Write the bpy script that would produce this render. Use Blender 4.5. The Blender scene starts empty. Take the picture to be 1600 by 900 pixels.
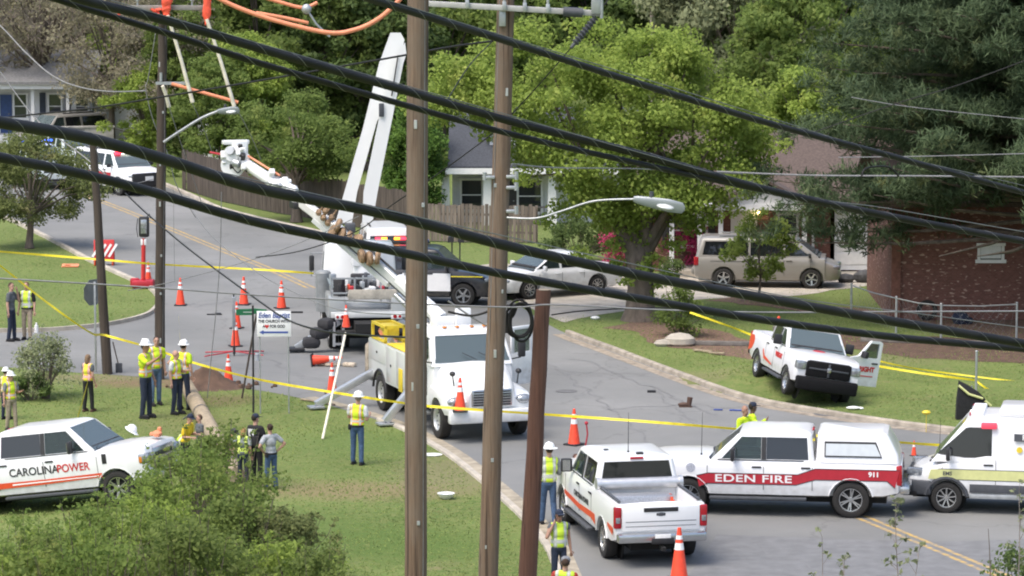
import bpy, bmesh, math, random
import numpy as np
from mathutils import Vector, Matrix, noise
V = Vector
R = math.radians
random.seed(7)
scn = bpy.context.scene

# ------------------------------------------------------------------ camera
CAM_H, FOC, HOR = 15.0, 5600.0, 675.0          # eye height (m), focal length (photo px), photo px from centre up to the horizon
TH = math.atan(HOR / FOC)
cam = bpy.data.objects.new('camera', bpy.data.cameras.new('camera'))
scn.collection.objects.link(cam)
cam.location = (0, 0, CAM_H)
cam.rotation_euler = (math.pi / 2 - TH, 0, 0)
cam.data.sensor_width = 36
cam.data.lens = 36 * FOC / 1600
cam.data.clip_start = 1
cam.data.clip_end = 3000
scn.camera = cam

# ------------------------------------------------------------------ daylight (bright overcast)
SUN_EL, SUN_AZ = 62, 226                        # degrees; azimuth clockwise from +Y: high light from the camera's back left
world = bpy.data.worlds.new('World')
scn.world = world
world.use_nodes = True
wn = world.node_tree
sky = wn.nodes.new('ShaderNodeTexSky')
sky.sky_type = 'NISHITA'
sky.sun_disc = False
sky.sun_elevation = R(SUN_EL)
sky.sun_rotation = R(SUN_AZ)
sky.air_density = 1.0
sky.dust_density = 4.0
sky.ozone_density = 1.0
wn.links.new(sky.outputs[0], wn.nodes['Background'].inputs[0])
wn.nodes['Background'].inputs[1].default_value = 0.148
sun = bpy.data.objects.new('sun', bpy.data.lights.new('sun', 'SUN'))
scn.collection.objects.link(sun)
sun.data.energy = 1.25
sun.data.angle = R(32)
sun.data.color = (1.0, 0.95, 0.87)
sun.rotation_euler = (R(90 - SUN_EL), 0, R(-SUN_AZ + 180))
scn.view_settings.view_transform = 'Standard'
scn.view_settings.look = 'None'
scn.view_settings.gamma = 1
scn.view_settings.exposure = 0.9
scn.cycles.filter_width = 2.0
scn.cycles.max_bounces = 8
scn.cycles.diffuse_bounces = 7
scn.cycles.transparent_max_bounces = 12

# ------------------------------------------------------------------ helpers: pixels of the photograph to points of the place
def ray(px, py):
    x, y = (px - 800) / FOC, -(py - 450) / FOC
    return V((x, math.cos(TH) + y * math.sin(TH), -math.sin(TH) + y * math.cos(TH)))
def G(px, py, z=0.0):
    d = ray(px, py); t = (z - CAM_H) / d.z
    return V((d.x * t, d.y * t, z))
def P(px, py, D):
    d = ray(px, py); t = D / d.y
    return V((d.x * t, D, CAM_H + d.z * t))
def ppm(p):                                     # photo px per metre at a point
    return FOC / (p.y * math.cos(TH) + (CAM_H - p.z) * math.sin(TH))

# ------------------------------------------------------------------ helpers: materials
def new_mat(name):
    m = bpy.data.materials.new(name); m.use_nodes = True
    return m, m.node_tree.nodes, m.node_tree.links, m.node_tree.nodes['Principled BSDF']
def N(nodes, t, **kw):
    n = nodes.new(t)
    for k, v in kw.items(): setattr(n, k, v)
    return n
def mixc(nodes, links, a, b, fac, mode='MIX'):
    n = nodes.new('ShaderNodeMix'); n.data_type = 'RGBA'; n.blend_type = mode
    for i, s in ((6, a), (7, b), (0, fac)):
        if isinstance(s, (int, float)): n.inputs[i].default_value = s
        elif isinstance(s, tuple): n.inputs[i].default_value = (*s[:3], 1)
        else: links.new(s, n.inputs[i])
    return n.outputs[2]
def ramp(nodes, links, src, a, b):
    n = nodes.new('ShaderNodeMapRange'); n.inputs[1].default_value = a; n.inputs[2].default_value = b
    links.new(src, n.inputs[0]); return n.outputs[0]
def ntex(nodes, links, scale, detail=4, coord='Object', rough=.55, stretch=None):
    tc = nodes.new('ShaderNodeTexCoord'); n = nodes.new('ShaderNodeTexNoise')
    n.inputs['Scale'].default_value = scale; n.inputs['Detail'].default_value = detail; n.inputs['Roughness'].default_value = rough
    src = tc.outputs[coord]
    if stretch:
        mp = nodes.new('ShaderNodeMapping'); mp.inputs['Scale'].default_value = stretch
        links.new(src, mp.inputs[0]); src = mp.outputs[0]
    links.new(src, n.inputs['Vector']); return n.outputs['Fac']
def mat(name, col, rough=.6, metal=0.0, var=.18, scale=6, bump=0.0, bscale=40, coat=0.0, stretch=None, spec=.5):
    m, n, l, b = new_mat(name)
    f = ramp(n, l, ntex(n, l, scale, stretch=stretch), .3, .7)
    lo = tuple(c * (1 - var) for c in col); hi = tuple(min(1, c * (1 + var)) for c in col)
    l.new(mixc(n, l, lo, hi, f), b.inputs['Base Color'])
    b.inputs['Roughness'].default_value = rough; b.inputs['Metallic'].default_value = metal
    b.inputs['Coat Weight'].default_value = coat; b.inputs['Specular IOR Level'].default_value = spec
    if bump:
        bp = n.new('ShaderNodeBump'); bp.inputs['Strength'].default_value = bump; bp.inputs['Distance'].default_value = .03
        l.new(ntex(n, l, bscale, stretch=stretch), bp.inputs['Height']); l.new(bp.outputs[0], b.inputs['Normal'])
    return m
def paint(name, col, dirt=.42):                 # car paint with road dirt on the lower panels
    m, n, l, b = new_mat(name)
    tc = n.new('ShaderNodeTexCoord'); sp = n.new('ShaderNodeSeparateXYZ'); l.new(tc.outputs['Object'], sp.inputs[0])
    low = ramp(n, l, sp.outputs[2], 1.0, .45)
    f = ramp(n, l, ntex(n, l, 5, 6), .35, .75)
    mu = N(n, 'ShaderNodeMath', operation='MULTIPLY'); l.new(low, mu.inputs[0]); l.new(f, mu.inputs[1])
    m2 = N(n, 'ShaderNodeMath', operation='MULTIPLY'); l.new(mu.outputs[0], m2.inputs[0]); m2.inputs[1].default_value = dirt
    base = mixc(n, l, tuple(c * .95 for c in col), col, ramp(n, l, ntex(n, l, 1.5), .3, .7))
    l.new(mixc(n, l, base, (.22, .19, .15), m2.outputs[0]), b.inputs['Base Color'])
    b.inputs['Roughness'].default_value = .32; b.inputs['Coat Weight'].default_value = .6; b.inputs['Coat Roughness'].default_value = .08
    return m
def glass(name, tint, see=.55, rough=.04):
    m, n, l, b = new_mat(name)
    b.inputs['Base Color'].default_value = (*tint, 1); b.inputs['Roughness'].default_value = rough
    b.inputs['Specular IOR Level'].default_value = .9
    if see > 0:
        tr = n.new('ShaderNodeBsdfTransparent'); tr.inputs[0].default_value = (.72, .8, .78, 1)
        mx = n.new('ShaderNodeMixShader'); mx.inputs[0].default_value = see
        l.new(b.outputs[0], mx.inputs[1]); l.new(tr.outputs[0], mx.inputs[2])
        l.new(mx.outputs[0], n['Material Output'].inputs[0])
    return m
def lamp_mat(name, col, strength):
    m, n, l, b = new_mat(name)
    b.inputs['Base Color'].default_value = (*col, 1); b.inputs['Emission Color'].default_value = (*col, 1)
    b.inputs['Emission Strength'].default_value = strength
    return m
def leafmat(name, dark, light, yellow=None, trans=.3, lean_n=.6):
    m, n, l, b = new_mat(name)
    g = n.new('ShaderNodeNewGeometry')
    f = ramp(n, l, ntex(n, l, .55, 3, 'Object'), .32, .68)
    a = N(n, 'ShaderNodeMath', operation='MULTIPLY_ADD'); l.new(g.outputs['Random Per Island'], a.inputs[0])
    a.inputs[1].default_value = .55; mm = N(n, 'ShaderNodeMath', operation='MULTIPLY'); l.new(f, mm.inputs[0]); mm.inputs[1].default_value = .5
    l.new(mm.outputs[0], a.inputs[2])
    oi = n.new('ShaderNodeObjectInfo')
    c = mixc(n, l, dark, light, a.outputs[0])
    if yellow:
        c = mixc(n, l, c, yellow, ramp(n, l, ntex(n, l, .9, 2, 'Object'), .58, .75))
    hs = n.new('ShaderNodeHueSaturation'); l.new(c, hs.inputs['Color'])
    hv = N(n, 'ShaderNodeMath', operation='MULTIPLY_ADD'); l.new(oi.outputs['Random'], hv.inputs[0]); hv.inputs[1].default_value = .3; hv.inputs[2].default_value = .85
    l.new(hv.outputs[0], hs.inputs['Value'])
    va = N(n, 'ShaderNodeVectorMath', operation='MULTIPLY_ADD'); l.new(g.outputs['Normal'], va.inputs[0]); va.inputs[1].default_value = (lean_n, lean_n, lean_n); va.inputs[2].default_value = (0, 0, 1 - lean_n)
    vn = N(n, 'ShaderNodeVectorMath', operation='NORMALIZE'); l.new(va.outputs[0], vn.inputs[0]); l.new(vn.outputs[0], b.inputs['Normal'])
    l.new(hs.outputs[0], b.inputs['Base Color']); b.inputs['Roughness'].default_value = .65; b.inputs['Specular IOR Level'].default_value = .25
    t = n.new('ShaderNodeBsdfTranslucent'); l.new(hs.outputs[0], t.inputs[0])
    mx = n.new('ShaderNodeMixShader'); mx.inputs[0].default_value = trans
    l.new(b.outputs[0], mx.inputs[1]); l.new(t.outputs[0], mx.inputs[2]); l.new(mx.outputs[0], n['Material Output'].inputs[0])
    return m

# ------------------------------------------------------------------ helpers: meshes and objects
def link(o, parent=None):
    scn.collection.objects.link(o)
    if parent is not None: o.parent = parent
    return o
def obj(name, me, parent=None): return link(bpy.data.objects.new(name, me), parent)
def tag(o, label=None, cat=None, group=None, kind=None):
    if label: o['label'] = label
    if cat: o['category'] = cat
    if group: o['group'] = group
    if kind: o['kind'] = kind
    return o
def empty(name, label, cat, group=None, loc=(0, 0, 0), rz=0.0):
    o = bpy.data.objects.new(name, None); link(o); o.location = loc; o.rotation_euler = (0, 0, rz); o.empty_display_size = .2
    return tag(o, label, cat, group)
def copy_tree(o, parent=None):
    c = o.copy(); link(c, parent)
    for ch in list(o.children): copy_tree(ch, c)
    return c
_tmp = bpy.data.scenes.new('workbench')
def baked(o):                                   # mesh of an object with its modifiers applied (object lives in the workbench scene)
    vl = _tmp.view_layers[0]; vl.update()
    me = bpy.data.meshes.new_from_object(o.evaluated_get(vl.depsgraph), depsgraph=vl.depsgraph)
    return me
def rot_to(d):
    return V((0, 0, 1)).rotation_difference(V(d).normalized()).to_matrix()

class MB:
    def __init__(s): s.v = []; s.f = []; s.m = []
    def add(s, vs, fs, mi=0):
        o = len(s.v); s.v += [tuple(p) for p in vs]; s.f += [tuple(i + o for i in f) for f in fs]; s.m += [mi] * len(fs); return s
    def box(s, c, d, M=None, mi=0, b=0.0):
        c = V(c); x, y, z = (k / 2 for k in d)
        b = min(b, x * .9, y * .9, z * .9)
        if b <= 0:
            vs = [V((i, j, k)) for i in (-x, x) for j in (-y, y) for k in (-z, z)]
            fs = [(0, 1, 3, 2), (4, 6, 7, 5), (0, 4, 5, 1), (2, 3, 7, 6), (0, 2, 6, 4), (1, 5, 7, 3)]
        else:
            bm = bmesh.new(); bmesh.ops.create_cube(bm, size=1, matrix=Matrix.Diagonal((2 * x, 2 * y, 2 * z, 1)))
            bmesh.ops.bevel(bm, geom=bm.edges[:], offset=b, segments=2, affect='EDGES', profile=.5)
            bm.verts.index_update(); vs = [v.co.copy() for v in bm.verts]; fs = [[v.index for v in f.verts] for f in bm.faces]; bm.free()
        if M is not None: vs = [M @ v for v in vs]
        return s.add([v + c for v in vs], fs, mi)
    def loft(s, rings, mi=0, caps=True, close=True):
        n = len(rings[0]); vs = [p for r in rings for p in r]; fs = []
        for i in range(len(rings) - 1):
            for j in range(n if close else n - 1):
                k = (j + 1) % n
                fs.append((i * n + j, i * n + k, (i + 1) * n + k, (i + 1) * n + j))
        if caps: fs += [tuple(range(n))[::-1], tuple(range((len(rings) - 1) * n, len(rings) * n))]
        return s.add(vs, fs, mi)
    def cyl(s, p0, p1, r0, r1=None, n=12, mi=0):
        r1 = r0 if r1 is None else r1; p0 = V(p0); p1 = V(p1); M = rot_to(p1 - p0)
        ring = lambda p, r: [p + M @ V((r * math.cos(2 * math.pi * i / n), r * math.sin(2 * math.pi * i / n), 0)) for i in range(n)]
        return s.loft([ring(p0, r0), ring(p1, r1)], mi)
    def tube(s, pts, r, n=6, mi=0):
        pts = [V(p) for p in pts]; rr = r if isinstance(r, (list, tuple)) else [r] * len(pts); rings = []
        ref = None
        for i, p in enumerate(pts):
            d = (pts[min(i + 1, len(pts) - 1)] - pts[max(i - 1, 0)]).normalized()
            if ref is None: ref = d.orthogonal().normalized()
            u = (ref - d * ref.dot(d)).normalized(); w = d.cross(u); ref = u
            rings.append([p + (u * math.cos(2 * math.pi * k / n) + w * math.sin(2 * math.pi * k / n)) * rr[i] for k in range(n)])
        return s.loft(rings, mi)
    def prism(s, poly, vec, mi=0):
        vec = V(vec); return s.loft([[V(p) for p in poly], [V(p) + vec for p in poly]], mi)
    def lathe(s, prof, M=None, n=20, mi=0, caps=True):  # prof [(r, z)] about local Z
        M = M or Matrix.Identity(4)
        rings = [[M @ V((max(r, 1e-4) * math.cos(2 * math.pi * i / n), max(r, 1e-4) * math.sin(2 * math.pi * i / n), z)) for i in range(n)] for r, z in prof]
        return s.loft(rings, mi, caps=caps)
    def ell(s, c, r, n=12, M=None, mi=0, keep=None):
        c = V(c); k = max(5, n // 2 + 1); vs = []; fs = []
        for i in range(k):
            a = math.pi * i / (k - 1)
            for j in range(n):
                t = 2 * math.pi * j / n
                p = V((max(math.sin(a), 1e-3) * math.cos(t) * r[0], max(math.sin(a), 1e-3) * math.sin(t) * r[1], math.cos(a) * r[2]))
                if M is not None: p = M @ p
                vs.append(p + c)
        for i in range(k - 1):
            for j in range(n):
                f = (i * n + j, (i + 1) * n + j, (i + 1) * n + (j + 1) % n, i * n + (j + 1) % n)
                if keep is None or all(keep(vs[q]) for q in f): fs.append(f)
        if keep is None: fs += [tuple(range(n)), tuple(range((k - 1) * n, k * n))[::-1]]
        return s.add(vs, fs, mi)
    def caps(s, p0, p1, r0, r1, n=10):
        s.cyl(p0, p1, r0, r1, n); s.ell(p0, (r0,) * 3, n); s.ell(p1, (r1,) * 3, n); return s
    def mesh(s, name, mats, smooth=38):
        me = bpy.data.meshes.new(name); me.from_pydata(s.v, [], s.f)
        bm = bmesh.new(); bm.from_mesh(me); bmesh.ops.recalc_face_normals(bm, faces=bm.faces[:]); bm.to_mesh(me); bm.free()
        for m in (mats if isinstance(mats, (list, tuple)) else [mats]): me.materials.append(m)
        if max(s.m, default=0) > 0: me.polygons.foreach_set('material_index', s.m)
        shade(me, smooth); return me
    def build(s, name, mats, parent=None, smooth=38): return obj(name, s.mesh(name, mats, smooth), parent)
def shade(me, ang=38):
    if not ang: return me
    me.polygons.foreach_set('use_smooth', [True] * len(me.polygons))
    me.set_sharp_from_angle(angle=R(ang)); return me
def cut(me, cutters, self_=False):              # me minus every cutter mesh builder
    for cb in cutters:
        o = bpy.data.objects.new('work', me); c = bpy.data.objects.new('cutter', cb.mesh('cutter', [], 0))
        _tmp.collection.objects.link(o); _tmp.collection.objects.link(c)
        md = o.modifiers.new('b', 'BOOLEAN'); md.operation = 'DIFFERENCE'; md.solver = 'EXACT'; md.object = c; md.use_self = self_
        new = baked(o)
        for q in (o, c): bpy.data.objects.remove(q)
        me = new
    return shade(me, 32)
def remesh(mb, voxel, mats, name, smooth=4):
    o = bpy.data.objects.new(name, mb.mesh(name, mats, 0)); _tmp.collection.objects.link(o)
    r = o.modifiers.new('r', 'REMESH'); r.mode = 'VOXEL'; r.voxel_size = voxel; r.use_smooth_shade = True
    if smooth:
        q = o.modifiers.new('s', 'SMOOTH'); q.iterations = smooth; q.factor = .5
    me = baked(o); bpy.data.objects.remove(o); me.name = name
    if not me.materials:
        for m in (mats if isinstance(mats, (list, tuple)) else [mats]): me.materials.append(m)
    return me
def text_mesh(body, size, m, extrude=.003, bold=0.0, shear=0.0, align='CENTER', space=1.0):
    c = bpy.data.curves.new('lettering', 'FONT'); c.body = body; c.size = size; c.extrude = extrude; c.offset = bold; c.shear = shear
    c.align_x = align; c.align_y = 'CENTER'; c.space_character = space
    o = bpy.data.objects.new('lettering', c); _tmp.collection.objects.link(o); me = baked(o); bpy.data.objects.remove(o)
    me.materials.clear(); me.materials.append(m); return me
def lettering(body, size, m, parent, loc, normal, up=(0, 0, 1), sx=1.0, **kw):
    o = obj('lettering', text_mesh(body, size, m, **kw), parent)
    n = V(normal).normalized(); u = V(up).normalized(); x = u.cross(n)
    M = Matrix((x * sx, u, n)).transposed().to_4x4(); M.translation = V(loc); o.matrix_local = M
    return o
def quads(name, verts, faces_n, mats):          # fast mesh of loose polygons, faces_n corners each
    me = bpy.data.meshes.new(name); nv = len(verts); nf = nv // faces_n
    me.vertices.add(nv); me.vertices.foreach_set('co', verts.astype(np.float32).ravel())
    me.loops.add(nv); me.loops.foreach_set('vertex_index', np.arange(nv, dtype=np.int32))
    me.polygons.add(nf); me.polygons.foreach_set('loop_start', np.arange(0, nv, faces_n, dtype=np.int32))
    for m in (mats if isinstance(mats, (list, tuple)) else [mats]): me.materials.append(m)
    me.update(calc_edges=True); return me
def catmull(pts, k=8):
    pts = [V(p) for p in pts]; out = []
    for i in range(len(pts) - 1):
        a = pts[max(i - 1, 0)]; b = pts[i]; c = pts[i + 1]; d = pts[min(i + 2, len(pts) - 1)]
        for j in range(k):
            t = j / k
            out.append(.5 * ((2 * b) + (c - a) * t + (2 * a - 5 * b + 4 * c - d) * t * t + (3 * b - a - 3 * c + d) * t ** 3))
    return out + [pts[-1]]

# ------------------------------------------------------------------ shared materials
M_ = {}
M_['white'] = paint('white_paint', (.80, .81, .82)); M_['silver'] = paint('champagne_paint', (.25, .24, .22)); M_['black'] = paint('black_paint', (.012, .014, .02))
M_['grey_paint'] = paint('light_grey_paint', (.55, .57, .56)); M_['pale'] = paint('pale_blue_paint', (.55, .62, .62))
M_['plastic'] = mat('black_plastic', (.022, .022, .024), .55); M_['rubber'] = mat('tyre_rubber', (.022, .021, .02), .85, bump=.2)
M_['chrome'] = mat('bright_metal', (.50, .51, .52), .25, .9, .05); M_['steel'] = mat('galvanised_steel', (.42, .44, .45), .45, .6, .15)
M_['alu'] = mat('aluminium', (.58, .59, .60), .38, .7, .08); M_['dark'] = mat('dark_interior', (.03, .03, .033), .8); M_['seat'] = mat('seat_cloth', (.09, .09, .095), .9)
M_['under'] = mat('underbody', (.012, .012, .012), .9)
M_['glass'] = glass('clear_car_glass', (.05, .07, .07), .58); M_['tint'] = glass('tinted_car_glass', (.012, .014, .017), .12); M_['shield'] = glass('windshield_glass', (.12, .155, .165), .28)
M_['lens'] = mat('headlight_lens', (.34, .36, .38), .12, .55, .35, scale=14); M_['amber'] = mat('amber_lens', (.6, .2, .02), .25)
M_['tail'] = mat('tail_light_lens', (.36, .012, .02), .2); M_['red'] = mat('red_stripe_vinyl', (.42, .02, .035), .45, var=.08)
M_['orange_vinyl'] = mat('orange_red_vinyl', (.62, .07, .02), .45, var=.08)
M_['lime_band'] = mat('lime_reflective_band', (.60, .61, .27), .5, var=.08); M_['charcoal'] = mat('charcoal_trim', (.06, .065, .075), .6)
M_['letter_w'] = mat('white_lettering', (.82, .82, .82), .5, var=.03); M_['letter_k'] = mat('black_lettering', (.03, .03, .035), .5, var=.05)
M_['letter_r'] = mat('red_lettering', (.55, .03, .03), .5, var=.05); M_['blue'] = mat('blue_print', (.05, .09, .33), .5, var=.05)
M_['yellow'] = mat('yellow_paint', (.72, .55, .04), .5, var=.12); M_['orange'] = mat('cone_orange', (.85, .075, .03), .5, var=.12, scale=9)
M_['band_w'] = mat('white_reflective_sheet', (.8, .8, .78), .4, var=.06)
def pole_wood(name, dark, mid, grey):
    m, n, l, b = new_mat(name)
    g = ramp(n, l, ntex(n, l, 24, 6, rough=.7, stretch=(1, 1, .03)), .3, .7); bl = ramp(n, l, ntex(n, l, 1.1, 5, rough=.7, stretch=(1, 1, .35)), .42, .66); ck = ramp(n, l, ntex(n, l, 15, 3, rough=.4, stretch=(1, 1, .018)), .62, .66); st = ramp(n, l, ntex(n, l, 2.6, 4, stretch=(1, 1, .12)), .56, .72)
    c = mixc(n, l, dark, mid, g); c = mixc(n, l, c, grey, bl)
    def times(f, k): q = N(n, 'ShaderNodeMath', operation='MULTIPLY'); l.new(f, q.inputs[0]); q.inputs[1].default_value = k; return q.outputs[0]
    c = mixc(n, l, c, tuple(k * .35 for k in dark), times(ck, .8)); c = mixc(n, l, c, tuple(k * .6 for k in dark), times(st, .6))
    l.new(c, b.inputs['Base Color']); b.inputs['Roughness'].default_value = .92
    bp = n.new('ShaderNodeBump'); bp.inputs['Strength'].default_value = 1; bp.inputs['Distance'].default_value = .02; l.new(ntex(n, l, 24, 6, rough=.7, stretch=(1, 1, .03)), bp.inputs['Height']); l.new(bp.outputs[0], b.inputs['Normal'])
    return m
M_['pole'] = pole_wood('weathered_pole_wood', (.085, .052, .034), (.235, .160, .105), (.175, .140, .108))
M_['pole_red'] = pole_wood('reddish_pole_wood', (.075, .032, .022), (.175, .085, .056), (.13, .068, .05))
M_['matte_black'] = mat('matte_black_plastic', (.008, .008, .009), .85, spec=.2)
M_['pole_dark'] = mat('dark_pole_wood', (.062, .048, .038), .9, var=.35, scale=8, bump=.5, bscale=20, stretch=(1, 1, .07))
M_['pole_pale'] = mat('pale_pole_wood', (.32, .26, .18), .9, var=.3, scale=8, bump=.4, bscale=20)
M_['cable'] = mat('black_cable_jacket', (.013, .012, .012), .6, var=.45, scale=3, spec=.35); M_['wire'] = mat('grey_wire', (.22, .22, .22), .5, .3)
M_['lash'] = mat('lashing_wire', (.24, .24, .235), .5, .3); M_['guard'] = mat('orange_line_guard', (.75, .27, .14), .55, var=.12)
M_['blanket'] = mat('orange_rubber_blanket', (.85, .10, .05), .6, var=.25, scale=12); M_['stick'] = mat('cream_hot_stick', (.78, .72, .58), .5)
M_['tape'] = mat('yellow_tape', (.80, .66, .03), .5, var=.25, scale=2.2); M_['tape'].use_backface_culling = False
M_['concrete'] = mat('concrete', (.42, .38, .32), .9, var=.25, scale=1.6, bump=.3); M_['kerb'] = mat('stained_kerb_concrete', (.34, .30, .245), .9, var=.35, scale=2.5, bump=.3)
M_['bark'] = mat('grey_brown_bark', (.13, .105, .085), .95, var=.4, scale=5, bump=.8, bscale=16, stretch=(1, 1, .3))
M_['siding'] = mat('white_siding', (.74, .75, .76), .7, var=.06); M_['trim'] = mat('white_trim', (.78, .78, .77), .6, var=.05)
M_['shingle'] = mat('charcoal_shingles', (.055, .06, .07), .9, var=.35, scale=14); M_['roof_red'] = mat('brown_red_shingles', (.10, .074, .063), .9, var=.3, scale=12)
M_['window'] = glass('house_window_glass', (.03, .035, .04), 0)
# ------------------------------------------------------------------ setting: terrain, roads, kerbs, markings
SIDE = G(62, 806)                              # the lettered pickup stands nose-up on a swell of the lawn here
RAM = G(1262, 600)                              # the white pickup on the bank stands here
def bump_h(x, y):                               # relief of the grass
    h = 0.0
    dx, dy = x - RAM.x, y - RAM.y
    w = math.exp(-((dx / 2.5) ** 4) - ((dy / 3.6) ** 4)); s = ((y - 96.7) + 1.2 * dx) / 1.56; s = min(1, max(0, (s - .5) / 1.4))
    h += w * s * s * (3 - 2 * s) * min(.36, max(0, .18 - .17 * dx))
    ex, ey = x - SIDE.x, y - SIDE.y; h += math.exp(-((ex / 4.2) ** 4) - ((ey / 2.6) ** 4)) * max(-.3, min(.3, .14 * ex))
    if y > 212: h += (y - 212) ** 1.35 * .10
    return h
def ground_material():
    m, n, l, b = new_mat('spring_grass')
    a = ramp(n, l, ntex(n, l, .22, 5), .36, .66); f = ramp(n, l, ntex(n, l, 5.0, 6), .3, .72); g = ramp(n, l, ntex(n, l, 30, 3), .3, .7)
    c = mixc(n, l, (.076, .134, .034), (.138, .205, .060), a)
    c = mixc(n, l, c, (.19, .205, .080), f)
    c2 = mixc(n, l, (.90, .90, .90), (1.1, 1.1, 1.05), g)
    c = mixc(n, l, c, c2, 1.0, 'MULTIPLY')
    dry = ramp(n, l, ntex(n, l, .42, 6, rough=.7), .60, .72)
    dm = N(n, 'ShaderNodeMath', operation='MULTIPLY'); l.new(dry, dm.inputs[0]); dm.inputs[1].default_value = .65
    c = mixc(n, l, c, (.23, .19, .11), dm.outputs[0])
    tc = n.new('ShaderNodeTexCoord')            # trampled, dry and bare spots of the lawn, each with its own place and ragged edge
    for px, py, rx, ry, col, k in ((560, 766, 3.2, 1.6, (.225, .18, .10), .8), (250, 598, 2.6, 1.1, (.20, .14, .09), .85), (350, 625, 1.2, 1.4, (.16, .11, .07), .6), (700, 740, 1.6, 3.2, (.21, .18, .11), .6), (300, 660, 2.2, 2.5, (.17, .17, .075), .5), (440, 560, .1, .1, (.2, .2, .1), 0), (1060, 590, 2.2, 1.2, (.22, .19, .11), .5), (150, 590, 2.5, .8, (.21, .17, .11), .7), (640, 850, 2.5, 2.5, (.085, .14, .035), .7), (470, 830, 3, 3, (.095, .15, .04), .6), (1330, 560, 3.5, 2, (.18, .17, .09), .6), (120, 440, 3, 4, (.12, .17, .05), .5), (560, 690, 2, 2.4, (.10, .155, .045), .6)):
        q = G(px, py); mp = n.new('ShaderNodeMapping'); mp.inputs['Location'].default_value = (-q.x / rx, -q.y / ry, 0); mp.inputs['Scale'].default_value = (1 / rx, 1 / ry, 0); l.new(tc.outputs['Object'], mp.inputs[0])
        ln = N(n, 'ShaderNodeVectorMath', operation='LENGTH'); l.new(mp.outputs[0], ln.inputs[0])
        ad = N(n, 'ShaderNodeMath', operation='MULTIPLY_ADD'); l.new(ntex(n, l, 1.7, 7, rough=.75), ad.inputs[0]); ad.inputs[1].default_value = 1.7; l.new(ln.outputs['Value'], ad.inputs[2])
        fm = N(n, 'ShaderNodeMath', operation='MULTIPLY'); l.new(ramp(n, l, ad.outputs[0], 2.0, 1.25), fm.inputs[0]); fm.inputs[1].default_value = k
        c = mixc(n, l, c, col, fm.outputs[0])
    l.new(c, b.inputs['Base Color']); b.inputs['Roughness'].default_value = .95; b.inputs['Specular IOR Level'].default_value = .1
    bp = n.new('ShaderNodeBump'); bp.inputs['Strength'].default_value = .35; bp.inputs['Distance'].default_value = .04
    l.new(ntex(n, l, 22, 5), bp.inputs['Height']); l.new(bp.outputs[0], b.inputs['Normal'])
    return m
def terrain():
    xs = sorted(set([-1500, -700, -300, -150, -80] + [i * .8 for i in range(-60, 61)] + [80, 150, 300, 700, 1500]))
    ys = sorted(set([-400, -100, 0, 30, 45] + [50 + i * .8 for i in range(0, 208)] + [218, 222, 228, 235, 245, 260, 280, 310, 360, 450, 700, 1200, 2600]))
    vs = []
    for y in ys:
        for x in xs:
            yy = min(y, 310); vs.append((x, y, bump_h(x, yy) - .008))
    n = len(xs); fs = [(j * n + i, j * n + i + 1, (j + 1) * n + i + 1, (j + 1) * n + i) for j in range(len(ys) - 1) for i in range(n - 1)]
    o = MB().add(vs, fs).build('ground', ground_material(), smooth=80); tag(o, kind='structure')
terrain()
def asphalt():
    m, n, l, b = new_mat('worn_asphalt')
    a = ramp(n, l, ntex(n, l, .16, 5), .35, .68); f = ramp(n, l, ntex(n, l, 2.2, 6, rough=.7), .3, .72); g = ramp(n, l, ntex(n, l, 60, 2), .25, .75)
    c = mixc(n, l, (.155, .160, .158), (.250, .252, .246), a)
    c = mixc(n, l, c, mixc(n, l, c, (.20, .20, .19), .6), f)
    c = mixc(n, l, c, mixc(n, l, (.88, .88, .88), (1.1, 1.1, 1.1), g), 1.0, 'MULTIPLY')
    st = ramp(n, l, ntex(n, l, .7, 4, rough=.65), .66, .76)
    s2 = N(n, 'ShaderNodeMath', operation='MULTIPLY'); l.new(st, s2.inputs[0]); s2.inputs[1].default_value = .45
    c = mixc(n, l, c, (.11, .108, .105), s2.outputs[0])
    vo = n.new('ShaderNodeTexVoronoi'); vo.feature = 'DISTANCE_TO_EDGE'; vo.inputs['Scale'].default_value = .22
    tc = n.new('ShaderNodeTexCoord'); wv = n.new('ShaderNodeMix'); wv.data_type = 'VECTOR'; wv.inputs[0].default_value = .12
    nn = n.new('ShaderNodeTexNoise'); nn.inputs['Scale'].default_value = 1.3; nn.inputs['Detail'].default_value = 6; l.new(tc.outputs['Object'], nn.inputs['Vector'])
    l.new(tc.outputs['Object'], wv.inputs[4]); sc = N(n, 'ShaderNodeVectorMath', operation='SCALE'); sc.inputs['Scale'].default_value = 12; l.new(nn.outputs['Color'], sc.inputs[0])
    l.new(sc.outputs[0], wv.inputs[5]); l.new(wv.outputs[1], vo.inputs['Vector'])
    ck = ramp(n, l, vo.outputs['Distance'], .012, .002)
    c3 = N(n, 'ShaderNodeMath', operation='MULTIPLY'); l.new(ck, c3.inputs[0]); c3.inputs[1].default_value = .25
    c = mixc(n, l, c, (.07, .07, .07), c3.outputs[0])
    l.new(c, b.inputs['Base Color']); b.inputs['Roughness'].default_value = .88; b.inputs['Specular IOR Level'].default_value = .3
    bp = n.new('ShaderNodeBump'); bp.inputs['Strength'].default_value = .25; bp.inputs['Distance'].default_value = .02
    l.new(ntex(n, l, 45, 4), bp.inputs['Height']); l.new(bp.outputs[0], b.inputs['Normal'])
    return m
M_['asphalt'] = asphalt(); M_['asphalt_tar'] = mat('crack_sealer', (.16, .16, .16), .7, var=.3)
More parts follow.
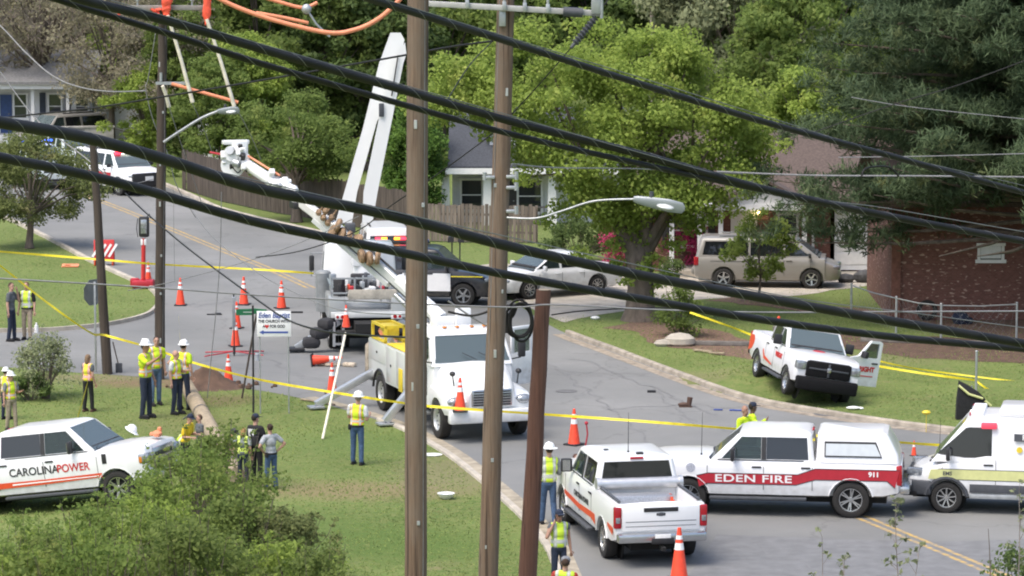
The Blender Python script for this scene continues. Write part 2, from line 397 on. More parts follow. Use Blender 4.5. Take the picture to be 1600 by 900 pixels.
def sheet(name, poly, m, z, kind='structure'):
    bm = bmesh.new(); vs = [bm.verts.new((p.x, p.y, z)) for p in poly]
    f = bm.faces.new(vs); bmesh.ops.triangulate(bm, faces=[f])
    bmesh.ops.recalc_face_normals(bm, faces=bm.faces[:])
    if bm.faces[:][0].normal.z < 0: bmesh.ops.reverse_faces(bm, faces=bm.faces[:])
    me = bpy.data.meshes.new(name); bm.to_mesh(me); bm.free(); me.materials.append(m)
    o = obj(name, me); tag(o, kind=kind); return o
gp = lambda L: [G(*p) for p in L]
far_edge = catmull(gp([(-60, 222), (60, 243), (150, 262), (230, 280), (300, 308), (345, 328), (420, 347), (520, 370), (640, 402), (760, 447), (866, 512), (960, 549), (1060, 587), (1160, 622), (1262, 643), (1400, 664), (1500, 676), (1640, 692), (1900, 720), (2400, 760)]), 5)
near_edge_lo = catmull(gp([(330, 600), (400, 609), (470, 622), (545, 642), (622, 668), (692, 706), (750, 750), (805, 798), (846, 842), (868, 885), (885, 940), (900, 1050)]), 5)
island_r = catmull(gp([(-120, 300), (-20, 330), (60, 366), (132, 404), (196, 434), (233, 450), (247, 470), (236, 489), (205, 501), (150, 511), (80, 517), (0, 519), (-160, 521)]), 6)
near_edge_side = catmull(gp([(-160, 566), (0, 573), (70, 579), (150, 584), (240, 590), (330, 600)]), 4)
main_poly = far_edge + gp([(2400, 1300), (900, 1300)]) + near_edge_lo[::-1] + near_edge_side[::-1][1:] + island_r[::-1] + gp([(-200, 275)])
road = sheet('road', main_poly, M_['asphalt'], -.003)
def ribbon(name, pts, w, m, z, kind='structure'):
    pts = [V((p.x, p.y, z)) for p in pts]; vs = []; fs = []
    for i, p in enumerate(pts):
        d = (pts[min(i + 1, len(pts) - 1)] - pts[max(i - 1, 0)]).normalized(); nrm = V((-d.y, d.x, 0))
        vs += [p + nrm * w / 2, p - nrm * w / 2]
        if i: fs.append((2 * i - 2, 2 * i - 1, 2 * i + 1, 2 * i))
    o = MB().add(vs, fs).build(name, m, smooth=0); tag(o, kind=kind); return o
def marking_material():
    m, n, l, b = new_mat('worn_yellow_paint')
    f = ramp(n, l, ntex(n, l, 5, 6, rough=.7), .42, .62)
    l.new(mixc(n, l, (.23, .21, .18), (.56, .36, .07), f), b.inputs['Base Color']); b.inputs['Roughness'].default_value = .8
    return m
M_['mark'] = marking_material()
cl = catmull(gp([(30, 272), (110, 298), (170, 319), (260, 355), (340, 388), (420, 420), (486, 450)]), 6)
cl2 = catmull(gp([(1318, 796), (1370, 818), (1460, 855), (1560, 897), (1700, 950)]), 6)
def offs(pts, k):
    out = []
    for i, p in enumerate(pts):
        d = (pts[min(i + 1, len(pts) - 1)] - pts[max(i - 1, 0)]).normalized(); out.append(p + V((-d.y, d.x, 0)) * k)
    return out
for c in (cl, cl2):
    for k in (-.13, .13): ribbon('centre_line', offs(c, k), .12, M_['mark'], .002)
def kerb(name, pts, h=.13, w=.16, m=None):
    vs = []; fs = []; side = 1
    for i, p in enumerate(pts):
        d = (pts[min(i + 1, len(pts) - 1)] - pts[max(i - 1, 0)]).normalized(); nrm = V((-d.y, d.x, 0)); j = .012 * noise.noise(p * .9)
        for o_, z in ((-w / 2, -.05), (-w / 2 + .02, h - .03 + j), (-w / 2 + .05, h + j), (w / 2, h + j), (w / 2, -.05)):
            q = p + nrm * o_; vs.append((q.x, q.y, z))
        if i: fs += [((i - 1) * 5 + k, (i - 1) * 5 + k + 1, i * 5 + k + 1, i * 5 + k) for k in range(4)]
    o = MB().add(vs, fs).build(name, m or M_['kerb'], smooth=30); tag(o, kind='structure'); return o
kerb('kerb', [p for p in far_edge if p.x > G(866, 512).x and p.y > 60], m=M_['kerb'])
kerb('kerb', [p for p in far_edge if p.x < G(700, 420).x], m=M_['concrete'])
kerb('kerb', near_edge_lo[18:], h=.08, m=M_['concrete'])
kerb('kerb', island_r[8:], h=.12, m=M_['concrete'])
M_['soil'] = mat('red_clay_soil', (.105, .064, .044), .95, var=.35, scale=3, bump=.6); M_['leaf_litter'] = mat('brown_leaf_litter', (.16, .10, .068), .95, var=.55, scale=9, bump=.8, bscale=18)
def blob(name, pts, m, z=0.0, wob=.5):
    c = catmull(gp(pts + [pts[0]]), 8)[:-1]
    return sheet(name, [p + V((noise.noise(p * .9), noise.noise(p * .9 + V((9, 3, 1))), 0)) * wob for p in c], m, z)
# gravelly gutter strip along the far kerb, the driveway and the bare beds of the yard
ribbon('gutter_strip', offs([p for p in far_edge if G(866, 512).x < p.x < 26 and p.y > 60], -.32), .36, mat('gravel_gutter', (.29, .245, .19), .95, var=.4, scale=4, bump=.4), .001)
ribbon('gutter_strip', offs(near_edge_lo[10:], .30), .35, mat('dusty_gutter', (.33, .29, .22), .95, var=.3, scale=3), .001)
blob('driveway', [(700, 426), (770, 452), (870, 500), (905, 497), (985, 484), (1090, 468), (1240, 462), (1310, 452), (1390, 440), (1380, 420), (1310, 424), (1060, 432), (930, 424), (780, 412)], M_['concrete'], .000, .1)
blob('leaf_bed', [(955, 512), (1000, 524), (1030, 540), (1080, 545), (1140, 556), (1185, 560), (1200, 540), (1120, 518), (1050, 508), (990, 502)], M_['leaf_litter'], .001, .5)
blob('bare_soil', [(1290, 535), (1380, 552), (1470, 562), (1640, 566), (1640, 534), (1480, 528), (1360, 522), (1290, 518)], M_['soil'], .001, .5)
blob('bare_soil', [(1100, 470), (1200, 480), (1360, 500), (1500, 525), (1640, 530), (1640, 505), (1480, 495), (1300, 478), (1180, 462)], M_['leaf_litter'], .002, .4)
m_patch = mat('dark_asphalt_patch', (.13, .13, .13), .85, var=.25, scale=3)
blob('vignette_road_patch', [(1120, 835), (1440, 846), (1720, 852), (1720, 1000), (1080, 1000)], mat('vignetted_asphalt', (.165, .168, .170), .88, var=.16, scale=2.5, bump=.25, bscale=45), .000, .08)  # vignette darkening put into the asphalt colour, bounded by a real seam
for pts_, w_ in (([(900, 560), (1010, 604), (1120, 650)], .05), ([(640, 470), (760, 520), (905, 600), (1010, 690)], .04), ([(420, 560), (480, 590), (560, 600)], .04), ([(950, 640), (1080, 632), (1190, 650)], .03), ([(1010, 604), (1060, 640), (1090, 660)], .025), ([(300, 480), (360, 470), (440, 455)], .035), ([(1180, 850), (1240, 880), (1330, 905)], .03), ([(780, 540), (850, 575), (960, 585)], .025), ([(560, 600), (640, 615), (700, 660)], .03)): ribbon('tar_seam', [p + V((noise.noise(p * 1.1), noise.noise(p * 1.1 + V((5, 2, 8))), 0)) * .35 + V((noise.noise(p * 5), noise.noise(p * 5 + V((1, 9, 3))), 0)) * .08 for p in catmull(gp(pts_), 40)], w_, M_['asphalt_tar'], .0015)
man = MB().lathe([(.0, 0), (.30, .0), (.31, .004), (.0, .005)], n=24).build('manhole_cover', m_patch); man.location = G(885, 611, .003); tag(man, 'round dark manhole cover in the road behind an orange cone', 'manhole cover')
man = MB().lathe([(.0, 0), (.34, .0), (.35, .004), (.0, .005)], n=24).build('manhole_cover', m_patch); man.location = G(1292, 647, .003); tag(man, 'round dark utility cover in the road near the far kerb', 'manhole cover')

# grass tufts over the lawns: nobody could count them
def inside(poly, x, y):
    px = np.array([p.x for p in poly]); py = np.array([p.y for p in poly]); n = len(px); r = np.zeros(len(x), bool); j = n - 1
    for i in range(n):
        c = ((py[i] > y) != (py[j] > y)) & (x < (px[j] - px[i]) * (y - py[i]) / (py[j] - py[i] + 1e-12) + px[i]); r ^= c; j = i
    return r
def grass(seed=3, n=42000):
    rg = np.random.default_rng(seed)
    ppx = rg.uniform(-60, 1660, n); ppy = rg.uniform(355, 960, n)
    d = np.stack([(ppx - 800) / FOC, math.cos(TH) - (ppy - 450) / FOC * math.sin(TH), -math.sin(TH) - (ppy - 450) / FOC * math.cos(TH)], 1)
    pts = d * (-CAM_H / d[:, 2])[:, None]; x, y = pts[:, 0], pts[:, 1]
    drive = gp([(700, 426), (770, 452), (870, 500), (1090, 470), (1390, 442), (1390, 418), (780, 410)])
    ok = ~inside(main_poly, x, y) & ~inside(drive, x, y)
    x, y = x[ok], y[ok]; k = 3
    x = np.repeat(x, k) + rg.normal(0, .45, len(x) * k); y = np.repeat(y, k) + rg.normal(0, .45, len(y) * k)
    ok = ~inside(main_poly, x, y); x, y = x[ok], y[ok]; n = len(x)
    hn = np.array([noise.noise(V((a * .35, b * .35, 5))) for a, b in zip(x[::1], y[::1])])
    h = rg.uniform(.02, .05, n) * np.clip(1 + .9 * hn, .5, 1.7); w = rg.uniform(.012, .03, n)
    z = np.array([bump_h(a, b) for a, b in zip(x, y)]) - .01
    a = rg.uniform(0, 6.283, n); ln = rg.uniform(.0, .07, n); b = rg.uniform(0, 6.283, n)
    v = np.empty((n, 3, 3)); v[:, 0] = np.stack([x - w * np.cos(a), y - w * np.sin(a), z], 1); v[:, 1] = np.stack([x + w * np.cos(a), y + w * np.sin(a), z], 1)
    v[:, 2] = np.stack([x + ln * np.cos(b), y + ln * np.sin(b), z + h], 1)
    o = obj('grass', quads('grass', v.reshape(-1, 3), 3, leafmat('grass_blades', (.17, .25, .065), (.36, .44, .15), (.44, .41, .20), .55, .25))); tag(o, kind='stuff')
grass()

# ------------------------------------------------------------------ houses
def brick_material(name, c1, c2, mortar):
    m, n, l, b = new_mat(name)
    tc = n.new('ShaderNodeTexCoord'); sp = n.new('ShaderNodeSeparateXYZ'); l.new(tc.outputs['Object'], sp.inputs[0])
    ad = N(n, 'ShaderNodeMath', operation='ADD'); l.new(sp.outputs[0], ad.inputs[0]); l.new(sp.outputs[1], ad.inputs[1])
    cb = n.new('ShaderNodeCombineXYZ'); l.new(ad.outputs[0], cb.inputs[0]); l.new(sp.outputs[2], cb.inputs[1])
    br = n.new('ShaderNodeTexBrick'); br.inputs['Scale'].default_value = 4.4; br.inputs['Color1'].default_value = (*c1, 1); br.inputs['Color2'].default_value = (*c2, 1)
    br.inputs['Mortar'].default_value = (*mortar, 1); br.inputs['Mortar Size'].default_value = .012; br.inputs['Bias'].default_value = -.2
    l.new(cb.outputs[0], br.inputs['Vector'])
    l.new(mixc(n, l, br.outputs['Color'], (.40, .27, .21), ramp(n, l, ntex(n, l, 5, 1, stretch=(1, 1, 3)), .64, .68)), b.inputs['Base Color']); b.inputs['Roughness'].default_value = .9
    return m
M_['brick'] = brick_material('dark_red_brick', (.145, .060, .045), (.205, .088, .066), (.16, .125, .105))
def lap_material():
    m, n, l, b = new_mat('white_lap_siding')
    tc = n.new('ShaderNodeTexCoord'); sp = n.new('ShaderNodeSeparateXYZ'); l.new(tc.outputs['Object'], sp.inputs[0])
    w = N(n, 'ShaderNodeMath', operation='FRACT'); mu = N(n, 'ShaderNodeMath', operation='MULTIPLY'); mu.inputs[1].default_value = 7; l.new(sp.outputs[2], mu.inputs[0]); l.new(mu.outputs[0], w.inputs[0])
    bp = n.new('ShaderNodeBump'); bp.inputs['Strength'].default_value = .8; bp.inputs['Distance'].default_value = .02; l.new(w.outputs[0], bp.inputs['Height']); l.new(bp.outputs[0], b.inputs['Normal'])
    l.new(mixc(n, l, (.66, .67, .68), (.78, .79, .80), ntex(n, l, 3)), b.inputs['Base Color']); b.inputs['Roughness'].default_value = .7
    return m
M_['lap'] = lap_material()
def gable(mb, x0, x1, y0, y1, z, h, ov=.35, along='x', t=.14):
    if along == 'x':
        ym = (y0 + y1) / 2; a, b = x0 - ov, x1 + ov
        for s, ye in ((-1, y0 - ov), (1, y1 + ov)):
            mb.prism([(a, ye, z - .12), (a, ym, z + h), (a, ym, z + h + t), (a, ye, z - .12 + t)], (b - a, 0, 0))
    else:
        xm = (x0 + x1) / 2; a, b = y0 - ov, y1 + ov
        for s, xe in ((-1, x0 - ov), (1, x1 + ov)):
            mb.prism([(xe, a, z - .12), (xm, a, z + h), (xm, a, z + h + t), (xe, a, z - .12 + t)], (0, b - a, 0))
def add_window(root, c, w, h, face=(0, -1), mf='trim', bars=1):
    x, y, z = c; d = V((face[0], face[1], 0)); t = V((-d.y, d.x, 0))
    Mx = Matrix((t, d, V((0, 0, 1)))).transposed()
    fr = MB()
    for k, (dx, dz, sx, sz) in enumerate(((0, h / 2, w + .16, .09), (0, -h / 2, w + .22, .11), (-w / 2, 0, .09, h - .1), (w / 2, 0, .09, h - .1))):
        fr.box(V(c) + t * dx + V((0, 0, dz)) + d * .035, (sx, .09, sz), Mx)
    if bars: fr.box(V(c) + d * .03, (w - .1, .05, .045), Mx)
    f = fr.build('window', M_[mf], root, 0)
    MB().box(V(c) + d * .012, (w - .09, .02, h - .09), Mx).build('pane', M_['window'], f, 0)
def house_bungalow():                           # white house with charcoal roof behind the wooden fence
    o = G(790, 352); r = empty('bungalow', 'white bungalow with charcoal roof, dormer and square porch columns behind a board fence', 'house', loc=o - V((0, 0, .62)))
    w = MB(); w.box((1.9, 4.6, 1.75), (8.2, 6.6, 2.6)); w.box((-.2, 1.0, .28), (5.0, 2.2, .55)); w.build('wall', M_['lap'], r, 0)
    MB().box((-.2, -.12, .30), (5.06, .05, .5)).build('porch_skirt', mat('grey_porch_skirt', (.14, .15, .17), .8), r, 0)
    rf = MB(); gable(rf, -2.0, 6.0, -.1, 7.9, 3.05, 2.0, .35)
    rf.build('roof', M_['shingle'], r, 0)
    MB().prism([(-2.0, 1.3, 3.05), (-2.0, 7.9, 3.05), (-2.0, 3.9, 4.9)], (.1, 0, 0)).prism([(5.9, 1.3, 3.05), (5.9, 7.9, 3.05), (5.9, 3.9, 4.9)], (.1, 0, 0)).build('gable_wall', M_['lap'], r, 0)
    d = MB(); d.box((.2, 1.9, 3.85), (1.7, 1.6, .9)); d.prism([(-.65, 1.1, 4.3), (1.05, 1.1, 4.3), (.2, 1.1, 5.05)], (0, 1.7, 0)); dm = d.build('dormer', M_['lap'], r, 0)
    dr = MB(); gable(dr, -.65, 1.05, 1.0, 2.8, 4.35, .78, .2, 'y', .1); dr.build('dormer_roof', M_['shingle'], dm, 0)
    MB().box((2.0, -.42, 2.88), (8.9, .12, .24)).build('fascia', M_['trim'], r, 0)
    for x in (-2.45, -.75, 1.9):
        MB().loft([[(x + a * .20, .2 + b * .20, .55) for a, b in ((-1, -1), (1, -1), (1, 1), (-1, 1))], [(x + a * .14, .2 + b * .14, 2.8) for a, b in ((-1, -1), (1, -1), (1, 1), (-1, 1))]]).build('porch_column', M_['trim'], r, 0)
    rl = MB()
    for x0, x1 in ((-2.3, -.9), (-.6, 1.75)):
        rl.box(((x0 + x1) / 2, .15, 1.35), (x1 - x0, .05, .07))
        for i in range(int((x1 - x0) / .16)): rl.box((x0 + .1 + i * .16, .15, .95), (.03, .03, .74))
    rl.build('porch_railing', mat('dark_railing', (.10, .09, .09), .7), r, 0)
    add_window(r, (-1.4, 1.27, 1.75), .9, 1.3); add_window(r, (1.0, 1.27, 1.7), 1.0, 1.4); add_window(r, (4.0, 1.27, 1.75), 1.1, 1.3)
    dr = MB().box((.0, 1.26, 1.55), (.9, .06, 2.0)).build('door', mat('dark_door', (.05, .045, .045), .5), r, 0)
    MB().ell((.34, 1.2, 1.5), (.04, .04, .04)).build('handle', M_['chrome'], dr)
house_bungalow()
def house_brick():
    o = G(1190, 428); r = empty('brick_house', 'low red brick ranch house with brown roof behind the minivan', 'house', loc=o)
    w = MB(); w.box((-.3, 4.4, 1.35), (7.6, 7.0, 2.7)); w.box((3.4, 2.3, 1.35), (1.7, 2.8, 2.7)); w.build('wall', M_['brick'], r, 0)
    rf = MB(); gable(rf, -4.1, 4.3, .3, 7.9, 2.75, 2.0, .4); rf.build('roof', M_['roof_red'], r, 0)
    pr = MB(); gable(pr, -1.6, 1.5, -1.4, 2.4, 2.72, .78, .25, 'y', .1); pr.build('porch_roof', M_['roof_red'], r, 0)
    MB().prism([(-1.75, -1.35, 2.62), (1.65, -1.35, 2.62), (-.05, -1.35, 3.4)], (0, .08, 0)).box((-.05, -1.36, 2.55), (3.5, .14, .2)).build('porch_gable', M_['trim'], r, 0)
    ck = MB().box((-.7, -.1, .12), (5.8, 2.0, .24)).build('porch_floor', M_['concrete'], r, 0)
    for x in (-3.3, -2.3, -1.55, 1.45):
        MB().box((x, -1.0, 1.42), (.16, .16, 2.4)).box((x, -1.0, .30), (.24, .24, .12)).box((x, -1.0, 2.56), (.24, .24, .1)).build('porch_column', M_['trim'], r, 0)
    MB().box((-2.6, -.4, 2.62), (3.4, 2.2, .12)).build('porch_ceiling', M_['trim'], r, 0)
    d = MB().box((-.6, .86, 1.3), (.95, .08, 2.05)).build('door', M_['trim'], r, 0); MB().ell((-.25, .8, 1.25), (.04, .04, .04)).build('handle', M_['chrome'], d)
    lm = MB().cyl((-.1, .72, 2.25), (-.1, .72, 2.08), .07, .05).build('porch_light', lamp_mat('warm_porch_bulb', (1, .72, .32), 9), r)
    add_window(r, (1.0, .88, 1.45), .7, 1.3); add_window(r, (-2.6, .88, 1.5), 1.3, 1.2)
    for i, x in enumerate((-3.4, -1.8)): MB().box((x, .87, 1.5), (.32, .06, 1.3)).build('shutter', mat('dark_shutter', (.05, .05, .05), .6), r, 0)
    # white side door of the carport
    d = MB().box((3.45, .86, 1.15), (1.5, .08, 2.2)).build('garage_door', M_['siding'], r, 0)
    dp = MB()
    for i in range(4): dp.box((3.45, .81, .45 + i * .5), (1.34, .03, .38))
    dp.build('door_panel', M_['trim'], d, 0)
    # nearer wing with the small window
    a = G(1392, 500) - o; b = G(1760, 503) - o
    w2 = MB().box(((a.x + b.x) / 2, a.y + 4.0, 1.9), (b.x - a.x, 8.0, 3.8)).build('wing_wall', M_['brick'], r, 0)
    MB().box((a.x + .14, a.y - .05, 1.45), (.3, .12, 2.9)).build('brick_pilaster', mat('lighter_brick', (.17, .075, .055), .9, var=.3, scale=8), r, 0)
    r2 = MB(); gable(r2, a.x, b.x, a.y, a.y + 8, 3.85, 1.9, .45); r2.build('wing_roof', M_['roof_red'], r, 0)
    c = P(1548, 395, a.y + o.y) - o; add_window(r, (c.x, a.y - .002, c.z), .78, .55, bars=0)
    MB().box((c.x, a.y - .02, c.z + .02), (.66, .03, .4)).build('blind', M_['siding'], r, 0)
    MB().box((1.9, .6, 1.7), (.09, .06, 3.0)).build('downpipe', M_['trim'], r, 0)
house_brick()
def house_white():
    o = G(40, 232); r = empty('white_house', 'white clapboard house with shaded porch up the hill beyond parked vehicles', 'house', loc=o)
    MB().box((0, 4.8, 1.9), (6.6, 7, 3.2)).box((-.2, 1.0, .35), (6.0, 2, .7)).box((4.6, 5, 1.3), (2.8, 5, 2.6)).build('wall', M_['lap'], r, 0)
    rf = MB(); gable(rf, -3.3, 3.3, -.2, 8.4, 3.45, 1.3, .4); gable(rf, 3.3, 6.0, 2.5, 7.5, 2.65, 1.1, .25); rf.build('roof', mat('grey_shingles', (.20, .20, .20), .9, var=.3, scale=10), r, 0)
    MB().box((0, -.35, 3.25), (7.2, .12, .3)).build('fascia', M_['trim'], r, 0)
    for x in (-2.8, -1.4, .4, 2.2): MB().box((x, .1, 2.0), (.17, .17, 2.5)).build('porch_column', M_['trim'], r, 0)
    for x in (-2.2, -.4, 1.4, 2.8): add_window(r, (x, 1.27, 2.1), .7, 1.3)
    for x in (.75, 2.05): MB().box((x, 1.24, 2.1), (.3, .06, 1.4)).build('shutter', mat('navy_shutter', (.03, .04, .06), .6), r, 0)
    d = MB().box((-1.3, 1.26, 1.7), (.9, .06, 2.0)).build('door', mat('blue_door', (.03, .07, .2), .5), r, 0); MB().ell((-1.0, 1.2, 1.7), (.04, .04, .04)).build('handle', M_['chrome'], d)
house_white()
wall = MB().box((0, 0, .75), (3.4, .3, 1.5), b=.03).box((0, 0, 1.53), (3.5, .38, .08)).build('retaining_wall', mat('grey_block', (.34, .33, .31), .9, var=.25, scale=3)); wall.location = G(125, 246); wall.rotation_euler.z = .25
tag(wall, 'low grey block wall beside the vehicles parked up the hill', 'wall')
sh = empty('shed', 'small white outbuilding half hidden by trees behind the board fence', 'shed', loc=G(345, 262))
MB().box((0, 1.5, 1.3), (2.2, 2.6, 2.6)).build('wall', M_['lap'], sh, 0); q = MB(); gable(q, -1.1, 1.1, .2, 2.8, 2.65, .7, .2, 'y', .08); q.build('roof', M_['shingle'], sh, 0); add_window(sh, (0, .19, 1.5), .6, .7)

def board_fence(name, pts, h, label, col, seed):
    r = empty(name, label, 'fence', loc=pts[0]); rg = random.Random(seed); L = [p - pts[0] for p in pts]
    bd = MB(); post = []; rail = MB()
    for a, b in zip(L, L[1:]):
        d = b - a; n = int(d.length / .15); u = d.normalized(); Mx = Matrix((u, V((-u.y, u.x, 0)), V((0, 0, 1)))).transposed()
        for i in range(n):
            p = a + u * (i + .5) * d.length / n; hh = h + rg.uniform(-.05, .05)
            if rg.random() < .02: continue
            bd.box(p + V((0, 0, hh / 2 + .03)), (.135, .02, hh), Mx @ Matrix.Rotation(rg.uniform(-.012, .012), 3, 'Y'))
        for z in (.4, h - .35): rail.box((a + b) / 2 + V((-u.y, u.x, 0)) * .045 + V((0, 0, z)), (d.length, .05, .09), Mx)
        k = max(1, int(d.length / 2.4))
        for i in range(k + 1): post.append(a + d * i / k + V((-u.y, u.x, 0)) * .11)
    m = mat(name + '_wood', col, .95, var=.45, scale=7, stretch=(1, 1, .1))
    bd.build('board_panel', m, r, 0); rail.build('rail', m, r, 0)
    for p in post: MB().box(p + V((0, 0, h / 2)), (.1, .1, h + .02)).build('post', m, r, 0)
board_fence('board_fence', gp([(285, 296), (345, 315), (430, 333), (520, 348), (640, 372)]), 1.8, 'dark brown board fence along the far road edge under the trees', (.085, .068, .055), 1)
board_fence('board_fence', gp([(655, 377), (720, 379), (838, 380)]), 1.45, 'weathered grey board fence in front of the white bungalow', (.17, .14, .115), 2)
# chain link fence of the brick yard
cf = empty('chain_link_fence', 'sagging wire fence with grey pipe posts in the brick house yard', 'fence', loc=G(1400, 520)); o = G(1400, 520)
for px, py in ((1330, 498), (1400, 520), (1470, 532), (1525, 612), (1588, 530)):
    p = G(px, py) - o; MB().cyl(p, p + V((0, 0, 1.15)), .035, n=10).ell(p + V((0, 0, 1.15)), (.045, .045, .03)).build('post', M_['steel'], cf)
for a, b in (((1330, 498), (1400, 520)), ((1400, 520), (1470, 532)), ((1470, 532), (1588, 530))):
    a = G(*a) - o; b = G(*b) - o; wm = MB().tube([a + V((0, 0, 1.1)), (a + b) / 2 + V((0, 0, 1.06)), b + V((0, 0, 1.1))], .022)
    wm.build('top_rail', M_['steel'], cf)
    wm = MB(); d = b - a; n = int(d.length / .22)
    for i in range(n):
        p = a + d * i / n
        for s in (1, -1):
            q = p + d.normalized() * .9 * s * (1 if 0 <= (p + d.normalized() * .9 * s - a).dot(d) / d.length_squared <= 1 else .2)
            wm.tube([p + V((0, 0, .08)), q + V((0, 0, 1.05))], .0018, 3)
    wm.build('wire_mesh', M_['steel'], cf)
for px, py, L_, a in ((1280, 519, 3.0, .05), (1450, 537, 4.2, .04), (1130, 540, 2.4, .02)):
    t = MB().box((0, 0, .07), (L_, .15, .14), b=.02).build('landscape_timber', mat('grey_timber', (.17, .155, .14), .95, var=.3, scale=6)); t.location = G(px, py); t.rotation_euler.z = -a * 6
    tag(t, {1280: 'grey timber edging below the minivan driveway', 1450: 'long grey timber edging the bare red soil', 1130: 'dark timber edging the brown leaf bed by the big tree'}[px], 'timber')
# ------------------------------------------------------------------ vehicles (local axes: x forward, y left, z up; origin midway between the axles on the ground)
def hull(st, tuck=.07, crown=.03, sh=.05):
    rings = []
    for x, zb, zt, w in st:
        h = zt - zb
        half = [(w - tuck - .12, zb), (w - tuck * .6, zb + .04 * h + .02), (w - .012, zb + .26 * h), (w, zb + .34 * h), (w, zb + .78 * h), (w - .02, zb + .88 * h), (w - sh, zt - .018), (w - sh - .05, zt), (w * .5, zt + crown * .7)]
        ring = [(x, 0, zb)] + [(x, y, z) for y, z in half] + [(x, 0, zt + crown)] + [(x, -y, z) for y, z in half[::-1]]
        rings.append([V(p) for p in ring])
    return MB().loft(rings)
def well(x, r, w, depth=.36):                   # wheel-well cutters on both sides
    mb = MB()
    for s in (1, -1): mb.cyl((x, s * (w - depth), r * .97), (x, s * (w + .3), r * .97), r + .085, n=28)
    return mb
def outline(x0, x1, w, z, cr):                  # rounded rectangle seen from above
    pts = []
    for cx, cy, a0 in ((x1 - cr, w - cr, 0), (x0 + cr, w - cr, 90), (x0 + cr, -w + cr, 180), (x1 - cr, -w + cr, 270)):
        for k in range(5): a = R(a0 + k * 22.5); pts.append(V((cx + cr * math.cos(a), cy + cr * math.sin(a), z)))
    return pts
class Cab:                                      # greenhouse: shell with real openings, panes and a dark interior
    def __init__(s, root, xb0, xb1, xr0, xr1, zb, zr, wb, wr, m, side, shield='shield', rear='tint', rear_t=(.12, .86), sh_t=(.05, .93), seats=((.5, 1),), cr=.10, roofname='cab'):
        s.root, s.zb, s.zr, s.wb, s.wr = root, zb, zr, wb, wr; h = zr - zb
        rings = [outline(xb0, xb1, wb, zb - .05, cr), outline(xb0 + (xr0 - xb0) * .9, xb1 + (xr1 - xb1) * .9, wb + (wr - wb) * .9, zb + h * .9, cr), outline(xr0 + .03, xr1 - .05, wr - .03, zr - .018, cr), outline(xr0 + .12, xr1 - .16, wr - .12, zr + .012, cr), outline(xr0 + .4, xr1 - .5, wr - .45, zr + .03, cr)]
        me = MB().loft(rings).mesh(roofname, m, 0); k = .055
        inner = MB().loft([outline(xb0 + k, xb1 - k, wb - k, zb - .2, cr * .7), outline(xr0 + k, xr1 - k - .02, wr - k, zr - .07, cr * .7)])
        cutters = MB(); panes = []; cends = []
        for poly, g in side:
            cutters.prism([(x, -2, z) for x, z in poly], (0, 4, 0))
            for sg in (1, -1): panes.append((poly, g, sg))
        def plane(xb, xr, t): return xb + (xr - xb) * t, zb + h * t, wb + (wr - wb) * t
        ends = []
        for xb, xr, (t0, t1), g, nm, kk in ((xb1, xr1, sh_t, shield, 'windshield', .90), (xb0, xr0, rear_t, rear, 'rear_window', .86)):
            if g is None: continue
            a = plane(xb, xr, t0); b = plane(xb, xr, t1); q = [V((a[0], -a[2] * kk, a[1])), V((a[0], a[2] * kk, a[1])), V((b[0], b[2] * kk, b[1])), V((b[0], -b[2] * kk, b[1]))]
            sgn = 1 if nm == 'windshield' else -1; nrm = (q[1] - q[0]).cross(q[3] - q[0]).normalized(); nrm = nrm if nrm.x * sgn > 0 else -nrm
            cends.append(MB().prism([p - nrm * .2 for p in q], nrm * .4)); ends.append((q, nrm, g, nm))
        me = cut(cut(me, [inner]), [cutters] + cends); obj(roofname, me, root)
        yy = lambda z: wb + (wr - wb) * (z - zb) / h
        for poly, g, sg in panes:
            c = V((sum(p[0] for p in poly) / len(poly), 0, sum(p[1] for p in poly) / len(poly)))
            pts = [V((x + (.012 if x > c.x else -.012), sg * (yy(z) - .022), z + (.012 if z > c.z else -.012))) for x, z in poly]
            MB().prism(pts, (0, -sg * .008, 0)).build('window', M_[g], root, 0)
        for q, nrm, g, nm in ends:
            c = sum(q, V()) / 4; pts = [p + (p - c).normalized() * .02 - nrm * .02 for p in q]
            MB().prism(pts, -nrm * .008).build(nm, M_[g], root, 0)
        it = MB(); it.box(((xb0 + xb1) / 2, 0, zb + .02), (xb1 - xb0 - .16, 2 * wb - .14, .05))
        if xb1 - xr1 > .3: it.box((xb1 - .38, 0, zb + .09), (.42, 2 * wb - .3, .12), b=.03)
        it.build('interior', M_['dark'], root, 0)
        for x, n in seats:
            for y in ((-.42, .42) if n == 1 else (-.5, 0, .5)):
                sb = MB(); sb.box((x, y, zb + .16), (.13, .46, .34), Matrix.Rotation(-.15, 3, 'Y'), b=.04); sb.box((x - .05, y, zb + .37), (.10, .26, .17), b=.04)
                sb.build('seat', M_['seat'], root, 30)
        if seats: MB().tube([(xb1 - .62 + .06 * math.sin(a), .42 + .18 * math.cos(a), zb + .12 + .17 * math.sin(a)) for a in [i * .3142 for i in range(21)]], .014).build('steering_wheel', M_['plastic'], root)
_wheels = {}
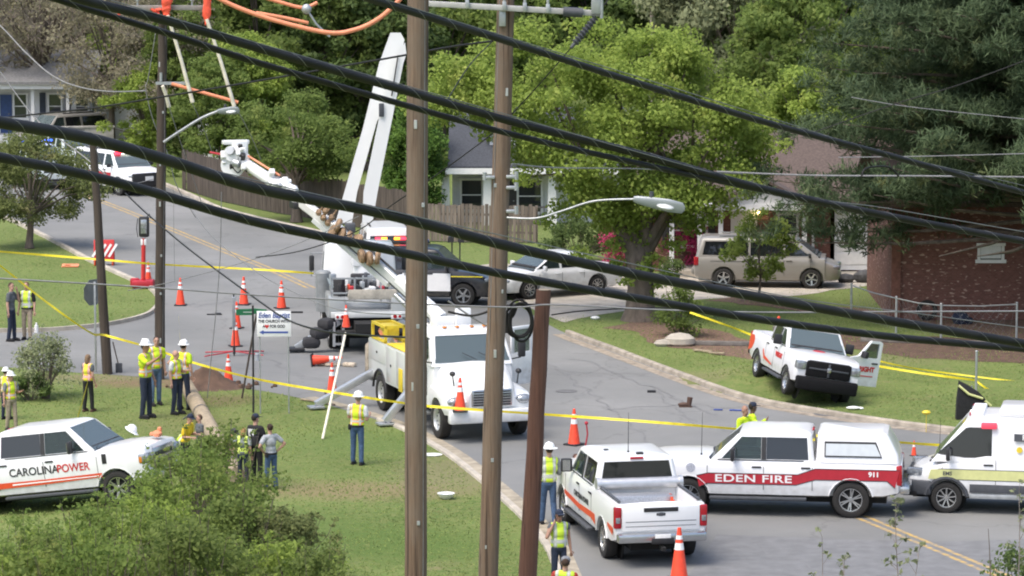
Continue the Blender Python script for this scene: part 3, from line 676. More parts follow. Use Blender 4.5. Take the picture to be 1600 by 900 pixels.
def wheel_meshes(r, w, style):
    key = (r, w, style)
    if key in _wheels: return _wheels[key]
    Mx = Matrix.Rotation(-math.pi / 2, 4, 'X'); h = w / 2; ri = r * (.64 if style != 'truck' else .60)
    tyre = MB().lathe([(ri, -h * .75), (ri + .02, -h * .95), (r * .88, -h), (r * .97, -h * .86), (r, -h * .55), (r, h * .55), (r * .97, h * .86), (r * .88, h), (ri + .02, h * .95), (ri, h * .75), (ri, -h * .75)], Mx, 36, caps=False).mesh('tyre', M_['rubber'])
    rim = MB().lathe([(ri, h * .74), (ri, h * .86), (ri * .93, h * .84), (ri * .88, h * .45)], Mx, 28, caps=False)
    rim.lathe([(0, h * .30), (ri * .95, h * .30), (ri * .95, h * .1), (0, h * .1)], Mx, 24, mi=1)
    if style == 'steel' or style == 'truck':
        rim.lathe([(0, h * .5), (ri * .3, h * .52), (ri * .42, h * .40), (ri * .72, h * .36), (ri * .92, h * .62)], Mx, 28, caps=False)
        for k in range(8): a = k * math.pi / 4; rim.box(Mx @ V((ri * .57 * math.cos(a), ri * .57 * math.sin(a), h * .40)), (ri * .13, .02, ri * .13), Matrix.Rotation(-a, 3, 'Y'), mi=1)
    else:
        n = 6 if style == 'alloy6' else (5 if style == 'alloy5' else 9)
        rim.lathe([(0, h * .72), (ri * .22, h * .70), (ri * .30, h * .40)], Mx, 16, caps=False)
        for k in range(n):
            a = 2 * math.pi * k / n; wd = ri * (.30 if n == 5 else .24 if n == 6 else .15)
            for da in ((-.12, .12) if n == 6 else (0,)):
                d = V((math.cos(a + da), 0, math.sin(a + da))); t = V((-d.z, 0, d.x)); ww = wd * (.55 if n == 6 else 1)
                rim.prism([d * ri * .16 + t * ww * .5 + V((0, h * .62, 0)), d * ri * .93 + t * ww * .42 + V((0, h * .80, 0)), d * ri * .93 - t * ww * .42 + V((0, h * .80, 0)), d * ri * .16 - t * ww * .5 + V((0, h * .62, 0))], (0, -.035, 0))
    rim = rim.mesh('rim', [M_['chrome'] if style != 'truck' else M_['alu'], M_['under']])
    _wheels[key] = (tyre, rim); return _wheels[key]
def wheels(root, xs, track, r, w, style, steer=0):
    for i, x in enumerate(xs):
        for s in (1, -1):
            t, rm = wheel_meshes(r, w, style); o = obj('wheel', t, root); o.location = (x, s * (track - w / 2), r)
            o.rotation_euler = (0, (i * 2 + s) * .4, (0 if s > 0 else math.pi) + (steer if i == 1 else 0)); obj('rim', rm, o)
def wall_in_wells(root, xs, w, r):              # dark inner fenders and chassis
    mb = MB()
    for x in xs:
        for s in (1, -1): mb.cyl((x, s * (w - .40), r), (x, s * (w - .375), r), r + .09, n=20)
    mb.box((0, 0, .42), (max(xs) - min(xs) + 1.6, 1.1, .26)); mb.build('underbody', M_['under'], root, 0)
def seam(root, pts, w, m='plastic', t=.012):    # thin dark gap lines on a flat side
    mb = MB()
    for a, b in pts:
        a = V(a); b = V(b); d = b - a; mb.box((a + b) / 2, (d.length, .006, t), Matrix.Rotation(-math.atan2(d.z, d.x), 3, 'Y'))
    return mb.build('door_seam', M_[m], root, 0)
def stripe(root, name, top, bot, w, side, m):   # vinyl on the flank between two polylines given as (x, z)
    vs = [(x, side * w, z) for x, z in top] + [(x, side * w, z) for x, z in bot]; n = len(top)
    pts = [(x, side * w, z) for x, z in top + bot[::-1]]
    return MB().prism(pts, (0, side * .004, 0)).build(name, M_[m] if isinstance(m, str) else m, root, 0)
def place(root, loc, heading, roll=0.0, pitch=0.0):
    h = V((heading[0], heading[1], 0)).normalized(); root.location = loc
    M = Matrix.Rotation(math.atan2(h.y, h.x), 3, 'Z') @ Matrix.Rotation(pitch, 3, 'Y') @ Matrix.Rotation(roll, 3, 'X'); root.rotation_euler = M.to_euler()
def place_side(root, rear_px, front_px, half, away=True, z=0.0):
    a = G(*rear_px, z); b = G(*front_px, z); d = (b - a).normalized(); n = V((-d.y, d.x, 0))
    if (n.y < 0) == away: n = -n
    place(root, (a + b) / 2 + n * half, d)
def bxp(root, name, c, d, m, b=.02, M=None): return MB().box(c, d, M, b=b).build(name, M_[m] if isinstance(m, str) else m, root)
def mirror_pair(root, x, y, z, m='plastic', big=False, tow=False):
    for s in (1, -1):
        q = MB().box((x, s * (y + .13), z + .02), (.09, .22 if not tow else .26, .17 if not big else .30), Matrix.Rotation(s * -.15, 3, 'Z'), b=.035).tube([(x + .03, s * (y - .03), z - .06), (x + .02, s * (y + .08), z - .03)], .028)
        o = q.build('mirror', M_[m], root); MB().box((x - .05, s * (y + .14), z + .02), (.012, .17, .13 if not big else .24), Matrix.Rotation(s * -.15, 3, 'Z')).build('mirror_glass', M_['chrome'], o, 0)
def handles(root, spots, y, m='plastic'):
    for x, z in spots:
        for s in (1, -1): MB().box((x, s * (y + .012), z), (.22, .035, .04), b=.012).build('door_handle', M_[m], root)

def pickup(name, label, wb=4.06, W=1.01, zh=1.36, zr=2.0, r=.42, bed=2.05, m='white', fo=1.0, ro=1.22, grille='chrome', style='alloy6', cap=False, open_bed=True, bumper='chrome', cabx=(.0,), door_open=False, gmat='steel', amber=True):
    root = empty(name, label, 'pickup truck'); h2 = wb / 2; xf = h2 + fo; xb = -h2 - ro; cb0 = xb + bed + .1; cb1 = h2 - .42; zb = zh - .03; st = r + .1
    ST = [(xb, .62, zh - .05, W - .06), (xb + .05, .55, zh, W - .01), (xb + .4, .47, zh + .01, W), (cb0 - .05, .45, zh + .01, W), (cb0 + .02, .45, zb + .01, W), (cb1 - .12, .45, zb + .02, W), (cb1 + .10, .45, zh + .02, W), (h2 + .35, .46, zh + .01, W), (xf - .25, .5, zh - .015, W - .015), (xf - .06, .52, zh - .05, W - .045), (xf, .56, zh - .15, W - .07)]
    me = hull(ST, crown=.035).mesh('body', M_[m], 0); cs = [well(h2, r, W), well(-h2, r, W)]
    if open_bed and not cap: cs.append(MB().box(((xb + cb0) / 2 - .005, 0, zh + .1), (bed - .06, 2 * W - .36, 1.0), b=.05))
    body = obj('body', cut(me, cs), root); L = cb1 - cb0
    f0 = cb0 + L * .47
    side = [([(f0 + .06, zh + .03), (cb1 - .34, zh + .03), (cb1 - .42, zh + .12), (cb1 - .80, zr - .12), (f0 + .06, zr - .12)], 'glass'), ([(cb0 + .14, zh + .03), (f0 - .06, zh + .03), (f0 - .06, zr - .12), (cb0 + .18, zr - .12)], 'tint')]
    Cab(root, cb0, cb1, cb0 + .08, cb1 - .78, zb, zr, W - .055, W - .20, M_[m], side, seats=((f0 - .05, 1), (cb0 + .3, 2)))
    yz = lambda z: W - .055 - .145 * (z - zb) / (zr - zb) + .004
    for sg in (1, -1):
        MB().prism([V((f0 + k, sg * yz(z), z)) for k, z in ((-.055, zh + .03), (.055, zh + .03), (.055, zr - .12), (-.055, zr - .12))], (0, -sg * .012, 0)).build('door_pillar', M_['plastic'], root, 0)
        MB().box(((cb0 + cb1) / 2, sg * (W - .07), zh + .012), (L - .5, .03, .02), b=.005).build('belt_trim', M_['plastic'], root)
    MB().box((cb1 - .14, 0, zh + .02), (.20, 1.5, .03), Matrix.Rotation(.12, 3, 'Y')).build('cowl', M_['plastic'], root, 0); MB().tube([(cb1 - .12, -.1, zh + .05), (cb1 - .25, .5, zh + .13)], .011, 4).tube([(cb1 - .12, -.7, zh + .05), (cb1 - .25, -.15, zh + .13)], .011, 4).build('wiper', M_['plastic'], root)
    wall_in_wells(root, (h2, -h2), W, r); wheels(root, (-h2, h2), W - .02, r, .27, style)
    if open_bed and not cap: MB().box(((xb + cb0) / 2, 0, .80 + zh - 1.36), (bed - .1, 1.5, .05)).build('bed_liner', mat('scratched_bed_floor', (.32, .33, .34), .5, .4, .2), root, 0)
    # front
    gz = zh - .36; gr = MB().box((xf + .005, 0, gz + .02), (.07, 1.25, .46), b=.04).build('grille', M_[grille], root)
    gb = MB()
    for k in (-.09, .09): gb.box((xf + .045, 0, gz + k), (.02, 1.0, .12), b=.008)
    gb.build('grille_opening', M_['plastic'], gr)
    for s in (1, -1):
        hl = MB().box((xf - .09, s * (W - .175), gz + .07), (.28, .30, .26), Matrix.Rotation(s * -.12, 3, 'Z'), b=.05).build('headlight', M_['lens'], root)
        if amber: MB().box((xf - .12, s * (W - .05), gz + .05), (.14, .06, .16), Matrix.Rotation(s * -.3, 3, 'Z'), b=.02).build('turn_signal', M_['amber'], hl)
    bp_ = MB().box((xf + .03, 0, .60), (.22, 2 * W - .12, .26), b=.06).build('front_bumper', M_[bumper], root)
    # rear
    tg = MB().box((xb - .012, 0, zh - .31), (.05, 2 * W - .34, .52), b=.02).build('tailgate', M_[m], root)
    MB().box((xb - .04, 0, zh - .12), (.02, .75, .09), b=.01).build('tailgate_trim', M_['plastic'], tg)
    MB().box((xb - .036, 0, zh - .37), (.012, 2 * W - .5, .012)).box((xb - .036, 0, zh - .47), (.012, 2 * W - .5, .010)).build('tailgate_crease', M_['charcoal'], tg)
    MB().ell((xb - .04, 0, zh - .22), (.012, .09, .04)).build('emblem', M_['charcoal'], tg)
    MB().box((xb - .03, 0, zh - .22), (.03, .2, .06), b=.012).build('handle', M_['plastic'], tg)
    for s in (1, -1):
        tl = MB().box((xb + .03, s * (W - .085), zh - .28), (.14, .16, .46), b=.03).build('tail_light', M_['tail'], root); MB().box((xb - .045, s * (W - .085), zh - .33), (.012, .10, .12), b=.004).build('reverse_lens', M_['lens'], tl)
    rb = MB().box((xb - .10, 0, .66), (.24, 2 * W - .1, .20), b=.05).build('rear_bumper', M_[bumper], root)
    MB().box((xb - .226, 0, .66), (.012, .34, .17), b=.004).build('licence_plate', M_['band_w'], rb); MB().box((xb - .2, 0, .60), (.08, .5, .14), b=.03).build('plate_recess', M_['plastic'], rb); MB().box((xb - .2, 0, .44), (.3, .08, .08)).build('tow_hitch', M_['under'], rb, 0)
    MB().box((cb0 + .07, 0, zr - .025), (.05, .30, .05), b=.015).build('brake_light', M_['tail'], root)
    mirror_pair(root, cb1 - .62, W - .02, zh + .14, big=True, tow=True)
    handles(root, ((f0 + .16, zh - .14), (cb0 + .20, zh - .14)), W - .012)
    for s in (1, -1):
        y = s * (W + .001)
        seam(root, [((f0, y, .62), (f0, y, zh - .12)), ((cb1 - .02, y, .62), (cb1 - .02, y, zh - .12)), ((cb0 + .05, y, .62 if -h2 + r + .1 < cb0 else .98), (cb0 + .05, y, zh - .12))], W)
        MB().box(((cb0 + cb1) / 2 + .05, s * (W - .02), .42), (L - .25, .17, .07), b=.02).build('running_board', M_['charcoal'], root)
        for x in (h2, -h2):
            a = [R(12 + k * 15.6) for k in range(11)]
            MB().tube([(x + (r + .095) * math.cos(t), s * (W - .012), r * .97 + (r + .095) * math.sin(t)) for t in a], .022, 6).build('wheel_lip', M_['plastic' if style == 'steel' else m], root)
    root['_dims'] = [W, zh, zr, xb, xf, cb0, cb1, f0]
    return root
def antenna(root, x, y, z, h): return MB().cyl((x, y, z), (x - .02, y, z + h), .009, .004, 6).cyl((x, y, z), (x, y, z + .05), .03, .02, 10).build('antenna', M_['plastic'], root)

# --- fire department pickup with white bed cap
def fire_pickup():
    r_ = pickup('fire_pickup', 'white crew cab fire pickup with red lettered stripe and white bed cap', wb=3.72, W=.99, zh=1.28, zr=1.93, r=.42, bed=1.85, fo=.95, ro=1.12, cap=True, open_bed=False, bumper='chrome')
    W, zh, zr, xb, xf, cb0, cb1, f0 = r_['_dims']
    rings = [outline(xb + .02, cb0 - .03, W - .03, zh - .01, .1), outline(xb + .06, cb0 - .035, W - .07, zh + .2, .1), outline(xb + .30, cb0 - .06, W - .19, zr - .02, .1), outline(xb + .40, cb0 - .12, W - .28, zr + .015, .1)]
    cp = MB().loft(rings).build('bed_cap', M_['white'], r_)
    for s in (1, -1):
        y0, y1 = W - .052, W - .142; z0, z1 = zh + .13, zh + .47; x0, x1 = xb + .42, cb0 - .22
        pts = lambda k, o: [V((x0 + k, s * (y0 + o), z0 + k)), V((x1 - k, s * (y0 + o), z0 + k)), V((x1 - k, s * (y1 + o), z1 - k)), V((x0 + .14 + k, s * (y1 + o), z1 - k))]
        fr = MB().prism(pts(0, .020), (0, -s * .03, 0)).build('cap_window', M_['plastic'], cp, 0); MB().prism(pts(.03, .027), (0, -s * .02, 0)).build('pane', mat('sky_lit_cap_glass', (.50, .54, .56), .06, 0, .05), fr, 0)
        wy = W + .004
        top = [(xf - .78, .83), (cb1 - .03, .985), (cb0 + .38, .985), (cb0 - .02, 1.13), (xb + .12, 1.13), (xb + .02, 1.13)]
        bot = [(xf - .84, .69), (cb1 - .03, .745), (cb0 + .42, .745), (cb0 - .02, .875), (xb + .30, .875), (xb + .12, .72)]
        top[0] = (fx, fz) = (cb1 + .22, .92); bot[0] = (cb1 + .16, .66)
        stripe(r_, 'red_stripe', top, bot, W + .002, s, 'red')
        edge = MB()
        for L in (top, bot):
            for a, b in zip(L, L[1:]):
                a = V((a[0], s * (W + .008), a[1])); b = V((b[0], s * (W + .008), b[1])); d = b - a; edge.box((a + b) / 2, (d.length, .003, .016), Matrix.Rotation(-math.atan2(d.z, d.x), 3, 'Y'))
        edge.build('stripe_edge', M_['letter_k'], r_, 0)
        lettering('EDEN FIRE', .235, M_['letter_w'], r_, ((cb1 + cb0) / 2 + .16, s * (W + .010), .865), (0, s, 0), sx=1.55, bold=.004, space=1.06)
        lettering('911', .15, M_['letter_w'], r_, (xb + .60, s * (W + .010), 1.02), (0, s, 0), sx=1.1, bold=.006)
        MB().cyl((cb1 + .36, s * (W - .004), 1.10), (cb1 + .36, s * (W + .006), 1.10), .105, n=20).build('door_seal_emblem', mat('grey_seal', (.42, .44, .50), .5, var=.4, scale=30), r_)
    antenna(r_, cb1 + .15, .5, zh + .03, 1.0)
    place_side(r_, (1328, 809), (1076, 803), W - .1)
fire_pickup()

# --- white pickup seen from behind with rolled bed cover
def rear_pickup():
    r_ = pickup('heavy_pickup', 'white heavy duty pickup seen from behind with silver rolled bed cover', wb=4.06, W=1.02, zh=1.36, zr=2.0, r=.42, bed=2.05, gmat='steel')
    W, zh, zr, xb, xf, cb0, cb1, f0 = r_['_dims']
    MB().cyl((cb0 - .16, -W + .10, zh + .10), (cb0 - .16, W - .10, zh + .10), .125, n=20).cyl((cb0 - .16, W - .14, zh + .10), (cb0 - .16, W - .06, zh + .10), .15, n=20).cyl((cb0 - .16, -W + .14, zh + .10), (cb0 - .16, -W + .06, zh + .10), .15, n=20).build('rolled_bed_cover', M_['alu'], r_)
    for s in (1, -1): MB().box(((xb + cb0) / 2, s * (W - .15), zh + .045), (bed_l := 1.9, .07, .04), b=.012).build('bed_rail', M_['charcoal'], r_)
    tb = MB().box((cb0 - .55, .05, 1.08), (.45, 1.35, .42), b=.03).build('tool_box', mat('checker_plate', (.45, .46, .48), .4, .7, .2, 30), r_)
    for k in range(3): MB().tube([(cb0 - .75 - .12 * k, -.5 - .06 * k, .95), (cb0 - .7 - .1 * k, -.58, 1.3 - .05 * k)], .035).build('orange_strap', M_['orange_vinyl'], r_)
    for s in (1, -1):
        stripe(r_, 'red_stripe', [(cb1 + .1, .86), (f0, .80), (cb0 + .05, .84), (-2.03 + .62, .84)], [(cb1 + .1, .76), (f0, .68), (cb0 + .05, .70), (-2.03 + .60, .62)], W + .002, s, 'orange_vinyl')
        stripe(r_, 'red_stripe', [(xb + .60, .90), (xb + .08, .86)], [(xb + .62, .82), (xb + .1, .70)], W + .002, s, 'orange_vinyl')
        lettering('CAROLINA POWER', .17, M_['letter_k'], r_, ((f0 + cb0) / 2 + .4, s * (W + .008), .97), (0, s, 0), bold=.003)
    antenna(r_, cb0 + .55, .08, zr + .01, .9); MB().box((cb0 + .3, -.12, zr + .04), (.10, .16, .05), b=.015).build('roof_antenna_pod', M_['plastic'], r_)
    MB().box((cb0 + .9, .5, zr + .045), (.06, .1, .02)).build('clearance_light', M_['plastic'], r_, 0)
    a = G(946, 871); h = V((-.20, 1, 0)).normalized(); n = V((h.y, -h.x, 0)); place(r_, a + n * (W - .1) + h * 2.03, h)
rear_pickup()

# --- lettered white pickup behind the shrubs
def side_pickup():
    r_ = pickup('heavy_pickup', 'white heavy duty pickup with dark CAROLINA POWER lettering parked on the grass', wb=4.06, W=1.02, zh=1.36, zr=2.02, r=.42, bed=2.05, grille='chrome', fo=.84)
    W, zh, zr, xb, xf, cb0, cb1, f0 = r_['_dims']
    for s in (1, -1):
        c = 1 if s > 0 else -1; x0 = (f0 + .20)
        lettering('CAROLINA', .27, M_['letter_k'], r_, (x0 - .47, s * (W + .008), 1.02), (0, s, 0), bold=.004, sx=.98) if s < 0 else lettering('CAROLINA', .27, M_['letter_k'], r_, (x0 + .55, s * (W + .008), 1.02), (0, s, 0), bold=.004, sx=.98)
        lettering('POWER', .27, M_['letter_r'], r_, (x0 + .58, s * (W + .008), 1.02), (0, s, 0), bold=.004, sx=.92) if s < 0 else lettering('POWER', .27, M_['letter_r'], r_, (x0 - .50, s * (W + .008), 1.02), (0, s, 0), bold=.004, sx=.92)
        stripe(r_, 'red_stripe', [(cb1 + .08, .83), (f0, .80), (cb0 + .06, .80), (-2.03 + .60, .80)], [(cb1 + .08, .73), (f0, .68), (cb0 + .06, .66), (-2.03 + .56, .64)], W + .002, s, 'orange_vinyl')
        stripe(r_, 'white_pinstripe', [(cb1 + .0, .775), (cb0 + .4, .755)], [(cb1 + .0, .755), (cb0 + .4, .72)], W + .007, s, 'letter_w')
        MB().box((cb1 + .18, s * (W + .004), 1.16), (.12, .012, .24), b=.004).build('fender_vent', M_['plastic'], r_)
    h = V((.955, -.30, 0)).normalized(); r_.scale = (.95,) * 3; place(r_, G(190, 809) - h * 1.93 + V((.30, .955, 0)) * (W - .1) + V((0, 0, .02)), h, pitch=R(-8))
side_pickup()

# --- white pickup parked crooked on the grassy bank, door open
def bank_pickup():
    r_ = pickup('work_pickup', 'white work pickup tilted on the grassy bank with one front door open', wb=3.57, W=1.0, zh=1.33, zr=1.92, r=.40, bed=1.9, grille='plastic', bumper='matte_black', style='steel', ro=1.1, amber=False)
    W, zh, zr, xb, xf, cb0, cb1, f0 = r_['_dims']
    MB().box((xf + .065, 0, zh - .34), (.03, 1.2, .05), b=.01).box((xf + .07, 0, zh - .36), (.03, .06, .40), b=.01).build('grille_cross', M_['charcoal'], r_); MB().box((xf + .09, 0, zh - .34), (.02, .12, .13), b=.008).build('emblem', M_['chrome'], r_)
    MB().box((xf + .06, 0, .52), (.22, 1.86, .36), b=.07).build('lower_bumper', M_['matte_black'], r_); MB().box((xf + .02, 0, zh - .36), (.09, 1.36, .46), b=.06).build('grille_surround', M_['matte_black'], r_)
    # the open door on the driver side
    hx = cb1 - .05; ang = R(-68); Mx = Matrix.Rotation(ang, 3, 'Z'); o = V((hx, W + .01, 0)); T = lambda x, z, y=0: o + Mx @ V((x, y, z))
    Ld = cb1 - .05 - f0
    shape = [(0, .50), (-Ld, .50), (-Ld, zh), (-Ld + .0, zr - .10), (-Ld + .10, zr - .05), (-Ld + .42, zr - .06), (-.34, zh + .06), (0, zh - .02)]
    hole = [(-Ld + .09, zh + .02), (-.40, zh + .02), (-Ld + .44, zr - .13), (-Ld + .11, zr - .13)]
    me = MB().prism([V((x, 0, z)) for x, z in shape], (0, -.09, 0)).mesh('door', M_['white'], 0); me = cut(me, [MB().prism([V((x, .2, z)) for x, z in hole], (0, -.5, 0))])
    dr = obj('door', me, r_); dr.matrix_local = Matrix.Translation(o) @ Mx.to_4x4()
    MB().prism([V((x, -.04, z)) for x, z in hole], (0, -.006, 0)).build('window', M_['glass'], dr, 0)
    MB().box((-Ld + .2, .012, zh - .14), (.22, .035, .05), b=.012).build('door_handle', M_['plastic'], dr); MB().box((-Ld / 2, -.10, .85), (Ld * .8, .03, .5), b=.01).build('door_card', M_['charcoal'], dr)
    MB().box((-.42, .14, zh + .12), (.12, .24, .2), b=.03).build('mirror', M_['plastic'], dr)
    lettering('WRIGHT', .20, M_['letter_r'], dr, (-Ld / 2, .012, 1.0), (0, 1, 0), bold=.010)
    MB().box((-Ld / 2 - .02, .010, .80), (.7, .004, .03)).build('red_rule', M_['letter_r'], dr, 0)
    MB().box(((hx + f0) / 2, W - .02, .95), (Ld - .04, .05, .74)).build('door_opening', M_['dark'], r_, 0)
    lettering('WRIGHT', .20, M_['letter_r'], r_, ((f0 + cb1) / 2, -W - .008, 1.02), (0, -1, 0), bold=.010)
    for s in (1, -1):
        stripe(r_, 'red_flash', [(xb + .03, 1.20), (xb + .5, 1.22), (xb + .62, 1.10)], [(xb + .03, .70), (xb + .40, .80), (xb + .58, .98)], W + .002, s, 'orange_vinyl')
        stripe(r_, 'red_flash', [(cb0 - .20, .98), (cb0 + .02, .80), (f0 - .1, .66)], [(cb0 - .26, .92), (cb0 - .05, .70), (f0 - .1, .62)], W + .002, s, 'orange_vinyl')
    MB().ell((cb1 + .28, -.05, zh + .05), (.15, .2, .03)).build('red_rag', M_['red'], r_)
    h = V((.17, -.985, 0)); r_.scale = (.94,) * 3; place(r_, G(1228, 624, .10) - h * 1.68 - V((-.985, -.17, 0)) * .8, h, roll=R(-9.5))
bank_pickup()

# --- closed cars
def car(name, label, cat, L, WB, W, zh, zb, zr, roof, side, m, fo, r=.33, style='alloy5', rake=(.5, .75), decktop=None, seats=True, rear_t=(.15, .85), zn=None, mirror='m', rearglass='tint', taillight=None, sill=.25, cr=.12, gloss_trim=True):
    root = empty(name, label, cat); h2 = WB / 2; xf = h2 + fo; xb = xf - L; zn = zn or zh - .16; dt = decktop or zb
    xr0, xr1 = roof; xb0 = xr0 - rake[0]; xb1 = xr1 + rake[1]
    ST = [(xb, sill + .16, dt - .14, W - .14), (xb + .06, sill + .10, dt - .04, W - .06), (xb + .35, sill, dt, W - .005), (xb0 + .12, sill - .02, max(dt, zb - .02), W), (xb0 + .4, sill - .02, zb, W), (xb1 - .3, sill - .02, zb, W), (xb1 + .1, sill - .02, zh, W), (h2 + .2, sill, zh - .03, W - .01), (xf - .30, sill, zn, W - .05), (xf - .08, sill + .02, zn - .10, W - .15), (xf, sill + .08, zn - .24, W - .26)]
    me = hull(ST, crown=.03, sh=.06).mesh('body', M_[m], 0); obj('body', cut(me, [well(h2, r, W, .3), well(-h2, r, W, .3)]), root)
    Cab(root, xb0, xb1, xr0, xr1, zb - .01, zr, W - .06, W - .24, M_[m], side, seats=((.15, 1), (-.85, 2)) if seats else (), rear=rearglass, rear_t=rear_t, cr=cr)
    wall_in_wells(root, (h2, -h2), W, r); wheels(root, (-h2, h2), W - .01, r, .21, style)
    for s in (1, -1):
        MB().box((xf - .17, s * (W - .28), zn - .14), (.30, .30, .15), Matrix.Rotation(s * -.5, 3, 'Z'), b=.05).build('headlight', M_['lens'], root)
        tl = taillight or (dt - .18, .16); MB().box((xb + .09, s * (W - .10), tl[0]), (.17, .16, tl[1]), b=.03).build('tail_light', M_['tail'], root)
    MB().box((xf - .02, 0, zn - .20), (.05, 1.0, .10), b=.02).build('grille', M_['plastic'], root); MB().box((xf - .03, 0, sill + .12), (.10, 2 * W - .55, .12), b=.03).build('lower_grille', M_['plastic'], root)
    MB().box((xb - .03, 0, sill + .30), (.12, 2 * W - .28, .22), b=.05).build('rear_bumper', M_[m], root); MB().box((xb - .02, 0, dt - .20), (.03, .32, .15), b=.005).build('licence_plate', M_['band_w'], root)
    mirror_pair(root, xb1 - .42, W - .02, zb + .07, m if mirror == 'm' else mirror)
    root['_dims'] = [W, zb, zr, xb, xf, xb0, xb1]
    return root
def suv(name, label, m, WB=2.95, L=5.15, W=1.0, zr=1.92, police=None):
    zb, zh = 1.22, 1.18; s = [([(.22, zb + .05), (1.02, zb + .05), (.62, zr - .14), (.22, zr - .14)], 'glass'), ([(-.80, zb + .05), (.12, zb + .05), (.12, zr - .14), (-.78, zr - .14)], 'tint'), ([(-2.38, zb + .05), (-.92, zb + .05), (-.90, zr - .14), (-2.30, zr - .14)], 'tint')]
    r_ = car(name, label, 'suv', L, WB, W, zh, zb, zr, (-2.50, .55), s, m, .95, .39, 'alloy5', (.16, .80), decktop=zb - .02, mirror='plastic', taillight=(1.02, .4), sill=.32, rear_t=(.12, .82))
    handles(r_, ((.35, 1.1), (-.68, 1.1)), W - .01)
    for q in (1, -1): seam(r_, [((.17, q * (W + .001), .5), (.17, q * (W + .001), 1.12)), ((-.86, q * (W + .001), .6), (-.86, q * (W + .001), 1.12)), ((1.10, q * (W + .001), .5), (1.10, q * (W + .001), 1.1))], W)
    MB().box((-.8, .62, zr + .05), (1.9, .05, .05), b=.015).box((-.8, -.62, zr + .05), (1.9, .05, .05), b=.015).build('roof_rack', M_['plastic'], r_)
    return r_
def light_bar(r_, x, z, w, mats, n=None):
    b = MB().box((x, 0, z), (.26, w, .05), b=.02).build('light_bar', M_['plastic'], r_); k = len(mats)
    for i, mm in enumerate(mats): MB().box((x, -w / 2 + (i + .5) * w / k, z + .06), (.22, w / k - .02, .09), b=.025).build('lamp', mm, b)
LM_red = lamp_mat('lit_red_lamp', (1, .03, .06), 2.2); LM_blue = lamp_mat('lit_blue_lamp', (.03, .12, 1), 2.6); LM_white = lamp_mat('lit_white_lamp', (1, .95, .8), 2.5); LM_amber = lamp_mat('lit_amber_lamp', (1, .32, .03), 2.2)
M_['dim_red'] = mat('unlit_red_lamp', (.45, .04, .07), .25)

def sedan():
    zb = .95; s = [([(.12, zb + .04), (1.06, zb + .05), (.42, 1.36), (.12, 1.38)], 'glass'), ([(-.86, zb + .04), (.04, zb + .04), (.04, 1.38), (-.62, 1.35)], 'tint')]
    r_ = car('damaged_sedan', 'white sedan with its rear bumper torn off on the driveway', 'car', 4.85, 2.78, .92, .93, zb, 1.47, (-.86, .36), s, 'white', .98, .33, 'alloy9', (.62, .92), decktop=.98, sill=.22)
    W, zb, zr, xb, xf, xb0, xb1 = r_['_dims']
    for o in list(r_.children):
        if o.name.startswith(('rear_bumper',)): bpy.data.objects.remove(o)
    MB().box((xb + .02, 0, .52), (.14, 1.45, .36), b=.03).box((xb - .04, .2, .62), (.1, .9, .1), Matrix.Rotation(.2, 3, 'X')).box((xb + .02, -.6, .75), (.2, .3, .16), Matrix.Rotation(.5, 3, 'Y')).build('crushed_rear', M_['under'], r_, 0)
    handles(r_, ((.25, .82), (-.72, .82)), W - .012, 'white')
    for q in (1, -1): seam(r_, [((.08, q * (W + .001), .4), (.08, q * (W + .001), .86)), ((-.82, q * (W + .001), .62), (-.82, q * (W + .001), .86)), ((1.0, q * (W + .001), .4), (1.0, q * (W + .001), .84))], W)
    place_side(r_, (937, 459), (821, 468), W - .1)
sedan()
def minivan():
    zb = 1.08; zr = 1.74; s = [([(.62, zb + .05), (1.52, zb + .05), (1.30, 1.26), (.85, zr - .13), (.62, zr - .12)], 'tint'), ([(-.60, zb + .04), (.54, zb + .04), (.54, zr - .12), (-.60, zr - .12)], 'tint'), ([(-2.28, zb + .06), (-.68, zb + .04), (-.68, zr - .12), (-2.18, zr - .14)], 'tint')]
    r_ = car('minivan', 'champagne minivan parked on the driveway before the brick house', 'minivan', 5.10, 3.07, .97, 1.05, zb, zr, (-2.36, .92), s, 'silver', .98, .34, 'alloy5', (.17, .98), decktop=zb - .04, taillight=(.92, .30), zn=.86, mirror='plastic', sill=.26, rear_t=(.10, .84))
    W = .97; xb = r_['_dims'][3]; handles(r_, ((.75, .98), (-.45, .98)), W - .012, 'silver')
    for q in (1, -1):
        seam(r_, [((.58, q * (W + .001), .45), (.58, q * (W + .001), 1.0)), ((-.64, q * (W + .001), .45), (-.64, q * (W + .001), 1.0)), ((-.60, q * (W + .001), .93), (-2.0, q * (W + .001), .93)), ((1.5, q * (W + .001), .45), (1.5, q * (W + .001), .95))], W)
        MB().box((-.6, q * .62, zr + .045), (2.2, .05, .045), b=.015).build('roof_rack', M_['chrome'], r_)
    place_side(r_, (1126, 449), (1272, 451), W - .1)
minivan()
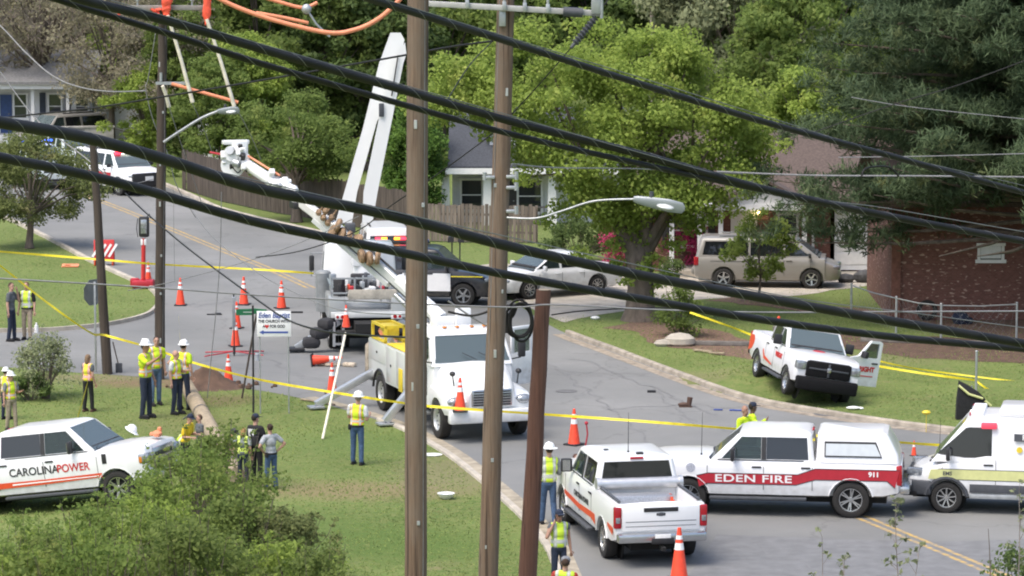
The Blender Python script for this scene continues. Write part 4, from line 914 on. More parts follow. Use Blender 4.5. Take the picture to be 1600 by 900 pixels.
def ambulance():
    WB = 3.75; W = 1.02; r = .36; h2 = WB / 2; xf = h2 + .92; xb = -h2 - 1.35; root = empty('ambulance', 'white van ambulance with pale lime stripe and red roof beacons', 'ambulance')
    zb = 1.30; ST = [(xb, .45, 1.36, W - .03), (xb + .1, .38, 1.40, W), (h2 - .9, .36, 1.36, W), (h2 - .1, .36, 1.22, W), (h2 + .25, .38, 1.12, W - .02), (xf - .28, .42, .98, W - .08), (xf - .08, .45, .86, W - .16), (xf, .5, .74, W - .24)]
    obj('body', cut(hull(ST, crown=.03).mesh('body', M_['white'], 0), [well(h2, r, W), well(-h2, r, W)]), root)
    zr = 2.22; side = [([(h2 - 1.02, 1.30), (h2 - .40, 1.30), (h2 + .16, 1.36), (h2 + .20, 1.40), (h2 - .42, 1.98), (h2 - .52, 2.0), (h2 - 1.02, 2.0)], 'tint')]
    Cab(root, xb + .02, h2 + .36, xb + .06, h2 - .48, 1.25, zr, W - .03, W - .16, M_['white'], side, seats=((h2 - 1.0, 1),), rear='tint', rear_t=(.35, .85), sh_t=(.02, .90), roofname='van_box')
    MB().box(((xb + h2) / 2 - .55, 0, zr + .10), (h2 - xb - 1.2, 1.55, .20), b=.09).build('raised_roof', M_['white'], root)
    ll = MB().box((h2 - .66, 0, zr + .06), (.30, 1.40, .10), b=.03).build('light_bar', M_['letter_w'], root)
    for i in range(6): MB().box((h2 - .50, -.62 + i * .25, zr + .055), (.03, .2, .07), b=.01).build('lamp', LM_white if i in (4,) else (M_['dim_red'] if i in (0, 5) else M_['lens']), ll)
    for s in (1, -1):
        MB().box((h2 - .95, s * (W - .10), zr - .17), (.36, .12, .15), Matrix.Rotation(s * .1, 3, 'X'), b=.03).build('beacon', lamp_mat('half_lit_red_beacon', (.75, .06, .1), .25), root)
        stripe(root, 'lime_stripe', [(h2 + .36, 1.02), (h2 - .3, 1.03), (xb + .05, 1.03)], [(h2 + .42, .80), (h2 - .3, .80), (xb + .05, .80)], W + .003, s, 'lime_band')
        e = MB()
        for z in (1.035, .795): e.box(((h2 + xb) / 2 + .1, s * (W + .006), z), (h2 - xb + .2, .004, .014))
        e.build('stripe_edge', M_['letter_k'], root, 0)
        MB().box((-.05, s * (W + .004), .60), (WB - 2 * r - .24, .012, .20), b=.004).build('side_moulding', M_['charcoal'], root)
        MB().box((-.05, s * (W + .004), .42), (WB - 2 * r - .24, .012, .10), b=.004).build('sill', M_['steel'], root)
        MB().box((xf - .20, s * (W - .21), .93), (.40, .22, .17), Matrix.Rotation(s * -.45, 3, 'Z'), b=.05).build('headlight', M_['lens'], root)
        MB().box((xf - .28, s * (W - .10), .58), (.60, .16, .34), Matrix.Rotation(s * -.16, 3, 'Z'), b=.05).build('bumper_corner', M_['charcoal'], root)
        a = [R(8 + k * 16.4) for k in range(11)]
        MB().tube([(h2 + (r + .12) * math.cos(t), s * (W - .012), r * .97 + (r + .12) * math.sin(t)) for t in a], .045, 6).build('wheel_lip', M_['charcoal'], root)
        seam(root, [((h2 - 1.12, s * (W + .001), .5), (h2 - 1.12, s * (W + .001), 1.28)), ((h2 + .1, s * (W + .001), .78), (h2 + .1, s * (W + .001), 1.1))], W)
        lettering('RESCUE', .17, M_['band_w'], (pn := MB().box((h2 - 2.0, s * (W - .055), 1.80), (.95, .012, .17), Matrix.Rotation(s * .13, 3, 'X')).build('name_panel', M_['charcoal'], root, 0)), (h2 - 2.0, s * (W - .044), 1.80), (0, s, .13), bold=.004)
        lettering('EMS', .12, M_['charcoal'], root, (h2 - .02, s * (W + .010), .93), (0, s, 0), bold=.003)
        lettering('EMERGENCY', .13, M_['charcoal'], root, (h2 - 2.3, s * (W + .010), .91), (0, s, 0), bold=.003)
        MB().cyl((h2 - 1.65, s * (W - .03), 1.52), (h2 - 1.65, s * (W - .022), 1.52), .07, n=16).build('badge', M_['yellow'], root)
    MB().box((xf - .10, 0, .58), (.24, 1.45, .30), b=.06).build('front_bumper', M_['charcoal'], root); MB().box((xf + .06, 0, .55), (.10, .9, .14), b=.03).box((xf + .12, .35, .6), (.1, .1, .3), b=.02).box((xf + .12, -.35, .6), (.1, .1, .3), b=.02).build('push_bar', M_['plastic'], root)
    MB().box((xf - .03, 0, .84), (.08, 1.1, .16), b=.03).build('grille', M_['plastic'], root)
    for y in (.2, -.2): MB().box((h2 + .42, y, 1.10), (.05, .18, .02), Matrix.Rotation(.4, 3, 'Y')).build('hood_vent', M_['plastic'], root, 0)
    handles(root, ((h2 - .95, 1.15),), W - .012); mirror_pair(root, h2 - .05, W, 1.38, 'plastic', big=True); antenna(root, h2 + .2, .6, 1.2, .9)
    wall_in_wells(root, (h2, -h2), W, r); wheels(root, (-h2, h2), W - .02, r, .23, 'alloy9')
    place_side(root, (1738, 810), (1477, 801), W - .1)
ambulance()
# --- emergency vehicles and cars up the hill
r_ = suv('police_suv', 'black and white police suv with push bumper beside the sedan', 'black')
for s in (1, -1):
    stripe(r_, 'white_door', [(-.84, 1.12), (1.05, 1.12)], [(-.84, .52), (1.05, .52)], 1.003, s, 'letter_w'); MB().tube([(2.6, s * .3, .35), (2.62, s * .3, .95)], .03).build('push_bumper', M_['plastic'], r_)
    MB().box((1.5, s * 1.0, 1.02), (1.3, .01, .035)).build('yellow_line', M_['tape'], r_, 0)
light_bar(r_, .0, 1.99, 1.2, [M_['blue'], M_['blue'], M_['lens'], M_['blue']])
place_side(r_, (588, 477), (724, 479), .9)
r_ = suv('emergency_suv', 'white emergency suv with red lights glowing in its rear window', 'white', zr=2.4)
for y, mm in ((.42, LM_red), (.22, LM_amber), (-.22, LM_amber), (-.42, LM_red)): MB().box((-2.62, y, 2.10), (.05, .2, .09), b=.01).build('lamp', mm, r_)
place(r_, G(612, 462) + V((-.3, 1.4, 0)), (-.12, 1))
r_ = suv('emergency_suv', 'white emergency suv with red and blue stripe and glowing red windshield lights', 'white')
for s in (1, -1):
    stripe(r_, 'red_stripe', [(.9, .98), (-2.2, .98)], [(.9, .84), (-2.2, .84)], 1.003, s, 'red'); stripe(r_, 'blue_stripe', [(.9, .82), (-2.2, .82)], [(.9, .74), (-2.2, .74)], 1.003, s, 'blue')
for y, mm in ((.5, LM_red), (.12, LM_white), (-.2, LM_white), (-.5, LM_red)): MB().box((.76, y, 1.84), (.10, .32, .16), b=.02).build('lamp', mm, r_)
MB().box((2.44, 0, .72), (.14, 1.7, .62), b=.06).build('push_bumper', M_['plastic'], r_); MB().box((2.52, 0, .78), (.02, .42, .2)).build('licence_plate', M_['band_w'], r_)
place(r_, G(200, 303) + V((-.5, 1.0, 0)), (.62, -.78))
r_ = suv('police_suv', 'white police suv with flashing blue roof lights behind the island tree', 'pale'); light_bar(r_, .0, 2.0, 1.5, [LM_blue, LM_blue, LM_white, LM_blue, LM_blue]); place(r_, G(58, 290), (.45, -.9))
r_ = suv('parked_suv', 'pale green suv parked before the grey block wall', 'pale'); place(r_, G(112, 268), (.5, -.87))
r_ = suv('parked_suv', 'silver suv parked close to the white house porch', 'silver'); place(r_, G(92, 236), (-.75, -.66))

# ------------------------------------------------------------------ the two line trucks
def truck_cab(root, xh, x0, x1, W, hood=True):
    pass
M_['truck_white'] = paint('truck_white', (.78, .79, .79), .5); M_['bin'] = paint('utility_body_grey', (.60, .62, .61), .6); M_['bin_dull'] = paint('dull_bin_grey', (.33, .35, .35), .7)
def local(root, p):                             # a point of the place in the axes of a thing
    return (Matrix.Translation(root.location) @ root.rotation_euler.to_matrix().to_4x4()).inverted() @ V(p)
def tail_things(r): pass
def derrick_truck():
    root = empty('line_truck', 'white line truck facing the camera with utility bins and a long raised boom', 'utility truck'); W = 1.2; h2 = 2.5; r = .50
    a = G(602, 641); b = G(688, 684); d = (b - a).normalized(); n = V((-d.y, d.x, 0)); n = n if n.x > 0 else -n; place(root, (a + b) / 2 + n * (W - .14), d)
    # bonnet and wings
    ST = [(1.75, .62, 1.36, W - .06), (2.3, .62, 1.34, W - .01), (2.95, .64, 1.26, W - .01), (3.25, .66, 1.16, W - .05), (3.42, .70, 1.02, W - .12)]
    obj('fender', cut(hull(ST, crown=.06, sh=.16).mesh('fender', M_['truck_white'], 0), [well(h2, r, W, .5)]), root)
    rings = []
    for x, z, w in ((1.75, 1.90, .98), (2.2, 1.82, .92), (2.8, 1.68, .80), (3.3, 1.52, .68), (3.50, 1.36, .62)):
        rings.append([V((x, s * w * k, zz)) for s, k, zz in ((1, 1, .9), (1, 1, z - .22), (1, .92, z - .07), (1, .70, z), (1, 0, z + .03), (-1, .70, z), (-1, .92, z - .07), (-1, 1, z - .22), (-1, 1, .9))])
    MB().loft(rings).build('hood', M_['truck_white'], root, 50)
    g = MB().box((3.50, 0, 1.14), (.06, 1.10, .44), b=.03).build('grille', M_['chrome'], root); gb = MB()
    for k in range(6): gb.box((3.535, 0, .97 + k * .068), (.012, 1.0, .034))
    gb.build('grille_opening', M_['plastic'], g, 0)
    for s in (1, -1):
        hl = MB().ell((3.36, s * .92, 1.06), (.14, .24, .13), 14).build('headlight', M_['lens'], root)
        MB().box((3.52, s * .42, .66), (.1, .09, .12), b=.02).build('tow_hook', M_['plastic'], root)
        m = MB().box((1.75, s * (W + .22), 2.15), (.12, .20, .46), b=.04).tube([(1.9, s * (W - .1), 1.9), (1.78, s * (W + .18), 1.92)], .018).tube([(1.7, s * (W - .1), 2.5), (1.75, s * (W + .18), 2.42)], .018).build('mirror', M_['plastic'], root)
        MB().cyl((3.0, s * .86, 1.42), (3.0, s * .90, 1.72), .018, n=6).ell((3.0, s * .90, 1.74), (.10, .08, .07)).build('hood_mirror', M_['plastic'], root)
    MB().box((3.52, 0, .68), (.24, 2.34, .34), b=.06).build('front_bumper', M_['truck_white'], root)
    # cabin
    ST = [(.30, .65, 1.84, W - .08), (.36, .62, 1.86, W - .05), (1.7, .62, 1.88, W - .05), (1.95, .66, 1.85, W - .12)]
    obj('cab_body', cut(hull(ST, tuck=.02).mesh('cab_body', M_['truck_white'], 0), [well(h2, r, W, .5)]), root)
    Cab(root, .32, 1.98, .40, 1.50, 1.84, 2.66, W - .07, W - .20, M_['truck_white'], [([(.62, 1.95), (1.52, 1.90), (1.62, 2.0), (1.36, 2.48), (.62, 2.48)], 'glass')], seats=((.75, 1),), rear='tint', rear_t=(.25, .75), sh_t=(.06, .86), shield='shield')
    handles(root, ((.55, 1.72),), W - .05)
    for s in (1, -1):
        seam(root, [((.50, s * (W - .045), .9), (.50, s * (W - .045), 1.75)), ((1.62, s * (W - .045), 1.0), (1.62, s * (W - .045), 1.75))], W); MB().box((1.0, s * (W - .12), .50), (1.0, .22, .08), b=.02).box((1.0, s * (W - .08), .75), (.9, .12, .06), b=.02).build('cab_step', M_['steel'], root)
    dd = MB().box((.42, 0, .62), (.84, .07, .86), b=.02).box((.07, 0, 1.35), (.12, .06, .7), b=.02).box((.78, 0, 1.35), (.10, .06, .7), b=.02).box((.42, 0, 1.70), (.8, .06, .09), b=.02).build('open_door', M_['truck_white'], root); dd.location = (1.60, 1.16, .95); dd.rotation_euler.z = R(118)
    MB().box((.42, 0, 1.36), (.6, .012, .6)).build('window', M_['glass'], dd, 0)
    for y in (-.55, -.2, .2, .55): MB().box((1.25, y, 2.72), (.12, .10, .05), b=.02).build('marker_lamp', M_['amber'], root)
    for y in (.1, .55): MB().tube([(2.0, y, 1.93), (1.90, y - .38, 2.12)], .012, 4).build('wiper', M_['plastic'], root)
    MB().box((-.4, 0, .80), (7.0, .9, .28)).build('chassis', M_['under'], root, 0)
    # utility bins
    me = MB().box((-1.78, -.90, 1.35), (3.62, .60, 1.06), b=.03).mesh('utility_bin', M_['bin'], 0); obj('utility_bin', cut(me, [well(-h2, r + .02, W, .7)]), root)
    me = MB().box((-1.78, .90, 1.35), (3.62, .60, 1.06), b=.03).mesh('utility_bin', M_['bin'], 0); obj('utility_bin', cut(me, [well(-h2, r + .02, W, .7)]), root)
    MB().box((-1.78, 0, 1.10), (3.62, 1.22, .10)).build('deck', M_['steel'], root, 0)
    for s in (1, -1):
        y = s * 1.203
        for x0, x1, z0, z1 in ((-3.5, -1.95, 1.32, 1.84), (-1.85, -1.0, .90, 1.84), (-.92, -.05, .90, 1.84)):
            dp = MB().box(((x0 + x1) / 2, y, (z0 + z1) / 2), (x1 - x0, .02, z1 - z0), b=.008).build('bin_door', M_['bin'], root); MB().box(((x0 + x1) / 2, y + s * .015, (z0 + z1) / 2), (.10, .02, .06), b=.008).build('latch', M_['plastic'], dp)
        a_ = [R(8 + k * 16.4) for k in range(11)]; MB().tube([(-h2 + (r + .12) * math.cos(t), s * 1.20, r + (r + .12) * math.sin(t)) for t in a_], .035, 6).build('wheel_lip', M_['plastic'], root)
        MB().box((-.95, s * .93, 1.905), (1.85, .52, .035), b=.01).build('bin_lid', M_['yellow'], root)
    MB().box((-.50, -1.225, 1.1), (.34, .02, .62), b=.006).build('warning_panel', M_['yellow'], root)
    # yellow frame box on the rear bin
    tb = MB()
    for x in (-3.3, -2.1):
        for y in (-1.15, -.62): tb.box((x, y, 2.12), (.07, .07, .46))
    for y in (-1.15, -.62): tb.box((-2.7, y, 2.33), (1.27, .07, .07)).box((-2.7, y, 1.93), (1.27, .07, .07))
    for x in (-3.3, -2.1): tb.box((x, -.88, 2.33), (.07, .53, .07))
    tb.box((-2.55, -.9, 2.20), (.7, .35, .30), b=.04); tb.build('yellow_rack', M_['yellow'], root, 0)
    MB().ell((-3.0, -.9, 2.10), (.22, .18, .14)).ell((-2.75, -1.0, 2.08), (.15, .12, .12)).build('coiled_rope', M_['guard'], root)
    tarp = MB().box((-3.75, -.95, 1.22), (.30, .55, .95), b=.09).build('canvas_bag', mat('dirty_canvas', (.40, .34, .27), .95, var=.4, scale=8, bump=.8), root)
    for s in (1, -1): MB().box((-3.66, s * .95, .95), (.06, .2, .12), b=.01).build('tail_light', M_['tail'], root)
    MB().box((-3.75, 0, .72), (.3, 2.3, .12), b=.03).build('rear_bumper', M_['steel'], root)
    # outriggers
    for x, s, L in ((-3.25, -1, 1.7), (.12, -1, .75), (-3.25, 1, 1.0), (.12, 1, .6)):
        p0 = V((x, s * 1.1, .98)); p1 = V((x, s * (1.1 + L), .12)); dd = p1 - p0; ang = math.atan2(dd.z, dd.y)
        ot = MB().box((p0 + p1) / 2, (.20, dd.length, .20), Matrix.Rotation(ang, 3, 'X'), b=.02).build('outrigger', M_['alu'], root); MB().box(p1 - V((0, 0, .06)), (.42, .42, .06), b=.015).build('foot_pad', M_['steel'], ot)
    wheels(root, (-h2, h2), W - .01, r, .30, 'truck')
    for s in (1, -1): o = obj('wheel', wheel_meshes(r, .30, 'truck')[0], root); o.location = (-h2, s * (W - .50), r)
    # turntable and boom (set out in the place, then brought into the truck's axes)
    MB().cyl((-.35, 0, 1.1), (-.35, 0, 2.2), .38, .32, 20).box((-.35, 0, 2.45), (.6, .75, .7), b=.06).build('turntable', M_['truck_white'], root)
    T = lambda px, py, D: local(root, P(px, py, D))
    base = V((-.35, 0, 2.55)); bw = Matrix.Translation(root.location) @ root.rotation_euler.to_matrix().to_4x4() @ base
    D0 = bw.y; e1 = T(522, 352, D0 + 2.0); e2 = T(437, 291, D0 + 3.2); e3 = T(372, 248, D0 + 4.2); sd = T(640, 440, D0 + .5)
    def beam(a, b, w0, h0, w1, h1):
        d = (b - a).normalized(); z = V((0, 0, 1)); s_ = d.cross(z).normalized(); u = s_.cross(d); mb = MB()
        f = lambda p, w, h: [p + s_ * w * i + u * h * j for i, j in ((-.5, -.35), (-.35, -.5), (.35, -.5), (.5, -.35), (.5, .35), (.35, .5), (-.35, .5), (-.5, .35))]
        return mb.loft([f(a, w0, h0), f(b, w1, h1)])
    bm_ = beam(base, e1, .24, .27, .22, .26).build('lower_boom', M_['grey_paint'], root, 30); MB().tube([base.lerp(e1, .1) + V((0, 0, .24)), base.lerp(e1, .9) + V((0, 0, .22))], .03).build('boom_hose', M_['plastic'], bm_)
    beam(base.lerp(e1, .04) + V((0, 0, .1)), base.lerp(e1, .42) + V((0, 0, .12)), .28, .30, .26, .28).build('boom_shroud', M_['truck_white'], bm_, 30)
    beam(base.lerp(e1, .02) + V((0, 0, -.17)), e1 + V((0, 0, -.16)), .18, .07, .18, .07).build('underside_shade_strip', M_['charcoal'], bm_, 30)  # dark strip stands in for the shade along the boom's underside
    MB().tube([base + V((0, 0, -.45)), base.lerp(e1, .45) + V((0, 0, -.40))], [.10, .07], 10).build('lift_cylinder', M_['steel'], bm_)
    beam(base.lerp(e1, .5) + V((0, 0, -.26)), e1.lerp(e2, .35) + V((0, 0, -.22)), .26, .16, .26, .16).build('boom_channel', M_['grey_paint'], bm_, 30)
    fb = beam(e1.lerp(base, .12), e2, .26, .28, .22, .24).build('middle_boom', mat('grey_fibreglass', (.60, .60, .57), .4, var=.1), root, 30)
    for k in range(4): MB().ell(e2 + (e1 - e2) * (.05 + .07 * k) + V((0, 0, .12 + .03 * (k % 2))), (.20, .14, .17), 10).build('boom_fitting', M_['truck_white'], fb)
    MB().box(e1.lerp(e2, .72) + V((0, 0, -.22)), (.5, .2, .18), b=.03).build('control_block', M_['plastic'], fb)
    tip = MB().cyl(e2, e3, .17, .15, 16).build('tip_boom', M_['truck_white'], root)
    MB().tube([e2 + V((0, 0, .3)), e3 + V((0, 0, .25))], .03).build('hot_stick', M_['guard'], tip)
    f = lambda dx, dy, dz: T(372 + dx, 248 + dy, D0 + 4.2 + dz)
    MB().cyl(f(-8, 10, -.2), f(-8, 10, .2), .34, n=20).build('sheave', M_['truck_white'], tip); MB().cyl(f(-10, -8, -.25), f(-10, -8, .25), .22, n=16).build('sheave', M_['truck_white'], tip)
    MB().box(f(2, -12, 0), (.3, .45, .6), b=.06).box(f(-4, -26, 0), (.25, .75, .12), b=.03).box(f(8, 2, -.1), (.4, .3, .35), b=.05).build('jib_head', M_['truck_white'], tip)
    MB().tube([f(-22, -6, 0), f(-44, -10, .2)], .03).build('winch_line', M_['red'], tip); MB().tube(catmull([f(-12, 8, -.3), f(0, 22, -.3), f(10, 6, -.3)], 5), .02).build('hose', M_['plastic'], tip)
    rc = random.Random(6)
    for k in range(16):
        pp = f(rc.uniform(-26, 16), rc.uniform(-20, 14), rc.uniform(-.5, -.1)); kind = k % 4; mm = ('truck_white', 'steel', 'plastic', 'truck_white')[kind]
        if kind == 1: MB().cyl(pp, pp + V((rc.uniform(-.2, .2), .12, rc.uniform(-.1, .1))), rc.uniform(.05, .13), n=12).build('jib_fitting', M_[mm], tip)
        else: MB().box(pp, (rc.uniform(.08, .3), .12, rc.uniform(.06, .22)), Matrix.Rotation(rc.uniform(-1, 1), 3, 'Y'), b=.02).build('jib_fitting', M_[mm], tip)
    for k in range(10):
        pp = e2.lerp(e1, rc.uniform(-.12, .22)) + V((rc.uniform(-.15, .15), rc.uniform(-.3, .1), rc.uniform(-.05, .32))); MB().box(pp, (rc.uniform(.1, .35), .15, rc.uniform(.05, .2)), Matrix.Rotation(rc.uniform(-.8, .8), 3, 'Y'), b=.02).build('knuckle_plate', M_[('truck_white', 'steel', 'letter_w')[k % 3]], fb)
    MB().tube(catmull([f(0, 6, -.35), f(14, 20, -.35), f(30, 20, -.2), e2.lerp(e1, .2) + V((0, -.2, .1))], 5), .018).build('hose', M_['plastic'], tip)
    rg = random.Random(3); br = M_['brown_roll'] = mat('brown_insulated_cover', (.26, .17, .10), .8, var=.4, scale=9)
    for px, py in ((520, 362), (533, 366), (546, 372), (558, 376), (528, 352), (565, 400), (577, 404), (590, 402)):
        p = T(px, py, D0 + 1.6 - (px - 520) * .01); MB().lathe([(.07, -.06), (.17, -.07), (.21, 0), (.17, .07), (.07, .06)], Matrix.Translation(p) @ Matrix.Rotation(rg.uniform(.9, 1.7), 4, 'X') @ Matrix.Rotation(rg.uniform(-.4, .4), 4, 'Y'), 14).build('conductor_cover', br, root)
    for px, py in ((505, 340), (512, 348), (498, 332), (508, 330), (518, 340)):
        p = T(px, py, D0 + 2.0); MB().ell(p, (.12, .09, .1), 8).tube([p, p + V((.1, .15, .25))], .025).build('boom_clamp', br, root)
    # things carried on the deck
    MB().box((-1.2, .1, 1.45), (.9, .7, .55), b=.06).box((-2.0, .2, 1.35), (.6, .6, .4), b=.05).build('deck_box', M_['grey_paint'], root); MB().box((.05, .35, 2.55), (.16, .42, 1.0), b=.03).build('control_panel', M_['truck_white'], root)
derrick_truck()
def bucket_truck():
    root = empty('bucket_truck', 'white bucket truck seen from behind with two upright white booms', 'utility truck'); W = 1.2; h2 = 2.6; r = .50
    place(root, G(560, 552) + V((0, 3.4, 0)), (-.10, 1))
    MB().box((-.2, 0, .82), (7.4, .9, .28)).build('chassis', M_['under'], root, 0)
    # cabin: plain white back wall
    ST = [(1.55, .7, 1.62, W - .03), (1.62, .68, 1.64, W), (2.9, .68, 1.64, W), (3.7, .75, 1.5, W - .15), (3.8, .8, 1.2, W - .25)]
    obj('cab_body', cut(hull(ST, tuck=.02).mesh('cab_body', M_['truck_white'], 0), [well(h2, r, W, .5)]), root)
    Cab(root, 1.56, 3.2, 1.58, 2.75, 1.62, 2.82, W - .02, W - .12, M_['truck_white'], [([(1.95, 1.72), (2.8, 1.72), (2.6, 2.5), (1.95, 2.5)], 'glass')], seats=(), rear=None)
    for s in (1, -1):
        m = MB().box((2.55, s * (W + .28), 2.1), (.10, .16, .50), b=.04).build('mirror', M_['plastic'], root)
        MB().tube([(2.6, s * (W - .05), 2.42), (2.58, s * (W + .30), 2.42), (2.55, s * (W + .30), 1.68), (2.6, s * (W - .02), 1.66)], .022).build('mirror_bracket', M_['steel'], m)
    # body: bins, deck, tank, tarp
    for s in (1, -1):
        bn = MB().box((-.75, s * .95, 1.25), (4.3, .50, .75), b=.03).build('utility_bin', M_['bin_dull'], root)
        for x in (-2.2, -.8, .6): MB().box((x, s * 1.203, 1.25), (1.2, .02, .62), b=.006).build('bin_door', M_['bin_dull'], bn)
    MB().box((-.75, 0, 1.18), (4.3, 1.42, .12)).build('deck', M_['steel'], root, 0)
    MB().cyl((-.6, W + .06, .95), (-.6, W + .06, 2.15), .24, n=20).ell((-.6, W + .06, 2.15), (.24, .24, .10)).build('grey_drum', mat('grey_drum_paint', (.22, .235, .24), .5, var=.15), root)
    MB().prism([(-2.2, .55, 1.60), (-2.2, 1.15, 1.95), (-1.0, 1.15, 2.0), (-1.0, .55, 1.62)], (0, .02, .05)).build('grey_tarp', mat('grey_green_tarp', (.28, .33, .33), .7, var=.2), root, 0)
    MB().box((-2.4, -.15, 1.62), (.7, 1.5, .12), b=.02).box((-2.75, -.15, 1.72), (.06, 1.5, .3), b=.015).build('tool_tray', mat('dirty_beige_tray', (.40, .37, .31), .7, var=.25), root)
    rg = random.Random(5)
    for i in range(9):
        c = ('steel', 'plastic', 'red', 'charcoal', 'letter_w', 'grey_paint')[i % 6]; MB().box((-2.4 + rg.uniform(-.2, .2), -.75 + i * .15, 1.78 + rg.uniform(0, .12)), (.3, .12 + rg.random() * .1, .2 + rg.random() * .15), Matrix.Rotation(rg.uniform(-.5, .5), 3, 'X'), b=.03).build('tool', M_[c], root)
    MB().box((-1.6, -.6, 1.95), (.5, .55, .55), b=.05).build('white_crate', M_['letter_w'], root); MB().box((-1.4, .15, 1.95), (.4, .6, .5), b=.05).build('cable_reel', M_['dark'], root)
    MB().box((-3.0, 0, 1.13), (.14, 2.3, .18), b=.02).build('rear_panel', M_['bin'], root); MB().box((-2.93, 0, .72), (.06, 1.5, .62)).build('recess_shade_panel', M_['matte_black'], root, 0)  # black panel imitates the shade in the opening below the deck
    rk = MB()
    for y in (-1.1, -.4, .4, 1.1): rk.box((-2.6, y, 1.85), (.05, .05, .75))
    for z in (1.75, 2.2): rk.box((-2.6, 0, z), (.05, 2.25, .05))
    rk.build('tool_rack', M_['steel'], root, 0)
    rq = random.Random(12)
    for i in range(16): MB().box((-1.9 + rq.uniform(-.5, .8), rq.uniform(-1.0, 1.0), 1.75 + rq.uniform(0, .35)), (rq.uniform(.15, .5), rq.uniform(.1, .4), rq.uniform(.15, .6)), Matrix.Rotation(rq.uniform(-.6, .6), 3, 'Z'), b=.03).build('stowed_gear', M_[('charcoal', 'steel', 'plastic', 'grey_paint', 'dark', 'orange_vinyl', 'steel', 'charcoal')[i % 8]], root)
    for s in (1, -1):
        tl = MB().box((-3.085, s * .85, 1.08), (.03, .34, .16), b=.01).build('tail_light', M_['band_w'], root); MB().cyl((-3.10, s * .80, 1.08), (-3.12, s * .80, 1.08), .06, n=12).cyl((-3.10, s * .95, 1.08), (-3.12, s * .95, 1.08), .045, n=12).build('red_lamp', M_['tail'], tl)
    MB().box((-3.09, -.35, .85), (.02, .34, .17), b=.004).build('licence_plate', M_['band_w'], root); MB().box((-3.05, .78, .55), (.12, .08, .75)).box((-3.05, 1.06, .55), (.12, .08, .75)).box((-3.05, .92, .55), (.1, .28, .06)).box((-3.05, .92, .25), (.1, .28, .06)).build('rear_step', M_['alu'], root, 0)
    MB().box((-3.1, -.1, .62), (.2, 2.2, .12), b=.03).build('rear_bumper', M_['plastic'], root)
    for x, s, L in ((-2.9, 1, 1.2), (-2.9, -1, .9)):
        p0 = V((x, s * .9, .95)); p1 = V((x, s * (1.0 + L), .1)); dd = p1 - p0
        o = MB().box((p0 + p1) / 2, (.22, dd.length, .24), Matrix.Rotation(math.atan2(dd.z, dd.y), 3, 'X'), b=.02).build('outrigger', M_['steel'], root); MB().box(p1, (.5, .5, .08), b=.02).build('foot_pad', M_['plastic'], o)
    for k in range(3): MB().box((-3.0 + .03 * k, 1.75 - .25 * k, .30 + .28 * k), (.5, .55, .35), Matrix.Rotation(.4 * k, 3, 'Z'), b=.14).build('black_canvas_bag', M_['dark'], root)
    wheels(root, (-h2 + .6, h2), W - .01, r, .30, 'truck')
    for s in (1, -1): o = obj('wheel', wheel_meshes(r, .30, 'truck')[0], root); o.location = (-h2 + .6, s * (W - .50), r)
    # booms
    MB().cyl((.9, -.1, 1.2), (.9, -.1, 2.3), .40, .34, 20).box((.9, -.1, 2.6), (.7, .8, .8), b=.06).build('turntable', M_['truck_white'], root)
    D = (Matrix.Translation(root.location) @ root.rotation_euler.to_matrix().to_4x4() @ V((.9, 0, 0))).y
    def slab(name, pts, D, t, m):
        return MB().prism([local(root, P(x, y, D)) for x, y in pts], local(root, P(600, 200, D + t)) - local(root, P(600, 200, D))).build(name, m, root, 20)
    bm = slab('lower_boom', [(524, 348), (550, 348), (558, 300), (589, 190), (614, 150), (632, 62), (626, 51), (610, 51), (592, 100), (567, 200), (538, 300)], D, .42, M_['truck_white'])
    b2 = slab('upper_boom', [(566, 348), (582, 348), (590, 300), (610, 200), (630, 100), (635, 84), (633, 66), (627, 76), (602, 150), (591, 190), (568, 300)], D - .5, .38, M_['truck_white'])
    MB().box(local(root, P(596, 172, D - .56)), (.05, .16, .42), b=.02).build('boom_slot', M_['charcoal'], b2); MB().tube([local(root, P(622, 86, D - .56)), local(root, P(612, 150, D - .56))], .022).build('boom_hose', M_['plastic'], b2)
    MB().box(local(root, P(547, 356, D - .1)), (.5, .32, .3), b=.04).build('boom_rest', M_['charcoal'], root)
bucket_truck()
# ------------------------------------------------------------------ vegetation
def leaves(name, clumps, n, size, seed, m, aspect=.55, up=.5, spread=2.0, out=0.0):
    rg = np.random.default_rng(seed); c = np.array(clumps); w = c[:, 3] ** 2; w /= w.sum()
    k = rg.choice(len(c), n, p=w); d = rg.normal(size=(n, 3)); d /= np.linalg.norm(d, axis=1)[:, None]
    rad = c[k, 3] * rg.uniform(0, 1, n) ** (1 / spread)
    p = c[k, :3] + d * rad[:, None] * np.array([1, 1, .72])
    nrm = rg.normal(size=(n, 3)) + d * .9; nrm[:, 2] += up; nrm /= np.linalg.norm(nrm, axis=1)[:, None]
    t = rg.normal(size=(n, 3)) + d * out + np.array([0, 0, out * .8]); t -= nrm * (t * nrm).sum(1)[:, None]; t /= np.linalg.norm(t, axis=1)[:, None]; b = np.cross(nrm, t)
    s = size * rg.uniform(.6, 1.35, n)[:, None]
    v = np.stack([p - t * s * .5, p + b * s * aspect * .5 - nrm * s * .06, p + t * s * .5, p - b * s * aspect * .5 - nrm * s * .06], 1)
    return quads(name, v.reshape(-1, 3), 4, m)
